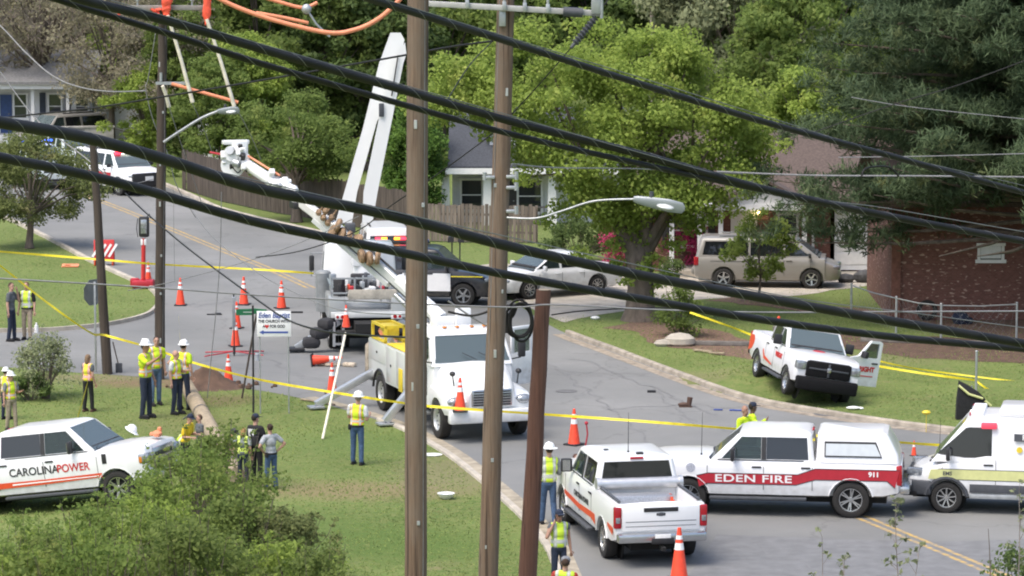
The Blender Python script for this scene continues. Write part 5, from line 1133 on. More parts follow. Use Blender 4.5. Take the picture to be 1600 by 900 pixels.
def crown_clumps(rg, H, cb, Rx, n, cr, lobes=5):
    out = []; ph = [rg.uniform(0, 6.28) for _ in range(3)]
    while len(out) < n:
        a = rg.uniform(0, 6.283); u = rg.uniform(-1, 1); r = rg.uniform(.25, 1) ** .45
        k = 1 + .18 * math.sin(2 * a + ph[0]) + .15 * math.sin(3 * a + ph[1] + 3 * u) + .1 * math.sin(5 * a + ph[2])
        prof = math.sqrt(max(0, 1 - u * u)) * (1 - .18 * u)
        out.append((Rx * r * k * prof * math.cos(a), Rx * r * k * prof * math.sin(a), (H + cb) / 2 + u * (H - cb) / 2 * (r * .6 + .4) * (1 + .12 * math.sin(2 * a + ph[1])), rg.uniform(*cr)))
    return out
def limbs(mb, clumps, H, r0, rg, k=14, base=(0, 0, 0), fork=.35, sway=.35):
    base = V(base); top = V((rg.uniform(-.2, .2), rg.uniform(-.2, .2), H * .82)); pts = [base.lerp(top, t) + V((rg.uniform(-1, 1), rg.uniform(-1, 1), 0)) * sway * (0 if t < .05 else t * .8) for t in (0, .06, .2, .4, .6, .8, 1)]
    mb.tube(pts, [r0 * 1.35, r0, r0 * .86, r0 * .66, r0 * .42, r0 * .22, r0 * .08], 9)
    for c in rg.sample(list(clumps), min(k, len(clumps))):
        e = V(c[:3]); t = min(.8, max(fork, (e.z - 1.0) / H * rg.uniform(.45, .8))); i = min(5, int(t * 6)); s = base.lerp(top, t) + (pts[i] - base.lerp(top, (0, .06, .2, .4, .6, .8, 1)[i])) * .8
        mid = s.lerp(e, .5) + V((rg.uniform(-.3, .3), rg.uniform(-.3, .3), rg.uniform(.0, .4)))
        rr = r0 * (.42 - .25 * t); mb.tube([s, mid, e], [rr, rr * .6, rr * .2], 6)
M_['leaf_bright'] = leafmat('bright_spring_leaves', (.155, .225, .040), (.35, .445, .095), (.42, .47, .12), .5)
M_['leaf_mid'] = leafmat('mid_green_leaves', (.10, .155, .036), (.235, .31, .08), (.28, .325, .09), .55)
M_['leaf_dark'] = leafmat('dark_green_leaves', (.052, .092, .026), (.155, .22, .06), None, .4)
M_['leaf_olive'] = leafmat('olive_budding_leaves', (.22, .205, .14), (.37, .345, .22), (.34, .29, .23), .5)
M_['leaf_pale'] = leafmat('pale_new_leaves', (.15, .18, .09), (.32, .35, .19), (.30, .32, .15), .4)
M_['needle'] = leafmat('pine_needles', (.045, .080, .038), (.140, .20, .095), (.22, .25, .10), .35)
M_['azalea'] = leafmat('azalea_blossom', (.35, .02, .09), (.60, .07, .20), None, .3)
M_['twig'] = mat('bare_twigs', (.24, .205, .18), .95, var=.3)
def tree(name, label, base, H, cb, Rx, n_clump, cr, n_leaf, size, m, seed, r0=.2, group=None, k=16, cat='tree', twigs=0, **kw):
    rg = random.Random(seed); r = empty(name, label, cat, group, base)
    cl_ = crown_clumps(rg, H, cb, Rx, n_clump, cr); tb = MB(); limbs(tb, cl_, H, r0, rg, k)
    obj('crown', leaves(name + '_leaves', cl_, n_leaf, size, seed, M_[m] if isinstance(m, str) else m, **kw), r)
    if twigs:
        for _ in range(twigs):
            c = rg.choice(cl_); p = V(c[:3]); d = V((rg.uniform(-1, 1), rg.uniform(-1, 1), rg.uniform(.1, 1.1))).normalized()
            tb.tube([p - d * .4, p + d * rg.uniform(.6, 1.7)], [.024, .008], 3, 1)
    tb.build('trunk', [M_['bark'], M_['twig']], r, 60)
    return r
# the big bright tree in front of the houses: crown made of leafy sprays hanging low at its edge
def big_tree():
    rg = random.Random(11); o = G(1000, 500); r = empty('maple_tree', 'big bright green spring tree with thick trunk in front of the houses', 'tree', None, o); s = ppm(o)
    cl_ = []
    outline = [(640, 150), (690, 90), (790, 60), (860, 40), (930, 28), (1000, 32), (1080, 70), (1150, 110), (1200, 170), (1225, 250), (1195, 290), (1120, 300), (1060, 345), (1000, 380), (930, 330), (850, 300), (812, 270), (800, 215), (760, 190), (700, 190)]
    poly = [V(((x - 1000) / s, 0, (500 - y) / s)) for x, y in outline]
    px = np.array([p.x for p in poly]); pz = np.array([p.z for p in poly])
    while len(cl_) < 210:
        x = rg.uniform(px.min(), px.max()); z = rg.uniform(pz.min(), pz.max())
        q = [V((p.x, p.z, 0)) for p in poly]
        if not inside(q, np.array([x]), np.array([z]))[0]: continue
        e = min((V((x, z, 0)) - V((p.x, p.z, 0))).length for p in poly)
        cl_.append((x, rg.uniform(-1, 1) * (1.0 + min(2.6, e * 1.0)), z, rg.uniform(.42, .95)))
    low = [(905, 395, .5), (948, 350, .5), (880, 325, .6), (1050, 380, .5), (1080, 352, .5), (1030, 330, .6), (965, 410, .4), (1045, 430, .35), (985, 440, .3), (1105, 335, .5), (850, 345, .4), (1140, 320, .45), (1000, 370, .45), (1020, 400, .4), (985, 345, .5), (940, 320, .5), (1070, 315, .5), (1010, 300, .6), (978, 432, .35), (1028, 440, .3), (1004, 415, .38), (1012, 455, .25), (960, 380, .45)]
    for x, y, rr in low: cl_.append(((x - 1000) / s, rg.uniform(-1.2, .6), (500 - y) / s, rr))
    tb = MB(); H = 9.0
    tb.tube([(0, 0, -.1), (0, 0, .35), (.02, 0, 1.2), (-.05, 0, 2.0), (-.1, .1, 2.6)], [.70, .50, .43, .46, .36], 12)
    for e, rr in (((-2.6, -.3, 6.2), .26), ((-.9, .3, 8.2), .28), ((1.0, -.2, 8.0), .27), ((2.7, .3, 6.0), .24), ((-1.6, -.8, 4.6), .18), ((1.7, -.9, 4.4), .18), ((.2, .8, 7.0), .2)):
        e = V(e); s0 = V((e.x * .06 - .05, 0, 2.1)); m1 = s0.lerp(e, .35) + V((e.x * .05, 0, .5)); tb.tube(catmull([s0, m1, s0.lerp(e, .7) + V((0, 0, .3)), e], 4), [rr - .018 * i * rr / .25 for i in range(13)], 8)
        for c in rg.sample(cl_, 9):
            q = V(c[:3])
            if (q - e).length < 3.2: tb.tube([s0.lerp(e, .6), s0.lerp(e, .6).lerp(q, .5) + V((0, 0, .15)), q], [rr * .3, rr * .2, .015], 5)
    tb.build('trunk', M_['bark'], r, 60)
    obj('crown', leaves('maple_leaves', cl_, 90000, .125, 5, M_['leaf_bright'], aspect=.75, up=.5, out=.35), r)
big_tree()
def pine():
    rg = random.Random(4); o = G(1640, 508); r = empty('pine_tree', 'large dark bluish pine in front of the brick wall', 'tree', None, o); s = ppm(o); cl_ = []; tb = MB()
    H = 17.5; tb.tube([(0, 0, 0), (.05, 0, 4), (-.05, 0, 9), (0, 0, H)], [.36, .3, .2, .03], 10)
    z = 2.9
    while z < H:
        f = (z - 2.9) / (H - 2.9); L = 9.0 * (1 - f) ** .58 * (1.0 if f > .06 else .9) + .3; nb = rg.randint(9, 11); a0 = rg.uniform(0, 6.28)
        for i in range(nb):
            a = a0 + i * 6.283 / nb + rg.uniform(-.3, .3); l = L * rg.uniform(.72, 1.06); e = V((math.cos(a) * l, math.sin(a) * l, z + l * rg.uniform(-.05, .28) - ((.55 if math.cos(a) < -.5 else -.15) if f < .12 else .2 if f < .3 else 0)))
            p0 = V((0, 0, z)); md = p0.lerp(e, .55) + V((0, 0, -.15)); tb.tube([p0, md, e], [.085, .055, .015], 5)
            for t in (.28, .38, .48, .57, .66, .75, .84, .92, 1.0):
                for _ in range(2):
                    q = p0.lerp(md, t / .55) if t < .55 else md.lerp(e, (t - .55) / .45)
                    cl_.append((q.x + rg.gauss(0, .38), q.y + rg.gauss(0, .38), q.z + rg.uniform(-.15, .5), rg.uniform(.34, .68)))
        z += rg.uniform(.42, .62)
    cl_ = [c for c in cl_ if not (c[2] < 3.9 and c[0] > -4.6 and c[1] < 1)]
    tb.build('trunk', M_['bark'], r, 60)
    obj('crown', leaves('pine_needles', cl_, 480000, .30, 9, M_['needle'], aspect=.14, up=.2, spread=1.6, out=1.3), r)
pine()
# smaller trees and shrubs one can point at
t = tree('young_tree', 'small dark tree on the mown island lawn beyond the cable', G(46, 388), 4.5, 1.0, 2.5, 78, (.38, .72), 22000, .12, leafmat('bronze_green_leaves', (.085, .115, .036), (.22, .25, .08), (.28, .25, .12), .4), 21, .15, k=20)
t = tree('young_tree', 'slender light green sapling hiding the side of the minivan', G(1185, 472), 3.1, .7, 1.15, 34, (.2, .42), 4200, .12, 'leaf_bright', 23, .05)
t = tree('redbud_tree', 'yellow green tree with grey trunk behind the dark board fence', G(463, 347), 5.4, 1.9, 2.4, 60, (.45, .85), 16000, .15, 'leaf_mid', 25, .22)
t = tree('twiggy_tree', 'tall greyish twiggy tree standing over the white house roof', V((-24.5, 187, 0)), 12.5, 4.4, 5.0, 90, (.6, 1.2), 5200, .22, 'leaf_olive', 41, .22, k=40, twigs=620)
t = tree('holly_tree', 'dense leafy evergreen beside the upright white boom', G(648, 352), 5.4, .3, 1.25, 70, (.4, .7), 17000, .15, leafmat('holly_leaves', (.035, .085, .014), (.115, .20, .030), None, .3), 27, .14)
def shrub(name, label, base, H, Rx, n_leaf, size, m, seed, cat='shrub', group=None, nst=9, ncl=34, cr=(.22, .45), zb=.1, ms='bark'):
    rg = random.Random(seed); r = empty(name, label, cat, group, base); cl_ = crown_clumps(rg, H, zb, Rx, ncl, tuple(k * H / 1.6 for k in cr)); tb = MB()
    for c in rg.sample(cl_, min(nst, len(cl_))): tb.tube([(rg.uniform(-.12, .12), rg.uniform(-.12, .12), -.05), (c[0] * .5, c[1] * .5, c[2] * .6), c[:3]], [.022, .015, .005], 4)
    if H > 1.4:
        for k in range(12):
            a = rg.uniform(0, 6.28); q = rg.uniform(.2, 1.05) * Rx; e = V((math.cos(a) * q, math.sin(a) * q, H * rg.uniform(.95, 1.28) * (1 - .25 * q / Rx))); tb.tube([(e.x * .4, e.y * .4, H * .3), (e.x * .85, e.y * .85, e.z * .75), e], [.014, .009, .004], 4)
            for t in (.62, .75, .88, 1.0): cl_.append((e.x * t + rg.gauss(0, .06), e.y * t + rg.gauss(0, .06), e.z * t, .10))
    tb.build('stem', M_[ms], r, 0); obj('foliage', leaves(name + '_leaves', cl_, n_leaf, size, seed, M_[m] if isinstance(m, str) else m, aspect=.6), r); return r
shrub('azalea_shrub', 'small pink blooming azalea left of the big tree trunk', G(964, 418), 1.7, .55, 2600, .085, 'azalea', 31)
shrub('azalea_shrub', 'wide pink blooming azalea beside the parked minivan', G(1082, 424), 1.6, .95, 4200, .09, 'azalea', 32)
shrub('boxwood_shrub', 'dark green shrub on the leaf bed beside the big trunk', G(1060, 526), 1.55, .75, 4200, .085, 'leaf_mid', 33)
shrub('boxwood_shrub', 'dark hedge clump behind the damaged white sedan', G(905, 412), 1.6, 1.5, 5600, .10, 'leaf_dark', 34)
shrub('boxwood_shrub', 'low green clump under the brick house porch rail', G(1050, 440), .8, .5, 1500, .085, 'leaf_dark', 37)
shrub('wild_shrub', 'airy light green shrub at the edge of the side street', G(72, 622), 1.75, .85, 3600, .085, 'leaf_pale', 35, nst=20)
shrub('wild_shrub', 'dark grassy shrub at the foot of the airy one', G(48, 625), .8, .55, 1900, .09, 'leaf_dark', 36)
# overgrown bank in front: one shrub after another
def bank():
    protos = []
    for i, (H, Rx, n, size, m) in enumerate(((2.5, 1.35, 7500, .095, leafmat('bank_leaves', (.105, .155, .036), (.26, .33, .085), (.30, .32, .10), .5)), (2.1, 1.5, 7500, .085, 'leaf_bright'), (2.7, 1.15, 6000, .085, leafmat('fresh_hedge_leaves', (.11, .175, .036), (.27, .35, .085), (.32, .32, .10), .5)), (1.6, 1.3, 7500, .08, leafmat('dusky_hedge_leaves', (.09, .115, .038), (.21, .24, .085), (.28, .23, .11), .4)))):
        protos.append((H, Rx, n, size, m))
    kinds = ('dense mid green shrub', 'bushy bright green shrub', 'tall fresh green shrub', 'low dusky green shrub')
    spots = [(-30, 1050, 2, 1.0), (40, 1015, 2, .95), (110, 1010, 1, 1.0), (175, 970, 2, .95), (238, 950, 1, 1.0), (300, 905, 2, 1.05), (335, 875, 0, 1.05), (395, 905, 3, 1.0), (450, 905, 3, .85), (520, 1040, 3, .8), (20, 1075, 1, 1.1), (150, 1075, 2, 1.1), (290, 1060, 0, 1.1), (420, 1030, 1, 1.0), (500, 1060, 0, .9), (-70, 1080, 0, 1.1), (215, 1010, 3, 1.2), (355, 985, 0, 1.0), (80, 1040, 0, .9)]
    wh = ['at the picture edge below the pickup door', 'below the lettered pickup door', 'under the pickup running board', 'covering the pickup front wheel', 'before the pickup grille', 'at the end of the fallen pole', 'screening the crouching helpers', 'below the pair in black uniform and grey t-shirt', 'at the outer rim of the bank beside open lawn']
    base = {}; cnt = 0
    for j, (x, y, k, s) in enumerate(spots):
        lab = kinds[k] + ' ' + (wh[j] if j < len(wh) else 'deep in the overgrown bank'); g = 'shrubs on the overgrown bank'
        if k not in base:
            H, Rx, n, size, m = protos[k]; o = shrub('bank_shrub', lab, G(x, y), H, Rx, n, size, m, 50 + k, group=g, nst=22, ncl=46, cr=(.16, .36)); base[k] = o
        else: o = copy_tree(base[k])
        o.location = G(x, y); o.scale = (s,) * 3; o.rotation_euler.z = j * 1.7; o['label'] = lab
        if j >= len(wh): o['label'] = kinds[k] + ' crowded among others deep in the overgrown bank'
bank()
# thin saplings at the lower edge by the road
def sapling(px, py, D, H, label, seed, leafy, dead=False, r=.02):
    rg = random.Random(seed); top = P(px, py, D); o = empty('sapling', label, 'sapling', 'thin saplings in front of the road', V((top.x, top.y, top.z - H)))
    tb = MB(); lean = rg.uniform(-.25, .25); f = lambda t: V((lean * (t - 1), 0, H * t)) + V((math.sin(t * 5 + seed) * .03, 0, 0))
    tb.tube([f(i / 8) for i in range(9)], [r * (1 - .8 * i / 8) for i in range(9)], 6); cl_ = []
    for i in range(leafy):
        t = 1 - .5 * (i / max(1, leafy)) ** 1.2; p = f(t); a = rg.uniform(0, 6.28); l = rg.uniform(.12, .5) * (1.25 - t); e = p + V((math.cos(a) * l, math.sin(a) * l, rg.uniform(0, .22)))
        tb.tube([p, e], [.007, .003], 4); cl_.append((*e, .09))
    tb.build('stem', M_['twig'] if not dead else M_['bark'], o, 0)
    if cl_: obj('foliage', leaves('sapling_leaves', cl_, leafy * 6, .11, seed, M_['leaf_pale'], aspect=.5, spread=1.2), o)
sapling(1400, 783, 66, 3.4, 'leafy sapling in front of the fire truck rear wheel', 1, 26)
sapling(1436, 850, 66, 3.0, 'short wispy sapling beside the yellow road line', 2, 9)
sapling(1282, 838, 66, 3.0, 'nearly bare sapling below the lettered fire truck door', 3, 7)
sapling(1543, 826, 65, 3.0, 'dark bare stem in front of the ambulance', 4, 0, True, .028)
sapling(1594, 768, 65, 3.2, 'leafy sapling at the ambulance side', 5, 16)
sapling(1322, 872, 67, 2.6, 'short leafy sapling below the fire truck bed', 6, 14)
shrub('bank_shrub', 'dark green shrub below the ambulance at the road edge', G(1600, 1000), 1.7, .8, 3600, .085, 'leaf_dark', 66, group='shrubs on the overgrown bank')
# background wood
def wood():
    spec = [('leaf_mid', 13.5, 2.5, 4.6, .34, 0), ('leaf_olive', 13, 2.5, 4.4, .24, 420), ('leaf_dark', 14, 2.0, 4.4, .36, 0), ('leaf_pale', 13, 2.2, 4.4, .30, 120), ('leaf_bright', 11.5, 2.0, 4.0, .32, 0)]
    kinds = ['mid green leafy tree', 'greyish budding tree with thin twigs', 'dark green dense tree', 'pale new leaved tree', 'bright yellow green tree']
    rows = [  # photo x, D, kind, scale
        (-40, 205, 1, 1.1), (175, 182, 1, .8), (260, 178, 1, .75), (-80, 186, 1, .8), (100, 200, 1, .95), (150, 200, 1, 1.1), (60, 215, 1, 1.2), (240, 205, 1, 1.0), (190, 190, 4, .62), (330, 195, 0, .95), (300, 208, 3, 1.0), (400, 185, 0, .9), (290, 178, 0, .6),
        (480, 195, 0, 1.0), (555, 188, 2, 1.0), (430, 208, 4, 1.1), (620, 200, 0, 1.05), (575, 172, 2, .8), (510, 172, 0, .75), (690, 180, 0, .95), (740, 195, 4, 1.05), (660, 208, 2, 1.15), (800, 190, 2, 1.0), (860, 200, 0, 1.05),
        (930, 190, 2, 1.05), (1000, 205, 2, 1.15), (1085, 185, 2, .95), (1150, 176, 3, 1.0), (1215, 190, 3, 1.05), (1290, 182, 0, 1.0), (1240, 165, 0, .72), (1350, 195, 2, 1.1), (1430, 188, 0, 1.05), (1510, 195, 2, 1.1), (1600, 185, 2, 1.0), (1260, 150, 4, .60), (1660, 195, 0, 1.1),
        (380, 168, 4, .55), (345, 166, 0, .5), (225, 176, 4, .42)]
    base = {}
    zones = ((330, 'behind the white house up the hill'), (640, 'behind the dark board fence'), (900, 'behind the white bungalow'), (1700, 'behind the brick house'))
    for j, (px, D, k, s) in enumerate(rows):
        z = next(t for lim, t in zones if px < lim); lab = kinds[k] + ' in the wood ' + z; p = V(((px - 800) / FOC * (D * math.cos(TH) + CAM_H * math.sin(TH)), D, bump_h(0, D) - .1))
        if k not in base:
            m, H, cb, Rx, ls, tw = spec[k]; o = tree('woodland_tree', lab, p, H, cb, Rx, 100, (.7, 1.35), 26000 if k != 1 else 13000, ls, m, 70 + k, .24, 'trees of the wood behind the houses', k=26, twigs=tw); base[k] = o
        else: o = copy_tree(base[k])
        o.location = p; o.scale = (s, s, s * (1 + .1 * math.sin(j * 2.1))); o.rotation_euler.z = j * 2.4; o['label'] = lab
    rg = random.Random(8); cl_ = []
    for i in range(420):
        y = rg.uniform(212, 262); x = rg.uniform(-48, 48); cl_.append((x, y, bump_h(0, y) + rg.uniform(0, 11), rg.uniform(1.2, 2.6)))
    o = obj('woods', leaves('woods', cl_, 60000, .62, 3, M_['leaf_mid'])); tag(o, kind='stuff')
    cl_ = []
    for i in range(260):
        px = rg.uniform(200, 1300); y = rg.uniform(168, 190); x = (px - 800) / FOC * y; cl_.append((x, y, rg.uniform(.1, 1.1), rg.uniform(.5, 1.1)))
    o = obj('undergrowth', leaves('undergrowth', cl_, 16000, .26, 4, M_['leaf_mid'])); tag(o, kind='stuff')
    for px, py, D, h, a in ((1020, 0, 178, 9.5, .0), (1056, 20, 178, 9, .25)):
        b = P(px, py, D); t = empty('bare_tree', 'pale bare trunk leaning among the dark trees' if a else 'pale straight bare trunk among the dark trees', 'tree', None, (b.x, b.y, 0)); tb = MB()
        tb.tube([(-a * 3, 0, 0), (-a * 2, 0, h * .5), (0, 0, h * .9), (a * 2.5, 0, h + 4)], [.2, .16, .13, .08], 8); tb.build('trunk', mat('pale_bark', (.26, .23, .20), .9, var=.2), t, 60)
        q = MB(); [q.tube([(0, 0, h * .8 + i * .6), (.8 * (-1) ** i, .3, h * .8 + 1.2 + i * .6)], [.05, .01], 5) for i in range(4)]; q.build('branch', M_['twig'], t, 0)
wood()
# ------------------------------------------------------------------ people (local axes: facing -y, person's left +x, 1.78 m tall before scaling)
def skin(name, c): return mat(name, c, .6, var=.08)
SK = [skin('fair_skin', (.46, .27, .20)), skin('tan_skin', (.34, .19, .13)), skin('brown_skin', (.12, .065, .045))]
M_['eye'] = mat('eye_dark', (.02, .015, .012), .3, var=0); M_['lip'] = mat('lip', (.30, .10, .085), .5, var=0)
cloth = {}
def fabric(col, nm):
    if nm not in cloth: cloth[nm] = mat(nm, col, .9, var=.22, scale=14, bump=.35, bscale=22)
    return cloth[nm]
JEANS = fabric((.055, .10, .19), 'blue_jeans'); NAVY = fabric((.018, .026, .05), 'navy_cloth'); KHAKI = fabric((.33, .27, .20), 'khaki_cloth'); BLACK = fabric((.014, .014, .016), 'black_cloth')
GREY = fabric((.20, .21, .23), 'grey_cloth'); LGREY = fabric((.36, .38, .40), 'light_grey_cloth'); LIMESHIRT = fabric((.52, .72, .02), 'lime_shirt'); GOLD = fabric((.72, .50, .02), 'golden_yellow_shirt'); WHITE = fabric((.66, .67, .68), 'white_cloth'); TEE = fabric((.10, .11, .12), 'charcoal_shirt'); DENIM2 = fabric((.10, .16, .26), 'pale_jeans')
def vest_material(nm, base, band, edge):
    m, n, l, b = new_mat(nm)
    tc = n.new('ShaderNodeTexCoord'); sp = n.new('ShaderNodeSeparateXYZ'); l.new(tc.outputs['Object'], sp.inputs[0])
    def near(sock, v, w):
        s = N(n, 'ShaderNodeMath', operation='SUBTRACT'); l.new(sock, s.inputs[0]); s.inputs[1].default_value = v
        a = N(n, 'ShaderNodeMath', operation='ABSOLUTE'); l.new(s.outputs[0], a.inputs[0]); c = N(n, 'ShaderNodeMath', operation='LESS_THAN'); l.new(a.outputs[0], c.inputs[0]); c.inputs[1].default_value = w; return c.outputs[0]
    ab = N(n, 'ShaderNodeMath', operation='ABSOLUTE'); l.new(sp.outputs[0], ab.inputs[0])
    def mx(a, c):
        q = N(n, 'ShaderNodeMath', operation='MAXIMUM'); l.new(a, q.inputs[0]); l.new(c, q.inputs[1]); return q.outputs[0]
    wide = mx(near(sp.outputs[2], 1.10, .048), near(ab.outputs[0], .115, .040)); thin = mx(near(sp.outputs[2], 1.10, .024), near(ab.outputs[0], .115, .020))
    f = ramp(n, l, ntex(n, l, 12), .3, .7); c = mixc(n, l, tuple(k * .82 for k in base), base, f)
    l.new(mixc(n, l, mixc(n, l, c, edge, wide), band, thin), b.inputs['Base Color']); b.inputs['Roughness'].default_value = .75
    return m
VEST = vest_material('lime_safety_vest', (.60, .80, .03), (.55, .56, .52), (.78, .30, .06)); VEST2 = vest_material('lime_vest_grey_bands', (.60, .80, .05), (.52, .54, .52), (.40, .46, .30)); VESTP = vest_material('yellow_vest_pink_trim', (.72, .70, .06), (.75, .50, .45), (.80, .25, .16)); VESTK = vest_material('lime_vest_grey_back', (.20, .23, .22), (.62, .70, .20), (.60, .80, .05))
def person(px, py, hpx, face, label, shirt, pants, vest=None, hat=None, hair=(.03, .02, .015), arms=('down', 'down'), stride=.0, lean=0, sk=0, sleeves=.55, longhair=0, female=False, shoe=None, glasses=False, D=None, extra=None, head_turn=0, wide=1.0):
    rg = random.Random(label); base = G(px, py); s = hpx / ppm(base) / 1.78; s = s / 1.03 if hat in ('hard', 'wide', 'dark_hard') else s
    Lm = Matrix.Rotation(R(lean), 3, 'X') @ Matrix.Rotation(rg.uniform(-.06, .06), 3, 'Y') @ Matrix.Rotation(rg.uniform(-.14, .14), 3, 'Z'); head_turn = head_turn or rg.uniform(-28, 28); stride = stride or rg.uniform(-.05, .07); hip = V((0, 0, .93))
    U = lambda p: hip + Lm @ (V(p) - hip) if p[2] > .95 else V(p)
    uw = 1.0 if not female else .88
    sh = [V((.19 * uw * k, 0, 1.43)) for k in (1, -1)]
    pre = {'down': ((.05, .02, -.29), (.07, -.05, -.54)), 'hip': ((.21, .09, -.22), (.02, -.02, -.42)), 'fwd': ((.05, -.02, -.28), (.02, -.27, -.22)), 'phone': ((.13, -.14, -.22), (-.06, -.10, .12)), 'face': ((.05, -.16, -.22), (-.12, -.17, .10)), 'fold': ((.06, -.06, -.27), (-.24, -.20, -.22)), 'point': ((.08, -.24, -.13), (.04, -.47, .02)), 'reach': ((.05, -.16, -.24), (.03, -.36, -.34)), 'back': ((.08, .06, -.28), (.02, .10, -.52))}
    A = []
    for i, k in enumerate((1, -1)):
        e, w = pre[arms[i]]; A.append((U(sh[i]), U(sh[i] + V((e[0] * k, e[1], e[2]))), U(sh[i] + V((w[0] * k, w[1], w[2])))))
    st = stride; L = [(V((.09, 0, .92)), V((.105, -st * .5 - .02, .50)), V((.12, -st, .09))), (V((-.09, 0, .92)), V((-.105, st * .35 - .03, .50)), V((-.12, st, .09)))]
    head = U((0, -.015, 1.655)); Hm = Lm @ Matrix.Rotation(R(head_turn), 3, 'Z')
    Hp = lambda x, y, z: head + Hm @ V((x, y, z))
    b = MB()
    b.ell((0, 0, .95), (.155, .105, .12), 14).ell(U((0, 0, 1.09)), (.135 * wide, .095 * wide, .14), 14, Lm).ell(U((0, 0, 1.28)), (.168 * uw, .11, .17), 14, Lm).caps(U((-.155 * uw, 0, 1.425)), U((.155 * uw, 0, 1.425)), .062, .062).caps(U((0, .005, 1.45)), U((0, -.005, 1.58)), .062, .054)
    b.ell(Hp(0, .012, .02), (.074, .092, .105), 16, Hm).ell(Hp(0, -.025, -.055), (.054, .062, .062), 12, Hm).ell(Hp(0, -.098, -.012), (.014, .022, .024), 8, Hm).ell(Hp(.076, .01, 0), (.012, .022, .034), 8, Hm).ell(Hp(-.076, .01, 0), (.012, .022, .034), 8, Hm)
    for h, k, a in L: b.caps(h, k, .083, .056).caps(k, a, .058, .040).ell(a + V((0, -.06, -.045)), (.042, .125, .042), 10)
    for k, (a, e, w) in enumerate(A): b.caps(a, e, .052, .041).caps(e, w, .043, .028); d = (w - e).normalized(); b.ell(w + d * .05, (.036, .024, .055), 10, rot_to(d))
    me = remesh(b, .0145, [SK[sk], M_['eye'], M_['lip']], 'person', 3)
    f = MB()                                    # five fingers rooted in each palm; eyes and mouth
    for k, (a, e, w) in enumerate(A):
        d = (w - e).normalized(); Mx = rot_to(d); sg = 1 if k == 0 else -1; cx = d.cross(V((0, -1, .2))).normalized(); nn = d.cross(cx)
        for q, ln in zip((-.027, -.009, .009, .027), (.066, .078, .074, .058)):
            p0 = w + d * .075 + cx * q; p1 = p0 + d * ln * .55 + nn * .008; p2 = p1 + d * ln * .4 + nn * .024; f.tube([p0, p1, p2], [.0095, .009, .007], 6)
        p0 = w + d * .035 - cx * .03 * sg; p1 = p0 - cx * .028 * sg + d * .028; f.tube([p0, p1, p1 + d * .03 + nn * .01], [.011, .010, .008], 6)
    for x in (.03, -.03):
        f.ell(Hp(x, -.083, .018), (.013, .008, .008), 8, Hm, mi=1); f.box(Hp(x, -.090, .040), (.034, .010, .008), Hm, mi=1)
    f.ell(Hp(0, -.088, -.058), (.024, .008, .007), 8, Hm, mi=2)
    bm = bmesh.new(); bm.from_mesh(me); fm = f.mesh('f', [SK[sk], M_['eye'], M_['lip']], 60); bm.from_mesh(fm); bm.to_mesh(me); bm.free(); bpy.data.meshes.remove(fm)
    me.polygons.foreach_set('use_smooth', [True] * len(me.polygons))
    o = obj('person', me); o.location = base; o.scale = (s, s, s); o.rotation_euler.z = R(face); tag(o, label, 'person')
    # clothes
    t = MB(); i = .016
    t.ell((0, 0, .98), (.155 + i, .108 + i, .12), 14).ell(U((0, 0, 1.09)), (.140 * wide + i, .10 * wide + i, .15), 14, Lm).ell(U((0, 0, 1.28)), (.170 * uw + i, .113 + i, .17), 14, Lm).caps(U((-.155 * uw, 0, 1.42)), U((.155 * uw, 0, 1.42)), .066 + i, .066 + i).caps(U((0, 0, 1.43)), U((0, 0, 1.485)), .08, .064)
    for a, e, w in A:
        if sleeves <= 1: t.caps(a, a.lerp(e, sleeves), .056 + i, .054 + i)
        else: t.caps(a, e, .054 + i, .046 + i); t.caps(e, e.lerp(w, .93), .046 + i, .034 + i)
    obj('shirt', remesh(t, .019, shirt, 'shirt', 3), o)
    p = MB(); p.ell((0, 0, .94), (.158 + .012, .112 + .012, .125), 14)
    for h, k, a in L: p.caps(h, k, .092, .070).caps(k, a + V((0, 0, .0)), .072, .060)
    obj('trousers', remesh(p, .019, pants, 'trousers', 3), o)
    for h, k, a in L: MB().ell(a + V((0, -.055, -.038)), (.050, .142, .052), 12).box(a + V((0, -.055, -.072)), (.09, .27, .03), b=.012).build('shoe', shoe or BLACK, o, 60)
    if vest:
        v = MB(); j = .034; v.ell(U((0, 0, 1.02)), (.158 + j, .112 + j, .10), 14).ell(U((0, 0, 1.10)), (.142 * wide + j, .10 * wide + j, .15), 14, Lm).ell(U((0, 0, 1.28)), (.172 * uw + j, .113 + j, .17), 14, Lm).caps(U((-.125 * uw, 0, 1.425)), U((.125 * uw, 0, 1.425)), .066 + j, .066 + j)
        vm = remesh(v, .019, vest, 'vest', 3)
        if lean:                                # keep the band height when the body leans: bake the vest upright, then bend it
            pass
        obj('vest', vm, o)
    hm = fabric(hair, 'hair_%d' % int(hair[0] * 1000)) if hair else None
    def headobj(nm, mb, m): 
        mm = mb.mesh(nm, m, 50); q = obj(nm, mm, o); q.matrix_local = Matrix.Translation(head) @ Hm.to_4x4(); return q
    if hair:
        h = MB(); h.ell((0, .022, .035), (.083, .096, .102), 16, keep=lambda c: not (c.y < -.045 and c.z < .075) and c.z > -.05 and not (c.y < .0 and c.z < .0))
        if longhair == 1: h.ell((0, .075, -.06), (.075, .05, .13), 12)
        if longhair == 2: h.ell((0, .12, .07), (.045, .045, .045), 10)
        headobj('hair', h, hm)
    if hat in ('hard', 'wide', 'dark_hard'):
        m = M_['hat_w'] if hat != 'dark_hard' else M_['plastic']; br = .15 if hat != 'wide' else .185
        h = MB().lathe([(br, .055), (br + .004, .06), (.118, .075), (.114, .11), (.095, .155), (.055, .185), (0, .192)], n=24).box((0, 0, .185), (.03, .18, .02), b=.008).box((0, -.14, .062), (.14, .10, .012), b=.005); headobj('hard_hat', h, m)
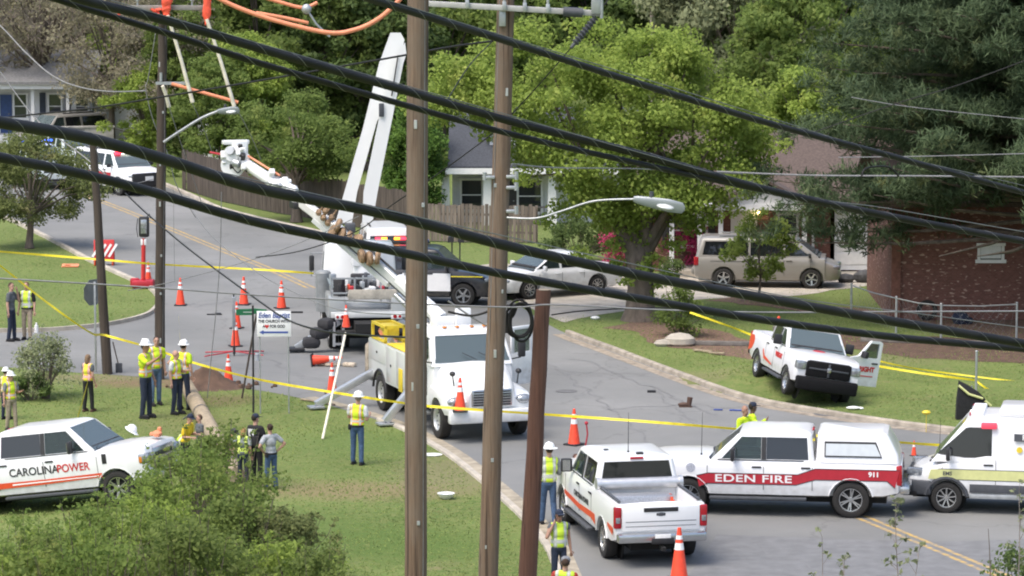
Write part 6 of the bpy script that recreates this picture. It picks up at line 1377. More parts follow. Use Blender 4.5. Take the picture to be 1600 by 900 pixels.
    if hat in ('cap', 'cap_grey'):
        m = NAVY if hat == 'cap' else GREY
        headobj('cap', MB().lathe([(.092, .045), (.094, .075), (.085, .11), (.055, .138), (0, .148)], n=20).box((0, -.125, .052), (.14, .11, .012), Matrix.Rotation(.15, 3, 'X'), b=.005), m)
    if glasses: headobj('sunglasses', MB().box((.032, -.098, .018), (.05, .012, .032), b=.005).box((-.032, -.098, .018), (.05, .012, .032), b=.005).box((0, -.1, .024), (.03, .008, .008)).box((.08, -.045, .024), (.006, .1, .008)).box((-.08, -.045, .024), (.006, .1, .008)), M_['plastic'])
    if extra: extra(o, A, U)
    return o
M_['hat_w'] = mat('white_hard_hat', (.80, .81, .80), .35, var=.04)
def belt(o, A, U): MB().lathe([(.178, .955), (.183, .96), (.183, 1.0), (.178, 1.005)], Matrix.Diagonal((1, .78, 1, 1)), 20, caps=False).box((.17, .06, .95), (.06, .1, .14), b=.02).build('belt', BLACK, o)
def sling(o, A, U): MB().tube([U((.16, .08, 1.45)), U((.0, .15, 1.25)), U((-.17, .06, 1.0))], .03).box(U((-.12, .14, 1.12)), (.2, .1, .26), b=.03).build('shoulder_bag', BLACK, o)
def phone(o, A, U):
    w = A[1][2]; MB().box(w + V((.01, -.01, .07)), (.012, .07, .14), b=.004).build('phone', M_['plastic'], o)
person(18, 533, 92, 70, 'person in dark grey shirt and navy trousers standing at the kerb with hand to face', TEE, NAVY, hair=(.05, .03, .02), arms=('face', 'down'), sleeves=.6)
person(43, 531, 91, -15, 'person in black shirt, lime vest and khaki trousers standing at the kerb', BLACK, KHAKI, VEST2, None, (.16, .09, .05), ('down', 'down'), sleeves=.7, extra=belt)
person(18, 672, 93, 35, 'person with white hard hat and lime vest just above the lettered pickup roof', GREY, KHAKI, VEST, 'hard', arms=('fwd', 'down'))
person(10, 655, 82, 160, 'person with white hard hat half hidden behind another hard hat wearer', GREY, NAVY, VEST, 'hard', arms=('down', 'down'))
person(138, 643, 90, 150, 'person with long hair, yellow vest and black leggings on the lawn', TEE, BLACK, VESTP, None, (.20, .13, .08), ('fwd', 'down'), female=True, longhair=1, sleeves=.4, shoe=fabric((.10, .05, .04), 'brown_boot'))
person(228, 653, 124, 60, 'person with white hard hat and lime vest holding a hand up beside the dark pole', LIMESHIRT, NAVY, VEST, 'hard', arms=('down', 'point'), sk=1, sleeves=.7, wide=1.08)
person(243, 633, 108, 30, 'person in lime shirt and blue jeans behind the hard hat wearer by the dark pole', LIMESHIRT, DENIM2, VEST, None, arms=('down', 'fwd'), sk=0)
person(287, 640, 110, 150, 'person with white hard hat and lime vest facing away near the dirt mound', LIMESHIRT, NAVY, VEST, 'hard', arms=('hip', 'down'), sk=0, wide=1.06)
person(276, 647, 101, 55, 'bald person in white shirt and lime vest at the head of the fallen pole', WHITE, NAVY, VEST, None, None, ('fwd', 'down'), sk=0, sleeves=.5, extra=belt)
person(290, 742, 98, 60, 'person in golden yellow shirt and navy cap beside the white pickup grille', GOLD, BLACK, None, 'cap', (.03, .02, .02), ('fwd', 'fwd'), lean=14, sleeves=.7)
person(313, 735, 88, 290, 'person in dark shirt facing the one in golden yellow', TEE, NAVY, None, None, (.10, .06, .04), ('fwd', 'fwd'), sk=0)
person(275, 742, 78, 120, 'person in lime vest bending behind the golden yellow shirt', LIMESHIRT, NAVY, VEST2, None, (.05, .03, .02), ('reach', 'reach'), lean=35)
person(352, 742, 80, 60, 'person with black helmet and lime vest stooping over the fallen pole', LIMESHIRT, NAVY, VEST2, 'dark_hard', (.03, .02, .02), ('reach', 'reach'), lean=30)
person(380, 757, 90, 175, 'person with fair hair in lime vest with grey back panel', LGREY, NAVY, VESTK, None, (.36, .22, .09), ('hip', 'down'), longhair=1, sleeves=.6)
person(401, 756, 110, 150, 'person in black uniform and dark cap carrying a sling bag', BLACK, BLACK, None, 'cap', (.02, .015, .01), ('down', 'fold'), sleeves=.6, extra=lambda o, A, U: (sling(o, A, U), MB().prism([U((.13, .135, 1.42)), U((-.10, .14, 1.42)), U((-.04, .14, 1.22)), U((.12, .138, 1.24))], (0, .012, 0)).build('white_back_panel', WHITE, o)))
person(424, 764, 103, 215, 'person in grey t-shirt and blue jeans with hair bun and hands on hips', LGREY, JEANS, None, None, (.035, .02, .015), ('hip', 'hip'), longhair=2, female=True, sleeves=.6, extra=belt)
person(558, 726, 116, 165, 'person with white hard hat and jeans standing alone on the open lawn', WHITE, JEANS, VEST, 'hard', (.25, .2, .17), ('fold', 'fwd'), sk=0, sleeves=.6, extra=belt, stride=.04, head_turn=20)
person(857, 820, 130, 190, 'person with wide white hard hat and jeans seen from behind by the reddish pole', GREY, JEANS, VEST2, 'wide', (.05, .03, .02), ('down', 'fwd'), sleeves=1.6, stride=.12, wide=1.05)
person(902, 806, 98, 20, 'person in sunglasses looking over the big side mirror of the rear facing pickup', LGREY, JEANS, None, None, (.08, .04, .03), ('down', 'down'), glasses=True)
person(873, 922, 127, 18, 'person in lime vest and navy cap holding a phone to the ear', TEE, NAVY, VEST2, 'cap', (.03, .02, .02), ('down', 'phone'), sk=1, glasses=True, sleeves=.15, extra=phone, wide=1.1)
person(880, 1012, 144, 170, 'person with grey cap and red collar cut off by the lower picture edge', fabric((.35, .04, .03), 'red_shirt'), NAVY, VEST2, 'cap_grey', (.05, .03, .02), ('down', 'down'), wide=1.05, sk=0)
person(1163, 748, 116, 50, 'bald person in bright yellow shirt behind the fire pickup', LIMESHIRT, NAVY, None, None, None, ('point', 'fwd'), sk=1, sleeves=1.6, wide=1.15)
person(1175, 741, 113, 100, 'person with dark cap hidden behind the bald one in yellow', LIMESHIRT, NAVY, None, 'cap', (.02, .015, .01), ('fwd', 'fwd'), sk=2)
# ------------------------------------------------------------------ poles, cables, lamps, signs, cones and small things
def pole_from_to(name, label, ptop, pbot, r0, r1, m, extra_top=0.0):
    b = V(pbot); t = V(ptop); root = empty(name, label, 'utility pole', None, b); d = (t - b)
    rg = random.Random(label); pts = [d * k / 10 + V((rg.uniform(-.012, .012), rg.uniform(-.012, .012), 0)) for k in range(11)]
    if extra_top: pts.append(d * (1 + extra_top / d.length))
    MB().tube(pts, [r1 + (r0 - r1) * (1 - i / (len(pts) - 1)) for i in range(len(pts))], 18).build('shaft', m, root, 60)
    return root
# near tall pole
D1 = 57.5; b = P(648, 1225, D1); b.z = -.2; t = P(653, 0, D1); p1 = pole_from_to('utility_pole', 'thickest tall wooden pole crossing the whole picture', t, b, .185, .170, M_['pole'], 1.2)
D2 = 63.5; b = P(757, 1100, D2); b.z = -.2; t = P(791, 0, D2); p2 = pole_from_to('utility_pole', 'tall weathered wooden pole carrying the curved lamp arm', t, b, .185, .150, M_['pole'], 1.5)
D3 = 64.5; b = P(815, 1085, D3); b.z = -.2; t = P(849, 453, D3); p3 = pole_from_to('utility_pole', 'short reddish leaning pole with sawn top and cable coil', t, b, .185, .135, M_['pole_red'])
MB().lathe([(.0, 0), (.125, 0), (.13, .004), (.0, .006)], Matrix.Translation(t - p3.location + V((0, 0, .002))), 18).build('sawn_top', M_['pole_pale'], p3)
D4 = G(249, 592).y; b = G(249, 592) - V((0, 0, .1)); t = P(254, 40, D4); p4 = pole_from_to('utility_pole', 'dark straight pole draped with orange blankets and cream hot sticks', t, b, .150, .125, M_['pole_dark'], 1.3)
D5 = G(168, 584).y; b = G(168, 584) - V((0, 0, .1)); t = P(145, 212, D5); p5 = pole_from_to('utility_pole', 'thin leaning brown pole near the stop sign', t, b, .150, .105, M_['pole_dark'])
def inp(root, *a): return P(*a) - root.location
for pr, Dp, rr, sx_ in ((p1, D1, .182, 1), (p2, D2, .17, -1), (p4, D4, .145, 1)):  # staples, tags and a ground wire down each shaft
    tp = [o_ for o_ in pr.children if o_.name.startswith('shaft')][0]; top = V(tp.data.vertices[18 * 10].co); rg = random.Random(Dp)
    f_ = lambda t, a: V((0, 0, 0)).lerp(V((sum(tp.data.vertices[180 + i].co.x for i in range(18)) / 18, sum(tp.data.vertices[180 + i].co.y for i in range(18)) / 18, sum(tp.data.vertices[180 + i].co.z for i in range(18)) / 18)), t) + V((math.sin(a) * (rr + .004 - .02 * t), -math.cos(a) * (rr + .004 - .02 * t), 0))
    MB().tube([f_(k / 12, .75 * sx_ + .02 * math.sin(k * 2)) for k in range(13)], .007, 5).build('ground_wire', M_['wire'], pr)
    for k in range(7): t = .12 + k * .125 + rg.uniform(-.03, .03); MB().box(f_(t, rg.uniform(-.8, .8)), (.05, .03, .07 if k % 3 else .14), b=.004).build('pole_tag' if k % 3 == 0 else 'bolt', M_['alu'] if k % 3 == 0 else M_['steel'], pr, 0)
# fittings of the lamp pole: cross arm, insulators, brackets
ca = MB()
a0 = inp(p2, 640, 4, D2 - .25); a1 = inp(p2, 938, 21, D2 - .25); d = (a1 - a0).normalized(); Mx = rot_to(d)
ca = MB().box((a0 + a1) / 2, (.10, .12, (a1 - a0).length), Mx, b=.015).build('cross_arm', mat('pale_fibreglass_arm', (.40, .40, .38), .5, var=.12), p2)
for px in (730, 788, 820, 856): q = inp(p2, px, 4 + (px - 640) * .057 - 3, D2 - .34); MB().box(q, (.07, .05, .16), b=.01).cyl(q + V((0, 0, .05)), q + V((0, 0, .2)), .025, n=8).build('arm_bracket', M_['steel'], ca)
q0 = inp(p2, 880, 18, D2 - .35); q1 = inp(p2, 911, 20, D2 - .35); MB().cyl(q0, q1, .085, n=14).build('dark_insulator', M_['charcoal'], ca)
q = inp(p2, 931, 2, D2 - .3); MB().box(q, (.16, .12, .45), b=.02).cyl(q + V((.1, -.02, .3)), q + V((.1, -.02, -.3)), .03, n=8).build('end_fitting', M_['steel'], ca)
mb = MB(); u0 = inp(p2, 930, 28, D2 - .4); u1 = inp(p2, 892, 75, D2 - .6)
mb.lathe([(.03, 0)] + [(r_, (i + k * .5) * .075) for i in range(9) for k, r_ in ((.2, .075), (1.0, .035))] + [(.03, .75)], Matrix.Translation(u0) @ rot_to(u1 - u0).to_4x4() @ Matrix.Diagonal((1, 1, (u1 - u0).length / .75, 1)), 12); mb.build('strain_insulator', M_['charcoal'], ca)
q = inp(p2, 785, 28, D2 - .2); MB().box(q, (.12, .08, .3), b=.02).build('pole_plate', M_['steel'], p2)
for y, s_ in ((277, -1), (276, 1), (293, 1), (330, 1)): q = inp(p2, 782 + 14 * s_, y, D2 - .12); MB().box(q + V((.05 * s_, 0, 0)), (.22, .1, .06), b=.015).cyl(q + V((.12 * s_, -.02, -.05)), q + V((.12 * s_, -.02, .09)), .04, n=8).build('wire_clamp', M_['steel'], p2)
def street_lamp(name, label, arm_px, D, head_px, r, cobra, up=(0, 0)):
    pts = [P(x, y, D - .2 - i * .12) for i, (x, y) in enumerate(arm_px)]; root = empty(name, label, 'street lamp', None, pts[0]); L = [p - pts[0] for p in pts]
    MB().tube(catmull(L, 6), r, 8).build('lamp_arm', M_['steel'], root, 60)
    a = P(*head_px[0], D - .75) - pts[0]; b_ = P(*head_px[1], D - .95) - pts[0]; d = b_ - a; ln = d.length; Mx = Matrix.Translation(a) @ rot_to(d).to_4x4()
    if cobra: hd = MB().loft([[Mx @ V((w * math.cos(t), h * math.sin(t) * (1 if math.sin(t) > 0 else .55), z * ln)) for t in [k * math.pi / 6 for k in range(12)]] for z, w, h in ((0, .05, .05), (.06, .07, .065), (.35, .10, .07), (.7, .12, .05), (.95, .10, .03), (1, .04, .015))])
    hd = hd.build('lamp_head', mat('pale_lamp_housing', (.30, .33, .35), .45, .3, .05), root, 60)
    MB().cyl(a + d * .35 + V((0, 0, .10)), a + d * .35 + V((0, 0, .19)), .04, n=10).build('photocell', M_['charcoal'], hd)
    lens = MB().ell(a + d * .62 + V((0, -.02, -.03)), (.05, .09, .16), 12, rot_to(d)).build('lens', mat('clear_lamp_lens', (.6, .62, .62), .15, .1, .05), hd)
    return root
street_lamp('street_lamp', 'pale lamp head on a long curved arm over the parked cars', [(792, 340), (838, 341), (880, 329), (930, 314), (996, 311)], D2, [(990, 311), (1070, 326)], .018, True)
street_lamp('street_lamp', 'small lamp on a straight bent arm of the dark pole', [(256, 222), (280, 206), (316, 184), (346, 172)], D4, [(340, 174), (374, 172)], .04, True)
# cable coil hung at the reddish stub
o = P(811, 497, D3 - .35); rc = empty('cable_coil', 'black cable loops hanging between the two wooden poles', 'cable coil', None, o)
for k, (dx, dy, rx, rz) in enumerate(((0, 0, .23, .33), (.03, -.05, .21, .31), (-.02, .04, .24, .30), (.05, .02, .2, .34))):
    MB().tube([(dx + rx * math.cos(t), dy, rz * math.sin(t) - .03 * k) for t in [i * .2513 for i in range(26)]], .022, 6).build('loop', M_['cable'], rc)
MB().tube(catmull([P(805, 476, D3 - .3) - o, P(800, 490, D3 - .3) - o, P(793, 500, D3 - .3) - o, P(793, 520, D3 - .3) - o], 5), .06, 8).build('splice_case', M_['cable'], rc)
MB().tube(catmull([P(700, 470, D3 - .2) - o, P(755, 506, D3 - .2) - o, P(780, 505, D3 - .3) - o, P(797, 492, D3 - .3) - o], 6), .018, 6).build('pale_lead', M_['wire'], rc)
MB().tube(catmull([P(700, 487, D3 - .2) - o, P(740, 493, D3 - .2) - o, P(790, 478, D3 - .3) - o, P(845, 476, D3 - .3) - o], 6), .022, 6).build('tie_cable', M_['cable'], rc)

# overhead cables
def cable(label, pts, dl, dr, r, m='cable', name='overhead_cable', lash=0.0, strand=None, cat='cable', sides=10):
    n = len(pts); x0 = pts[0][0]; x1 = pts[-1][0]; W_ = [P(x, y, dl + (dr - dl) * ((x - x0) / (x1 - x0) if x1 != x0 else i / (n - 1))) for i, (x, y) in enumerate(pts)]
    c = catmull(W_, 7); o = c[0].copy(); L = [p - o for p in c]
    root = MB().tube(L, r, sides).build(name, M_[m], None, 60); root.location = o; tag(root, label, cat)
    if lash:
        acc = 0; q = []; tot = sum((b_ - a).length for a, b_ in zip(L, L[1:])); seg = 0; ns = int(tot / lash * 10); import bisect
        cum = [0]
        for a, b_ in zip(L, L[1:]): cum.append(cum[-1] + (b_ - a).length)
        for i in range(ns + 1):
            s = min(tot - 1e-6, i / 10 * lash); k = min(len(L) - 2, bisect.bisect_right(cum, s) - 1); f = (s - cum[k]) / (cum[k + 1] - cum[k]); p = L[k].lerp(L[k + 1], f); d = (L[k + 1] - L[k]).normalized()
            u = (V((0, 0, 1)) - d * d.z).normalized(); w = d.cross(u); a = i / 10 * 2 * math.pi + 1.1 * math.sin(i * .013 + n) + .5 * math.sin(i * .041); q.append(p + (u * math.cos(a) + w * math.sin(a)) * (r + .001))
        MB().tube(q, .0032, 4).build('lashing_wire', M_['lash'], root, 60)
    if strand:
        S = catmull([P(x, y, dl + (dr - dl) * ((x - x0) / (x1 - x0))) - o for x, y in strand], 6); MB().tube(S, .006, 5).build('messenger_strand', M_['lash'], root, 60)
    return root
cable('thickest black bundled cable sweeping below the bucket boom tip', [(-60, 176), (0, 191), (133, 215), (267, 252), (400, 294), (600, 334), (800, 386), (1000, 430), (1200, 467), (1400, 503), (1600, 537), (1680, 552)], 30, 44, .054, lash=.62, strand=[(-60, 168), (400, 282), (1000, 415), (1245, 466), (1420, 488), (1600, 512), (1680, 520)])
cable('black bundled cable just under the thickest one', [(-60, 233), (0, 246), (120, 270), (230, 298), (400, 347), (600, 389), (800, 431), (1000, 467), (1200, 501), (1400, 527), (1600, 545), (1680, 551)], 31, 46, .046, lash=.62)
cable('upper thick black cable passing over the boom and green trees', [(70, -22), (133, 1), (267, 34), (400, 74), (600, 132), (800, 190), (1000, 241), (1200, 297), (1400, 340), (1600, 377), (1680, 391)], 34, 48, .046, lash=.66, strand=[(70, -30), (600, 124), (1200, 293), (1390, 326), (1600, 362), (1680, 375)])
cable('thinner twin cable hanging below the upper thick one', [(30, -22), (93, 0), (267, 54), (400, 97), (600, 155), (800, 210), (1000, 256), (1200, 299), (1340, 327)], 34, 45, .034, lash=.7)
cable('top black cable running from the thick pole to the pine', [(500, -26), (577, -2), (700, 36), (800, 67), (1000, 131), (1200, 192), (1400, 246), (1600, 301), (1680, 322)], 36, 50, .040, lash=.66, strand=[(500, -32), (800, 60), (1000, 121), (1200, 183), (1380, 238), (1600, 290), (1680, 312)])
cl_o = cable('short black drip loop tied under the top cable before the pine', [(1346, 276), (1352, 264), (1372, 260), (1390, 262), (1404, 275)], 43, 43.5, .012, name='drip_loop')
cable('thin taut black line from the cross arm insulator down to the bungalow', [(892, 75), (846, 128), (800, 178), (770, 208), (720, 246), (678, 276), (610, 322), (556, 362), (470, 392), (400, 402)], D2 - .6, 72, .011, name='guy_line')
cable('straight thin black line rising across the boom toward the pole', [(-40, 189), (23, 182), (150, 168), (250, 152), (400, 127), (600, 92), (700, 74), (770, 64)], 80, 66, .02, name='overhead_wire')
cable('thin black line crossing the trees from arm to upper cable', [(960, -14), (935, 20), (905, 58), (892, 75)], D2, D2 - .6, .012, name='guy_line')
cable('thin line from the upper cable up behind the arm', [(700, 154), (735, 100), (768, 66)], 58, D2 - .3, .010, name='guy_line')
cable('pale grey wire crossing the whole scene at the side street', [(-60, 431), (0, 435), (233, 449), (400, 461), (633, 474), (800, 480), (867, 476), (1033, 484), (1200, 488), (1400, 487), (1640, 486)], 60, 62, .014, m='wire', name='overhead_wire')
cable('second dark line just under the pale wire right of the stub pole', [(862, 492), (920, 485), (1033, 481), (1110, 489)], 62, 63, .013, name='overhead_wire')
cable('thick dark drop wire sagging from the road to the yellow truck box', [(196, 302), (232, 336), (300, 393), (400, 467), (450, 500), (500, 516), (560, 523), (634, 527)], 104, 72, .022, name='drop_wire')
cable('thin drop wire sagging over the yellow road line', [(296, 320), (330, 368), (400, 424), (450, 452), (510, 478), (560, 488), (640, 492)], 100, 76, .012, m='wire', name='drop_wire')
cable('thin wire rising from the thin pole base to the boom', [(200, 454), (270, 440), (400, 404), (486, 372), (560, 338)], 88, 84, .009, m='wire', name='drop_wire')
cable('grey service wire dipping across the white house', [(-40, 10), (0, 40), (40, 82), (80, 117), (120, 135), (170, 143), (228, 142)], 108, 104, .022, m='wire', name='service_wire')
cable('straight pale guy wire before the white house', [(0, 112), (60, 190), (130, 244), (185, 290)], 106, 104, .02, m='wire', name='guy_line')
cable('steep thin wire left of the dark pole', [(245, 40), (232, 120), (228, 140), (240, 190), (262, 240), (276, 290), (306, 340)], 103, 103, .013, m='wire', name='guy_line')
for i, (pts, lab) in enumerate(((([(264, 166), (278, 210), (296, 262), (316, 320)]), 'thin tail wire below the short cream stick'), ([(300, 160), (318, 200), (332, 240)], 'thin tail wire below the middle cream stick'), ([(368, 166), (392, 212), (408, 250)], 'thin tail wire below the long cream stick'), ([(150, 232), (165, 270), (186, 290), (240, 280)], 'thin yellowish wire near the striped suv'))):
    cable(lab, pts, 102, 103, .011, m='wire', name='tail_wire')
cable('hanging thin rope in front of the parked road cones', [(346, 300), (344, 400), (338, 480), (330, 560), (324, 622)], 98, 98, .012, m='wire', name='hanging_rope')
cable('thin vertical line hanging over the road', [(271, 295), (272, 380), (273, 440)], 99, 99, .006, m='wire', name='hanging_rope')
cable('silver service wire across the pine just under the dark loop', [(1120, 268), (1270, 274), (1440, 275), (1640, 277)], 84, 84, .020, m='wire', name='service_wire')
cable('thin silver wire through the pine above the other', [(1310, 246), (1450, 244), (1640, 239)], 86, 86, .012, m='wire', name='service_wire')
cable('thin wire climbing through the pine to the upper corner', [(1268, 208), (1400, 162), (1500, 132), (1640, 80)], 84, 84, .012, name='service_wire')
cable('thin faint wire through the middle of the pine', [(1330, 152), (1430, 168), (1640, 190)], 86, 86, .010, m='wire', name='service_wire')
cable('pale service wire from the lamp pole to the brick house', [(800, 256), (870, 262), (1000, 264), (1160, 272)], 66, 108, .014, m='wire', name='service_wire')
# orange line guards and blankets near the top edge
def hose(label, pts, D, r, m='guard', name='line_guard'):
    c = [P(x, y, D) for x, y in pts]; o = c[0].copy(); q = MB().tube(catmull([p - o for p in c], 6), r, 10).build(name, M_[m], None, 60); q.location = o; tag(q, label, 'line guard'); return q
hose('orange line guard hose curving under the top edge', [(335, -6), (372, 12), (430, 32), (512, 51), (556, 46), (592, 29), (622, 2), (640, -20)], 96, .062)
hose('thin orange line guard just above the curved hose', [(400, 20), (440, 27), (482, 36)], 97, .05)
hose('orange line guard bar beside the shiny clamp', [(400, -8), (440, 4), (474, 12), (496, 4)], 97, .05)
hose('orange guarded arm lying across the cream hot sticks', [(268, 131), (300, 140), (340, 151), (372, 160)], D4 - .25, .05)
cm = MB().ell((0, 0, 0), (.14, .1, .14), 10).tube([(0, 0, 0), (.25, 0, -.4), (.62, 0, -.75)], .03).build('wire_clamp', M_['steel'], None); cm.location = P(479, 14, 96.8); tag(cm, 'shiny hot line clamp between the orange guards', 'clamp')
arm = MB().box(P(262, 12, D4 - .2) - p4.location, (2.3, .12, .14), b=.015).build('cross_arm', mat('grey_wood_arm', (.24, .23, .21), .8, var=.2), p4)
for px in (215, 300): q = P(px, 4, D4 - .2) - p4.location; MB().lathe([(.03, -.1), (.03, .05), (.08, .08), (.05, .14), (.08, .18), (.03, .24)], Matrix.Translation(q), 12).build('insulator', M_['steel'], arm)
for px in (236, 240): pass
def blanket(label, px, py, w, h, seed):
    rg = random.Random(seed); o = P(px, py, D4 - .4); rings = []
    for k in range(7):
        z = -h * k / 6; rr = w * (.9 + .25 * rg.uniform(-1, 1)) * (1 if k < 5 else .7); rings.append([V((rr * .6 * math.cos(t) * (1 + .2 * math.sin(3 * t + k)), rr * .45 * math.sin(t), z + .03 * math.sin(2 * t + k))) for t in [i * math.pi / 7 for i in range(14)]])
    q = MB().loft(rings).build('line_blanket', M_['blanket'], None, 25); q.location = o; tag(q, label, 'rubber blanket')
blanket('orange rubber blanket over the first cream hot stick', 260, -6, .24, .55, 1); blanket('orange rubber blanket bunched on the pole arm', 243, 14, .22, .22, 2); blanket('long orange rubber blanket over the second hot stick', 323, -8, .20, .85, 3); blanket('scrap of orange blanket at the end of the arm', 186, 14, .10, .2, 4)
for lab, a, b_ in (('cream hot stick hanging nearest the dark pole top', (262, 24), (301, 160)), ('longest cream hot stick under the long orange blanket', (323, 30), (366, 166)), ('short cream hot stick at the dark pole middle', (254, 134), (264, 167))):
    c = P(*a, D4 - .5); e = P(*b_, D4 - .3); q = MB().tube([V(), (e - c) * .5 + V((.02, 0, 0)), e - c], [.05, .052, .06], 8).build('hot_stick', M_['stick'], None, 60); q.location = c; tag(q, label := lab, 'hot stick')
q = MB().box((0, 0, 0), (.9, .08, .08)).cyl((-.3, 0, .05), (-.3, 0, .3), .04).build('lower_arm', M_['steel'], p4, 0); q.location = P(268, 130, D4 - .2) - p4.location

# stop sign seen from the back, with its post
def stop_sign():
    o = G(150, 582); r = empty('stop_sign', 'back of an octagonal stop sign on a thin post beside the leaning pole', 'road sign', None, o); H = 127 / ppm(o)
    MB().box((0, 0, H / 2 + .15), (.06, .04, H + .3), b=.008).build('post', M_['steel'], r)
    Mx = Matrix.Translation((-.06, .05, H - .02)) @ Matrix.Rotation(R(52), 4, 'Z') @ Matrix.Rotation(math.pi / 2, 4, 'X')
    pl = MB().prism([Mx @ V((.41 * math.cos(R(22.5 + 45 * k)), .41 * math.sin(R(22.5 + 45 * k)), 0)) for k in range(8)], Mx.to_3x3() @ V((0, 0, .006))).build('plate', mat('grey_sign_back', (.26, .28, .30), .45, .5, .1), r, 0)
stop_sign()
sh = empty('shovel', 'shovel leaning on the foot of the leaning brown pole', 'shovel', None, G(185, 582)); MB().tube([(-.15, 0, .9), (0, 0, .25)], .02).build('handle', M_['bark'], sh); MB().box((.02, -.02, .13), (.2, .02, .3), b=.008).build('blade', M_['charcoal'], sh)
# church sign and street-name sign
def signs():
    o = G(396, 645); s = ppm(o); H = (645 - 476) / s; r = empty('street_sign', 'black sign post with two green street name plates', 'road sign', None, o)
    MB().cyl((0, 0, 0), (.01, 0, H), .028, n=10).build('post', M_['plastic'], r); g = mat('green_sign_sheet', (.02, .16, .07), .4, var=.05)
    pl = MB().box((-.22, 0, H - .18), (.46, .012, .17), Matrix.Rotation(R(12), 3, 'Z')).build('name_plate', g, r, 0); MB().box((-.22, -.012, H - .18), (.42, .003, .012)).build('plate_line', M_['letter_w'], pl, 0)
    MB().box((.20, .02, H - .17), (.46, .012, .15), Matrix.Rotation(R(-35), 3, 'Z')).build('name_plate', g, r, 0)
    o2 = P(428, 506, o.y - .15); r = empty('church_sign', 'white church sign with blue arrow and red heart', 'sign', None, (o2.x, o2.y, 0)); z = o2.z; w = 53 / s; h = 40 / s
    MB().box((0, 0, z), (w, .02, h), b=.004).build('board', M_['letter_w'], r); Y = -.014
    lettering('Eden Baptist', .205, M_['blue'], r, (0, Y, z + h * .33), (0, -1, 0), shear=.2, bold=.004, sx=.82)
    lettering('THE CHURCH WITH', .11, M_['letter_k'], r, (0, Y, z + h * .10), (0, -1, 0), bold=.003, sx=.84)
    lettering('A     FOR GOD', .11, M_['letter_k'], r, (.0, Y, z - h * .10), (0, -1, 0), bold=.003, sx=.84)
    ht = [(0, -.06), (.055, .0), (.055, .035), (.03, .052), (0, .03), (-.03, .052), (-.055, .035), (-.055, .0)]
    MB().prism([V((x - .19, Y, zz + z - h * .10)) for x, zz in ht], (0, -.004, 0)).build('heart', M_['letter_r'], r, 0)
    MB().prism([V((x, Y, zz + z - h * .33)) for x, zz in ((-.40, 0), (-.28, .06), (-.28, .025), (.38, .025), (.38, -.025), (-.28, -.025), (-.28, -.06))], (0, -.004, 0)).build('arrow', M_['blue'], r, 0)
    MB().cyl((-w * .42, .03, 0), (-w * .42, .03, z + h * .4), .018, n=8).cyl((w * .42, .03, 0), (w * .42, .03, z + h * .4), .018, n=8).build('leg', M_['steel'], r)
    a = G(378, 622); q = MB().cyl((0, 0, 0), P(401, 490, a.y) - a, .028, n=8).build('stake', M_['pole_dark'], None); q.location = a; tag(q, 'brown stake leaning against the street sign post', 'stake')
    a = P(362, 500, G(366, 556).y); b_ = G(366, 556); r = empty('thin_sign', 'narrow edge-on grey sign in front of two road cones', 'road sign', None, b_); MB().cyl((0, 0, 0), (0, 0, 1.9), .02).build('post', M_['plastic'], r); MB().box((0, 0, 1.35), (.10, .55, .9), Matrix.Rotation(.08, 3, 'Z'), b=.01).build('plate', mat('grey_sign_edge', (.28, .29, .30), .5, .3), r)
    r = empty('sign_stand', 'folding sign stand with spread red legs lying by a cone', 'sign stand', None, G(366, 556)); 
    for dx, dy in ((-.9, .12), (.9, -.1), (-.85, -.18), (.85, .2)): MB().tube([(0, 0, .14), (dx, dy * 3, .06)], .02).build('leg', M_['red'], r)
    MB().cyl((0, 0, .05), (0, 0, .30), .04).build('hub', M_['plastic'], r)
signs()
# cones
def cone_proto():
    r = empty('traffic_cone', 'cone', 'traffic cone', 'orange road cones')
    MB().box((0, 0, .02), (.40, .40, .04), b=.012).build('base', M_['plastic'], r)
    MB().lathe([(.155, .04), (.150, .06), (.032, .90), (.030, .915), (.022, .92)], n=24).build('body', M_['orange'], r)
    f = lambda z: .150 - (.118) * (z - .06) / .84 + .0025
    for z0, z1 in ((.54, .66), (.72, .79)): MB().lathe([(f(z0), z0), (f(z1), z1)], n=24, caps=False).build('band', M_['band_w'], r)
    return r
cone_spots = [(282, 477, 43, 'orange cone standing alone at the rounded kerb corner'), (232, 447, 38, 'orange cone at the foot of the red lamp tower'), (381, 476, 44, 'orange cone nearest the yellow road line'), (440, 482, 44, 'orange cone on its dark stand above the church sign'), (370, 513, 42, 'upper of two cones behind the narrow grey sign'), (368, 541, 44, 'lower of two cones behind the narrow grey sign'), (357, 598, 45, 'worn orange cone between the red sign legs and the dirt mound'), (519, 616, 50, 'orange cone behind the leaning pale pole'), (897, 695, 57, 'orange cone alone in the open road beside the manhole cover'), (1061, 907, 84, 'biggest orange cone behind the rear facing pickup'), (1428, 712, 24, 'orange cone whose tip shows beside the ambulance hood')]
proto = None
for i, (px, py, hp, lab) in enumerate(cone_spots):
    c = cone_proto() if proto is None else copy_tree(proto); proto = proto or c; c.location = G(px, py, .002); k = hp / ppm(c.location) / .92; c.scale = (k, k, k); c.rotation_euler.z = i * .7; c['label'] = lab
c = copy_tree(proto); c['label'] = 'orange cone knocked over on its side behind the utility bins'; c.location = G(487, 563, .17); c.rotation_euler = (0, R(84), R(-6)); c.scale = (1, 1, 1)
fr_ = V((-.95, 0, 0)); lt = [o_ for o_ in scn.objects if o_.name.startswith('line_truck')][0]
wm = Matrix.Translation(lt.location) @ lt.rotation_euler.to_matrix().to_4x4()
c = copy_tree(proto); c['label'] = 'orange cone riding on the front bumper of the line truck'; c.location = wm @ V((3.58, -.88, .85)); c.scale = (.95,) * 3
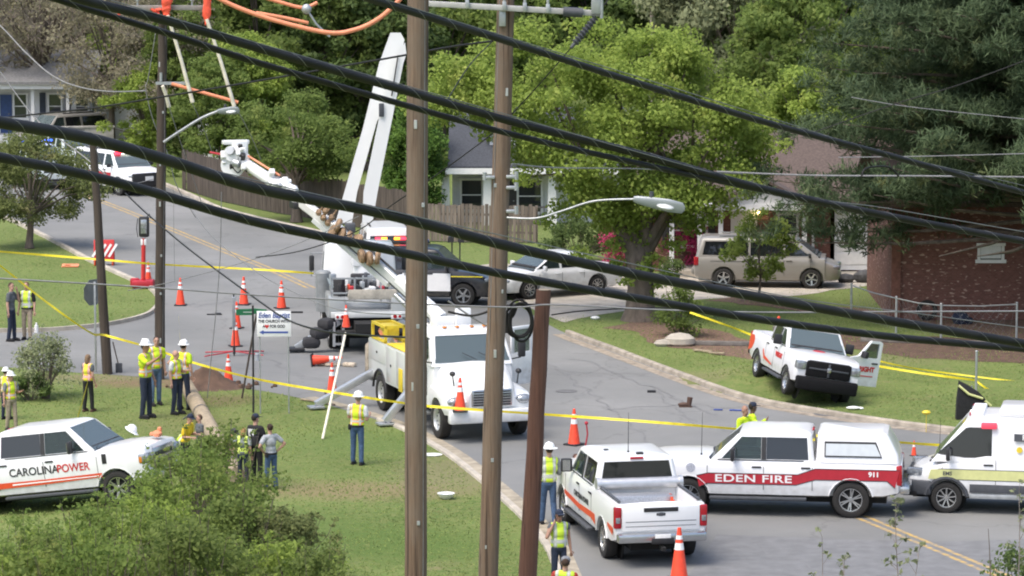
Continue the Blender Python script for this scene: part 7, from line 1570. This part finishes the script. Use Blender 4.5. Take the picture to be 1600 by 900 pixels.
bt = [o_ for o_ in scn.objects if o_.name.startswith('work_pickup')][0]; wb_ = Matrix.Translation(bt.location) @ bt.rotation_euler.to_matrix().to_4x4(); c = copy_tree(proto); c['label'] = 'orange cone sticking out of the tilted pickup bed'; c.location = wb_ @ V((-1.25, -.45, .95)); c.scale = (1.15, 1.15, 1.0)
bk = [o_ for o_ in scn.objects if o_.name.startswith('bucket_truck')][0]; c = copy_tree(proto); c['label'] = 'orange cone hanging at the rear step of the bucket truck'; c.location = P(541, 512, bk.location.y - 3.75); c.scale = (.8, .8, .75)
q = MB().box((0, 0, .03), (.9, .08, .05)).build('skid_plate', M_['plastic'], None); q.location = G(452, 489); tag(q, 'flat black bar under the cone above the church sign', 'bar')
# red lamp tower and barricade
o = G(224, 450); r = empty('lamp_tower', 'portable signal tower on a red base with a dark caged lamp', 'signal tower', None, o); s = ppm(o)
MB().box((0, 0, .16), (.75, .6, .26), b=.05).box((-.3, 0, .2), (.3, .2, .3), b=.04).build('base', M_['red'], r); MB().cyl((-.3, .3, .12), (-.3, .36, .12), .14, n=14).cyl((.3, .3, .12), (.3, .36, .12), .14, n=14).build('tyre', M_['rubber'], r)
MB().cyl((0, 0, .3), (.03, 0, 1.75), .075, n=12).build('mast', M_['letter_r'], r); MB().box((.03, 0, 1.62), (.2, .14, .22), b=.02).build('white_box', M_['letter_w'], r)
hd = MB().box((.05, 0, 2.15), (.36, .22, .72), b=.07).build('lamp_housing', M_['plastic'], r); MB().box((.05, -.10, 2.17), (.22, .05, .50), b=.03).build('lens', M_['lens'], hd); MB().tube([(.16, 0, 2.5), (.24, .0, 2.6), (.27, 0, 2.45)], .025).tube([(-.16, -.1, 2.45), (-.2, -.1, 2.1), (-.16, -.1, 1.8)], .015).build('cage', M_['plastic'], hd)
o = G(163, 414); r = empty('barricade', 'red and white striped folding barricade behind the leaning pole', 'barricade', None, o)
for k, y in enumerate((-.12, .12)):
    pn = MB().box((0, y * .8, .55), (.75, .04, .78), Matrix.Rotation(y * 1.4, 3, 'X'), b=.01).build('panel', M_['letter_r'], r); st_ = MB()
    for i in range(4): st_.box((-.27 + i * .2, y * .8 - .03, .55), (.085, .01, .55), Matrix.Rotation(y * 1.4, 3, 'X') @ Matrix.Rotation(.55, 3, 'Y'))
    st_.build('white_stripe', M_['band_w'], pn, 0)
for x in (-.33, .33): MB().box((x, 0, .1), (.05, .5, .2), b=.01).build('foot', M_['orange_vinyl'], r)
q = MB().box((0, 0, .05), (.62, .3, .06), Matrix.Rotation(.2, 3, 'X'), b=.015).box((-.1, 0, .09), (.2, .26, .03), b=.008).build('folded_flag', M_['guard'], None); q.location = G(110, 417); tag(q, 'orange and pale folded flag lying on the island lawn', 'flag')
# mailboxes
o = G(712, 424); r = empty('mailbox', 'pair of black mailboxes on thin posts at the driveway', 'mailbox', None, o)
for x in (-.12, .14):
    MB().box((x * 1.1, 0, .55), (.05, .05, 1.1)).build('post', M_['plastic'], r, 0); MB().loft([[V((x * 1.45 - .11 + w, yy, 1.08 + z)) for w, z in ((0, 0), (.22, 0), (.22, .12), (.18, .19), (.11, .215), (.04, .19), (0, .12))] for yy in (-.26, .26)]).build('box', M_['plastic'], r)
# fallen pole, its dirt mound and the leaning pale prop
a = G(291, 602, .30); b_ = G(352, 712, .22); d = b_ - a; o = MB().tube([V(), d * .3, d * .7, d, d * 1.25], [.20, .21, .215, .22, .22], 18).build('fallen_pole', M_['pole_pale'], None, 60); o.location = a; tag(o, 'pale wooden pole lying on the lawn among the helpers', 'utility pole')
MB().lathe([(.222, -.05), (.228, 0), (.222, .05)], Matrix.Translation(d * .42) @ rot_to(d).to_4x4(), 18, caps=False).tube([d * .42 + V((-.25, 0, .0)), d * .42 + V((-.5, .05, -.18))], .02).build('choker_strap', M_['charcoal'], o)
def mound():
    rg = random.Random(2); o = G(325, 604); vs = []; fs = []; n = 22
    for j in range(n + 1):
        for i in range(n + 1):
            x = -1.3 + 2.6 * i / n; y = -1.0 + 2.0 * j / n; q = math.exp(-(x / .62) ** 2 - (y / .5) ** 2); vs.append((x, y, -.03 + .60 * q * (1 + .35 * noise.noise(V((x * 3, y * 3, 1)))) + .07 * noise.noise(V((x * 8, y * 8, 4))) * min(1, 3 * q)))
    for j in range(n):
        for i in range(n): k = j * (n + 1) + i; fs.append((k, k + 1, k + n + 2, k + n + 1))
    m = MB().add(vs, fs); [m.ell((rg.gauss(.2, .7), rg.gauss(0, .4), .03), (rg.uniform(.03, .10),) * 3, 6) for _ in range(36)]
    q = m.build('dirt_mound', M_['soil'], None, 30); q.location = o; tag(q, 'mound of brown dug earth at the broken pole base', 'dirt mound')
mound()
a = G(504, 686); e = P(540, 520, a.y + 2.0); q = MB().cyl((0, 0, 0), e - a, .035, .03, 8).build('prop_pole', M_['stick'], None); q.location = a; tag(q, 'long pale pole leaning against the bucket truck', 'pole')
# hazard tape
def tape(label, pts, D, w=.065):
    c = [P(x, y, D[min(i, len(D) - 1)]) for i, (x, y) in enumerate(pts)]; o = c[0].copy(); L = catmull([p - o for p in c], 9); vs = []; fs = []
    for i, p in enumerate(L):
        tw = .5 * math.sin(i * .35 + len(label)); u = V((0, math.sin(tw), math.cos(tw))) * w / 2; k = V((0, .003, 0)); vs += [p - u - k, p + u - k, p + u + k, p - u + k]
        if i: fs += [((i - 1) * 4 + a, (i - 1) * 4 + (a + 1) % 4, i * 4 + (a + 1) % 4, i * 4 + a) for a in range(4)]
    q = MB().add(vs, fs).build('hazard_tape', M_['tape'], None, 60); q.location = o; tag(q, label, 'hazard tape')
tape('yellow tape strung across the island lawn and the far road', [(-40, 390), (0, 393), (150, 405), (250, 413), (400, 421), (490, 427)], [112, 112, 112, 112, 112, 112])
tape('yellow tape running past the hard hat workers and the line truck bumper', [(-60, 372), (0, 415), (70, 470), (140, 519), (165, 524), (240, 545), (300, 566), (400, 592), (520, 613), (640, 631), (700, 637), (830, 646), (1000, 658), (1160, 671), (1290, 682), (1430, 693), (1500, 697)], [97, 97, 98, 99, 102, 100, 99, 96, 93, 89.5, 88.5, 87.5, 86.5, 86, 86, 86, 86])
tape('yellow tape hanging from the cone at the corner kerb', [(279, 494), (280, 515), (282, 538)], [101], .06)
tape('yellow tape behind the tilted pickup toward the metal post', [(1078, 488), (1140, 510), (1200, 532), (1300, 558), (1420, 580), (1524, 594)], [106, 105, 104.5, 103.5, 102, 101])
tape('upper yellow tape from the pickup door to the picture edge', [(1340, 556), (1420, 574), (1520, 588), (1640, 602)], [103.5, 103, 102.5, 102], .045)
tape('loose yellow tape falling from the metal post', [(1524, 594), (1550, 612), (1600, 632), (1650, 645)], [101, 100.5, 100, 99.5])
tape('yellow strap stretched from the vested woman down to the pickup window', [(139, 590), (128, 630), (117, 668), (111, 692)], [97, 92, 84, 81.5], .10)
# small things on the ground
def small(name, label, cat, mb, m, px, py, z=.0, rz=0.0, sm=40): q = mb.build(name, m, None, sm); q.location = G(px, py, z); q.rotation_euler.z = rz; return tag(q, label, cat)
hh = lambda: MB().lathe([(.16, .0), (.165, .01), (.12, .03), (.115, .07), (.09, .12), (.05, .145), (0, .15)], n=20).box((0, -.15, .008), (.14, .1, .012), b=.005)
hu = MB().lathe([(.12, .10), (.16, .12), (.165, .11), (.115, .07), (.09, .02), (.05, .0), (0, .0)], n=20)
small('hard_hat', 'white hard hat upturned on the lawn near the two tall poles', 'hard hat', MB().lathe([(.0, .0), (.10, .0), (.16, .05), (.21, .13), (.17, .13), (.12, .06), (.0, .03)], n=20).box((.04, -.02, .12), (.12, .14, .05), b=.02), [M_['hat_w']], 697, 779)
small('paper_plate', 'white oval sign paddle lying by the thick pole', 'sign paddle', MB().lathe([(0, 0), (.24, 0), (.25, .02), (0, .025)], Matrix.Diagonal((1, .9, 1, 1)), 20).box((-.12, 0, .03), (.14, .14, .03), b=.01), M_['hat_w'], 676, 711)
small('board', 'pale stick lying on the lawn edge before the line truck', 'stick', MB().box((0, 0, .03), (1.0, .09, .04), b=.01), M_['pole_pale'], 490, 628, rz=-.75)
small('board', 'short brown stick lying next to the pale one', 'stick', MB().box((0, 0, .03), (.6, .07, .04), b=.01), M_['bark'], 511, 632, rz=-.75)
small('boot', 'brown leather boot lost in the open road', 'boot', MB().ell((-.08, 0, .07), (.17, .06, .065)).cyl((.06, 0, .05), (.09, 0, .27), .065, .075).box((-.03, 0, .015), (.36, .12, .03), b=.01), mat('brown_leather', (.09, .05, .035), .7), 1073, 636)
small('rubber_strip', 'short black strip lying across the open road', 'rubber strip', MB().box((0, 0, .03), (.24, .12, .06), b=.015), M_['plastic'], 1018, 613)
small('rock', 'pale boulder at the edge of the leaf bed', 'rock', MB().ell((0, 0, .15), (.5, .32, .26), 10).ell((-.5, -.1, .08), (.32, .2, .14), 9), M_['concrete'], 1062, 540)
small('broken_branch', 'broken pale wood pieces on the grass beside the tilted pickup', 'broken branch', MB().box((0, 0, .06), (.7, .1, .06), Matrix.Rotation(-.7, 3, 'Z'), b=.015).box((.4, -.5, .06), (.5, .09, .05), Matrix.Rotation(-.4, 3, 'Z'), b=.015), M_['pole_pale'], 1098, 551)
small('white_bag', 'white plastic scrap on the grass at the far kerb', 'plastic bag', MB().ell((0, 0, .05), (.16, .1, .07), 8), M_['hat_w'], 930, 499)
small('white_bag', 'white litter on the grass verge near the fire pickup', 'litter', MB().ell((0, 0, .05), (.2, .1, .05), 8).ell((.2, .04, .03), (.1, .08, .04), 8), M_['hat_w'], 1333, 640)
small('blue_strap', 'blue strap scrap in the road behind the fire pickup', 'strap', MB().box((0, 0, .02), (.4, .07, .03), Matrix.Rotation(-.25, 3, 'Z'), b=.008).box((-.5, .1, .02), (.25, .06, .03), b=.008), M_['blue'], 1151, 642)
small('debris_plate', 'black flat debris by the knocked over cone', 'debris', MB().box((0, 0, .02), (.5, .06, .04), b=.01).box((.1, .2, .02), (.2, .1, .05), b=.01), M_['plastic'], 335, 492)
small('tool_pile', 'heap of pale rags and tan tools before the bucket truck', 'tools', MB().box((0, 0, .05), (.5, .16, .08), Matrix.Rotation(.3, 3, 'Z'), b=.03).box((.5, -.1, .06), (.4, .2, .12), Matrix.Rotation(-.4, 3, 'Z'), b=.04).ell((-.3, .1, .05), (.2, .14, .06), 8), mat('tan_rags', (.50, .42, .32), .9, var=.5, scale=12), 520, 572)
small('valve_box', 'white object by the foot of the street sign post', 'marker', MB().cyl((0, 0, 0), (0, 0, .16), .09, .07, 12).ell((0, 0, .17), (.08, .08, .05), 10), M_['steel'], 402, 563)
q = MB().tube([(0, 0, 0), (.05, 0, .3), (.02, 0, .55)], .02).ell((.02, 0, .58), (.05, .05, .05), 8).build('marker_flag', M_['red'], None); q.location = G(915, 696); tag(q, 'thin red tipped marker beside the open road cone', 'marker')
g = MB().ell((0, 0, .06), (.12, .18, .08), 10).box((-.12, .05, .05), (.12, .2, .07), b=.03).ell((.05, .05, .15), (.06, .06, .07), 8).build('work_gloves', [M_['guard']], None); hp = [o_ for o_ in scn.objects if o_.name == 'heavy_pickup.001'][0]
wmh = Matrix.Translation(hp.location) @ hp.rotation_euler.to_matrix().to_4x4(); g.location = wmh @ V((2.55, .25, 1.36)); tag(g, 'orange gloves and white bottle lying on the lettered pickup hood', 'gloves')
h = hh().build('hard_hat', M_['hat_w'], None); h.location = wmh @ V((1.78, .55, 1.52)); h.rotation_euler = (.5, .2, 1); tag(h, 'white hard hat resting at the lettered pickup windshield', 'hard hat')
# black reflective coat hung on the metal post stand and small yard things
o = G(1518, 655); r = empty('draped_coat', 'black coat with pale lime bands draped on a stand behind the ambulance', 'coat', None, o)
MB().loft([[V((-.42, -.1, 0)), V((.62, -.1, 0)), V((.62, .2, 0)), V((-.42, .2, 0))], [V((-.40, -.12, .55)), V((.45, -.1, .45)), V((.45, .16, .45)), V((-.40, .16, .55))], [V((-.36, -.06, .95)), V((.2, -.05, .72)), V((.2, .1, .72)), V((-.36, .1, .95))], [V((-.36, 0, 1.05)), V((-.1, 0, .92)), V((-.1, .04, .92)), V((-.36, .04, 1.05))]]).build('coat', BLACK, r, 30)
MB().tube([(-.37, -.08, .93), (-.1, -.13, .70), (.28, -.13, .58)], .035, 6).tube([(.34, -.13, .52), (.5, -.13, .38)], .035, 6).build('reflective_band', M_['lime_band'], r); MB().cyl((0, .05, 0), (0, .05, .9), .02).build('stand', M_['steel'], r)
small('tyre', 'old tyre leaning on the dark brick wall', 'tyre', MB().lathe([(.20, -.09), (.30, -.10), (.34, -.05), (.34, .05), (.30, .10), (.20, .09), (.20, -.09)], Matrix.Translation((0, 0, .33)) @ Matrix.Rotation(1.35, 4, 'X'), 22, caps=False), M_['rubber'], 1448, 500)
small('rubbish_heap', 'pile of black bags and twigs before the white garage door', 'rubbish', MB().ell((0, 0, .2), (.45, .3, .26), 10).ell((.6, .1, .16), (.4, .3, .2), 10).ell((-.7, 0, .14), (.35, .25, .18), 9).tube([(0, 0, .3), (.5, 0, .75)], .02).tube([(.3, 0, .2), (.9, .1, .6)], .015), mat('dark_rubbish', (.06, .06, .062), .7, var=.5, scale=9), 1352, 441)
small('dark_bundle', 'dark bundle lying on the corner of the driveway', 'bundle', MB().ell((0, 0, .12), (.4, .2, .16), 9).ell((.3, .1, .08), (.25, .2, .1), 8), M_['dark'], 1388, 462)
small('dark_bundle', 'dark blue bundle at the foot of the brick wall', 'bundle', MB().ell((0, 0, .18), (.3, .25, .24), 9).ell((.25, 0, .1), (.2, .2, .14), 8), NAVY, 1500, 506)
small('white_bottle', 'white bottle on the kerb slab beside the khaki trousers', 'bottle', MB().cyl((0, 0, 0), (0, 0, .24), .06, n=12).cyl((0, 0, .24), (0, 0, .32), .03), M_['letter_w'], 57, 520)
small('yellow_marker', 'small yellow cap on a thin wire at the road edge', 'marker', MB().ell((0, 0, .52), (.12, .1, .06), 8).cyl((0, 0, 0), (0, 0, .5), .008), M_['yellow'], 1447, 675)
bpy.data.scenes.remove(_tmp)
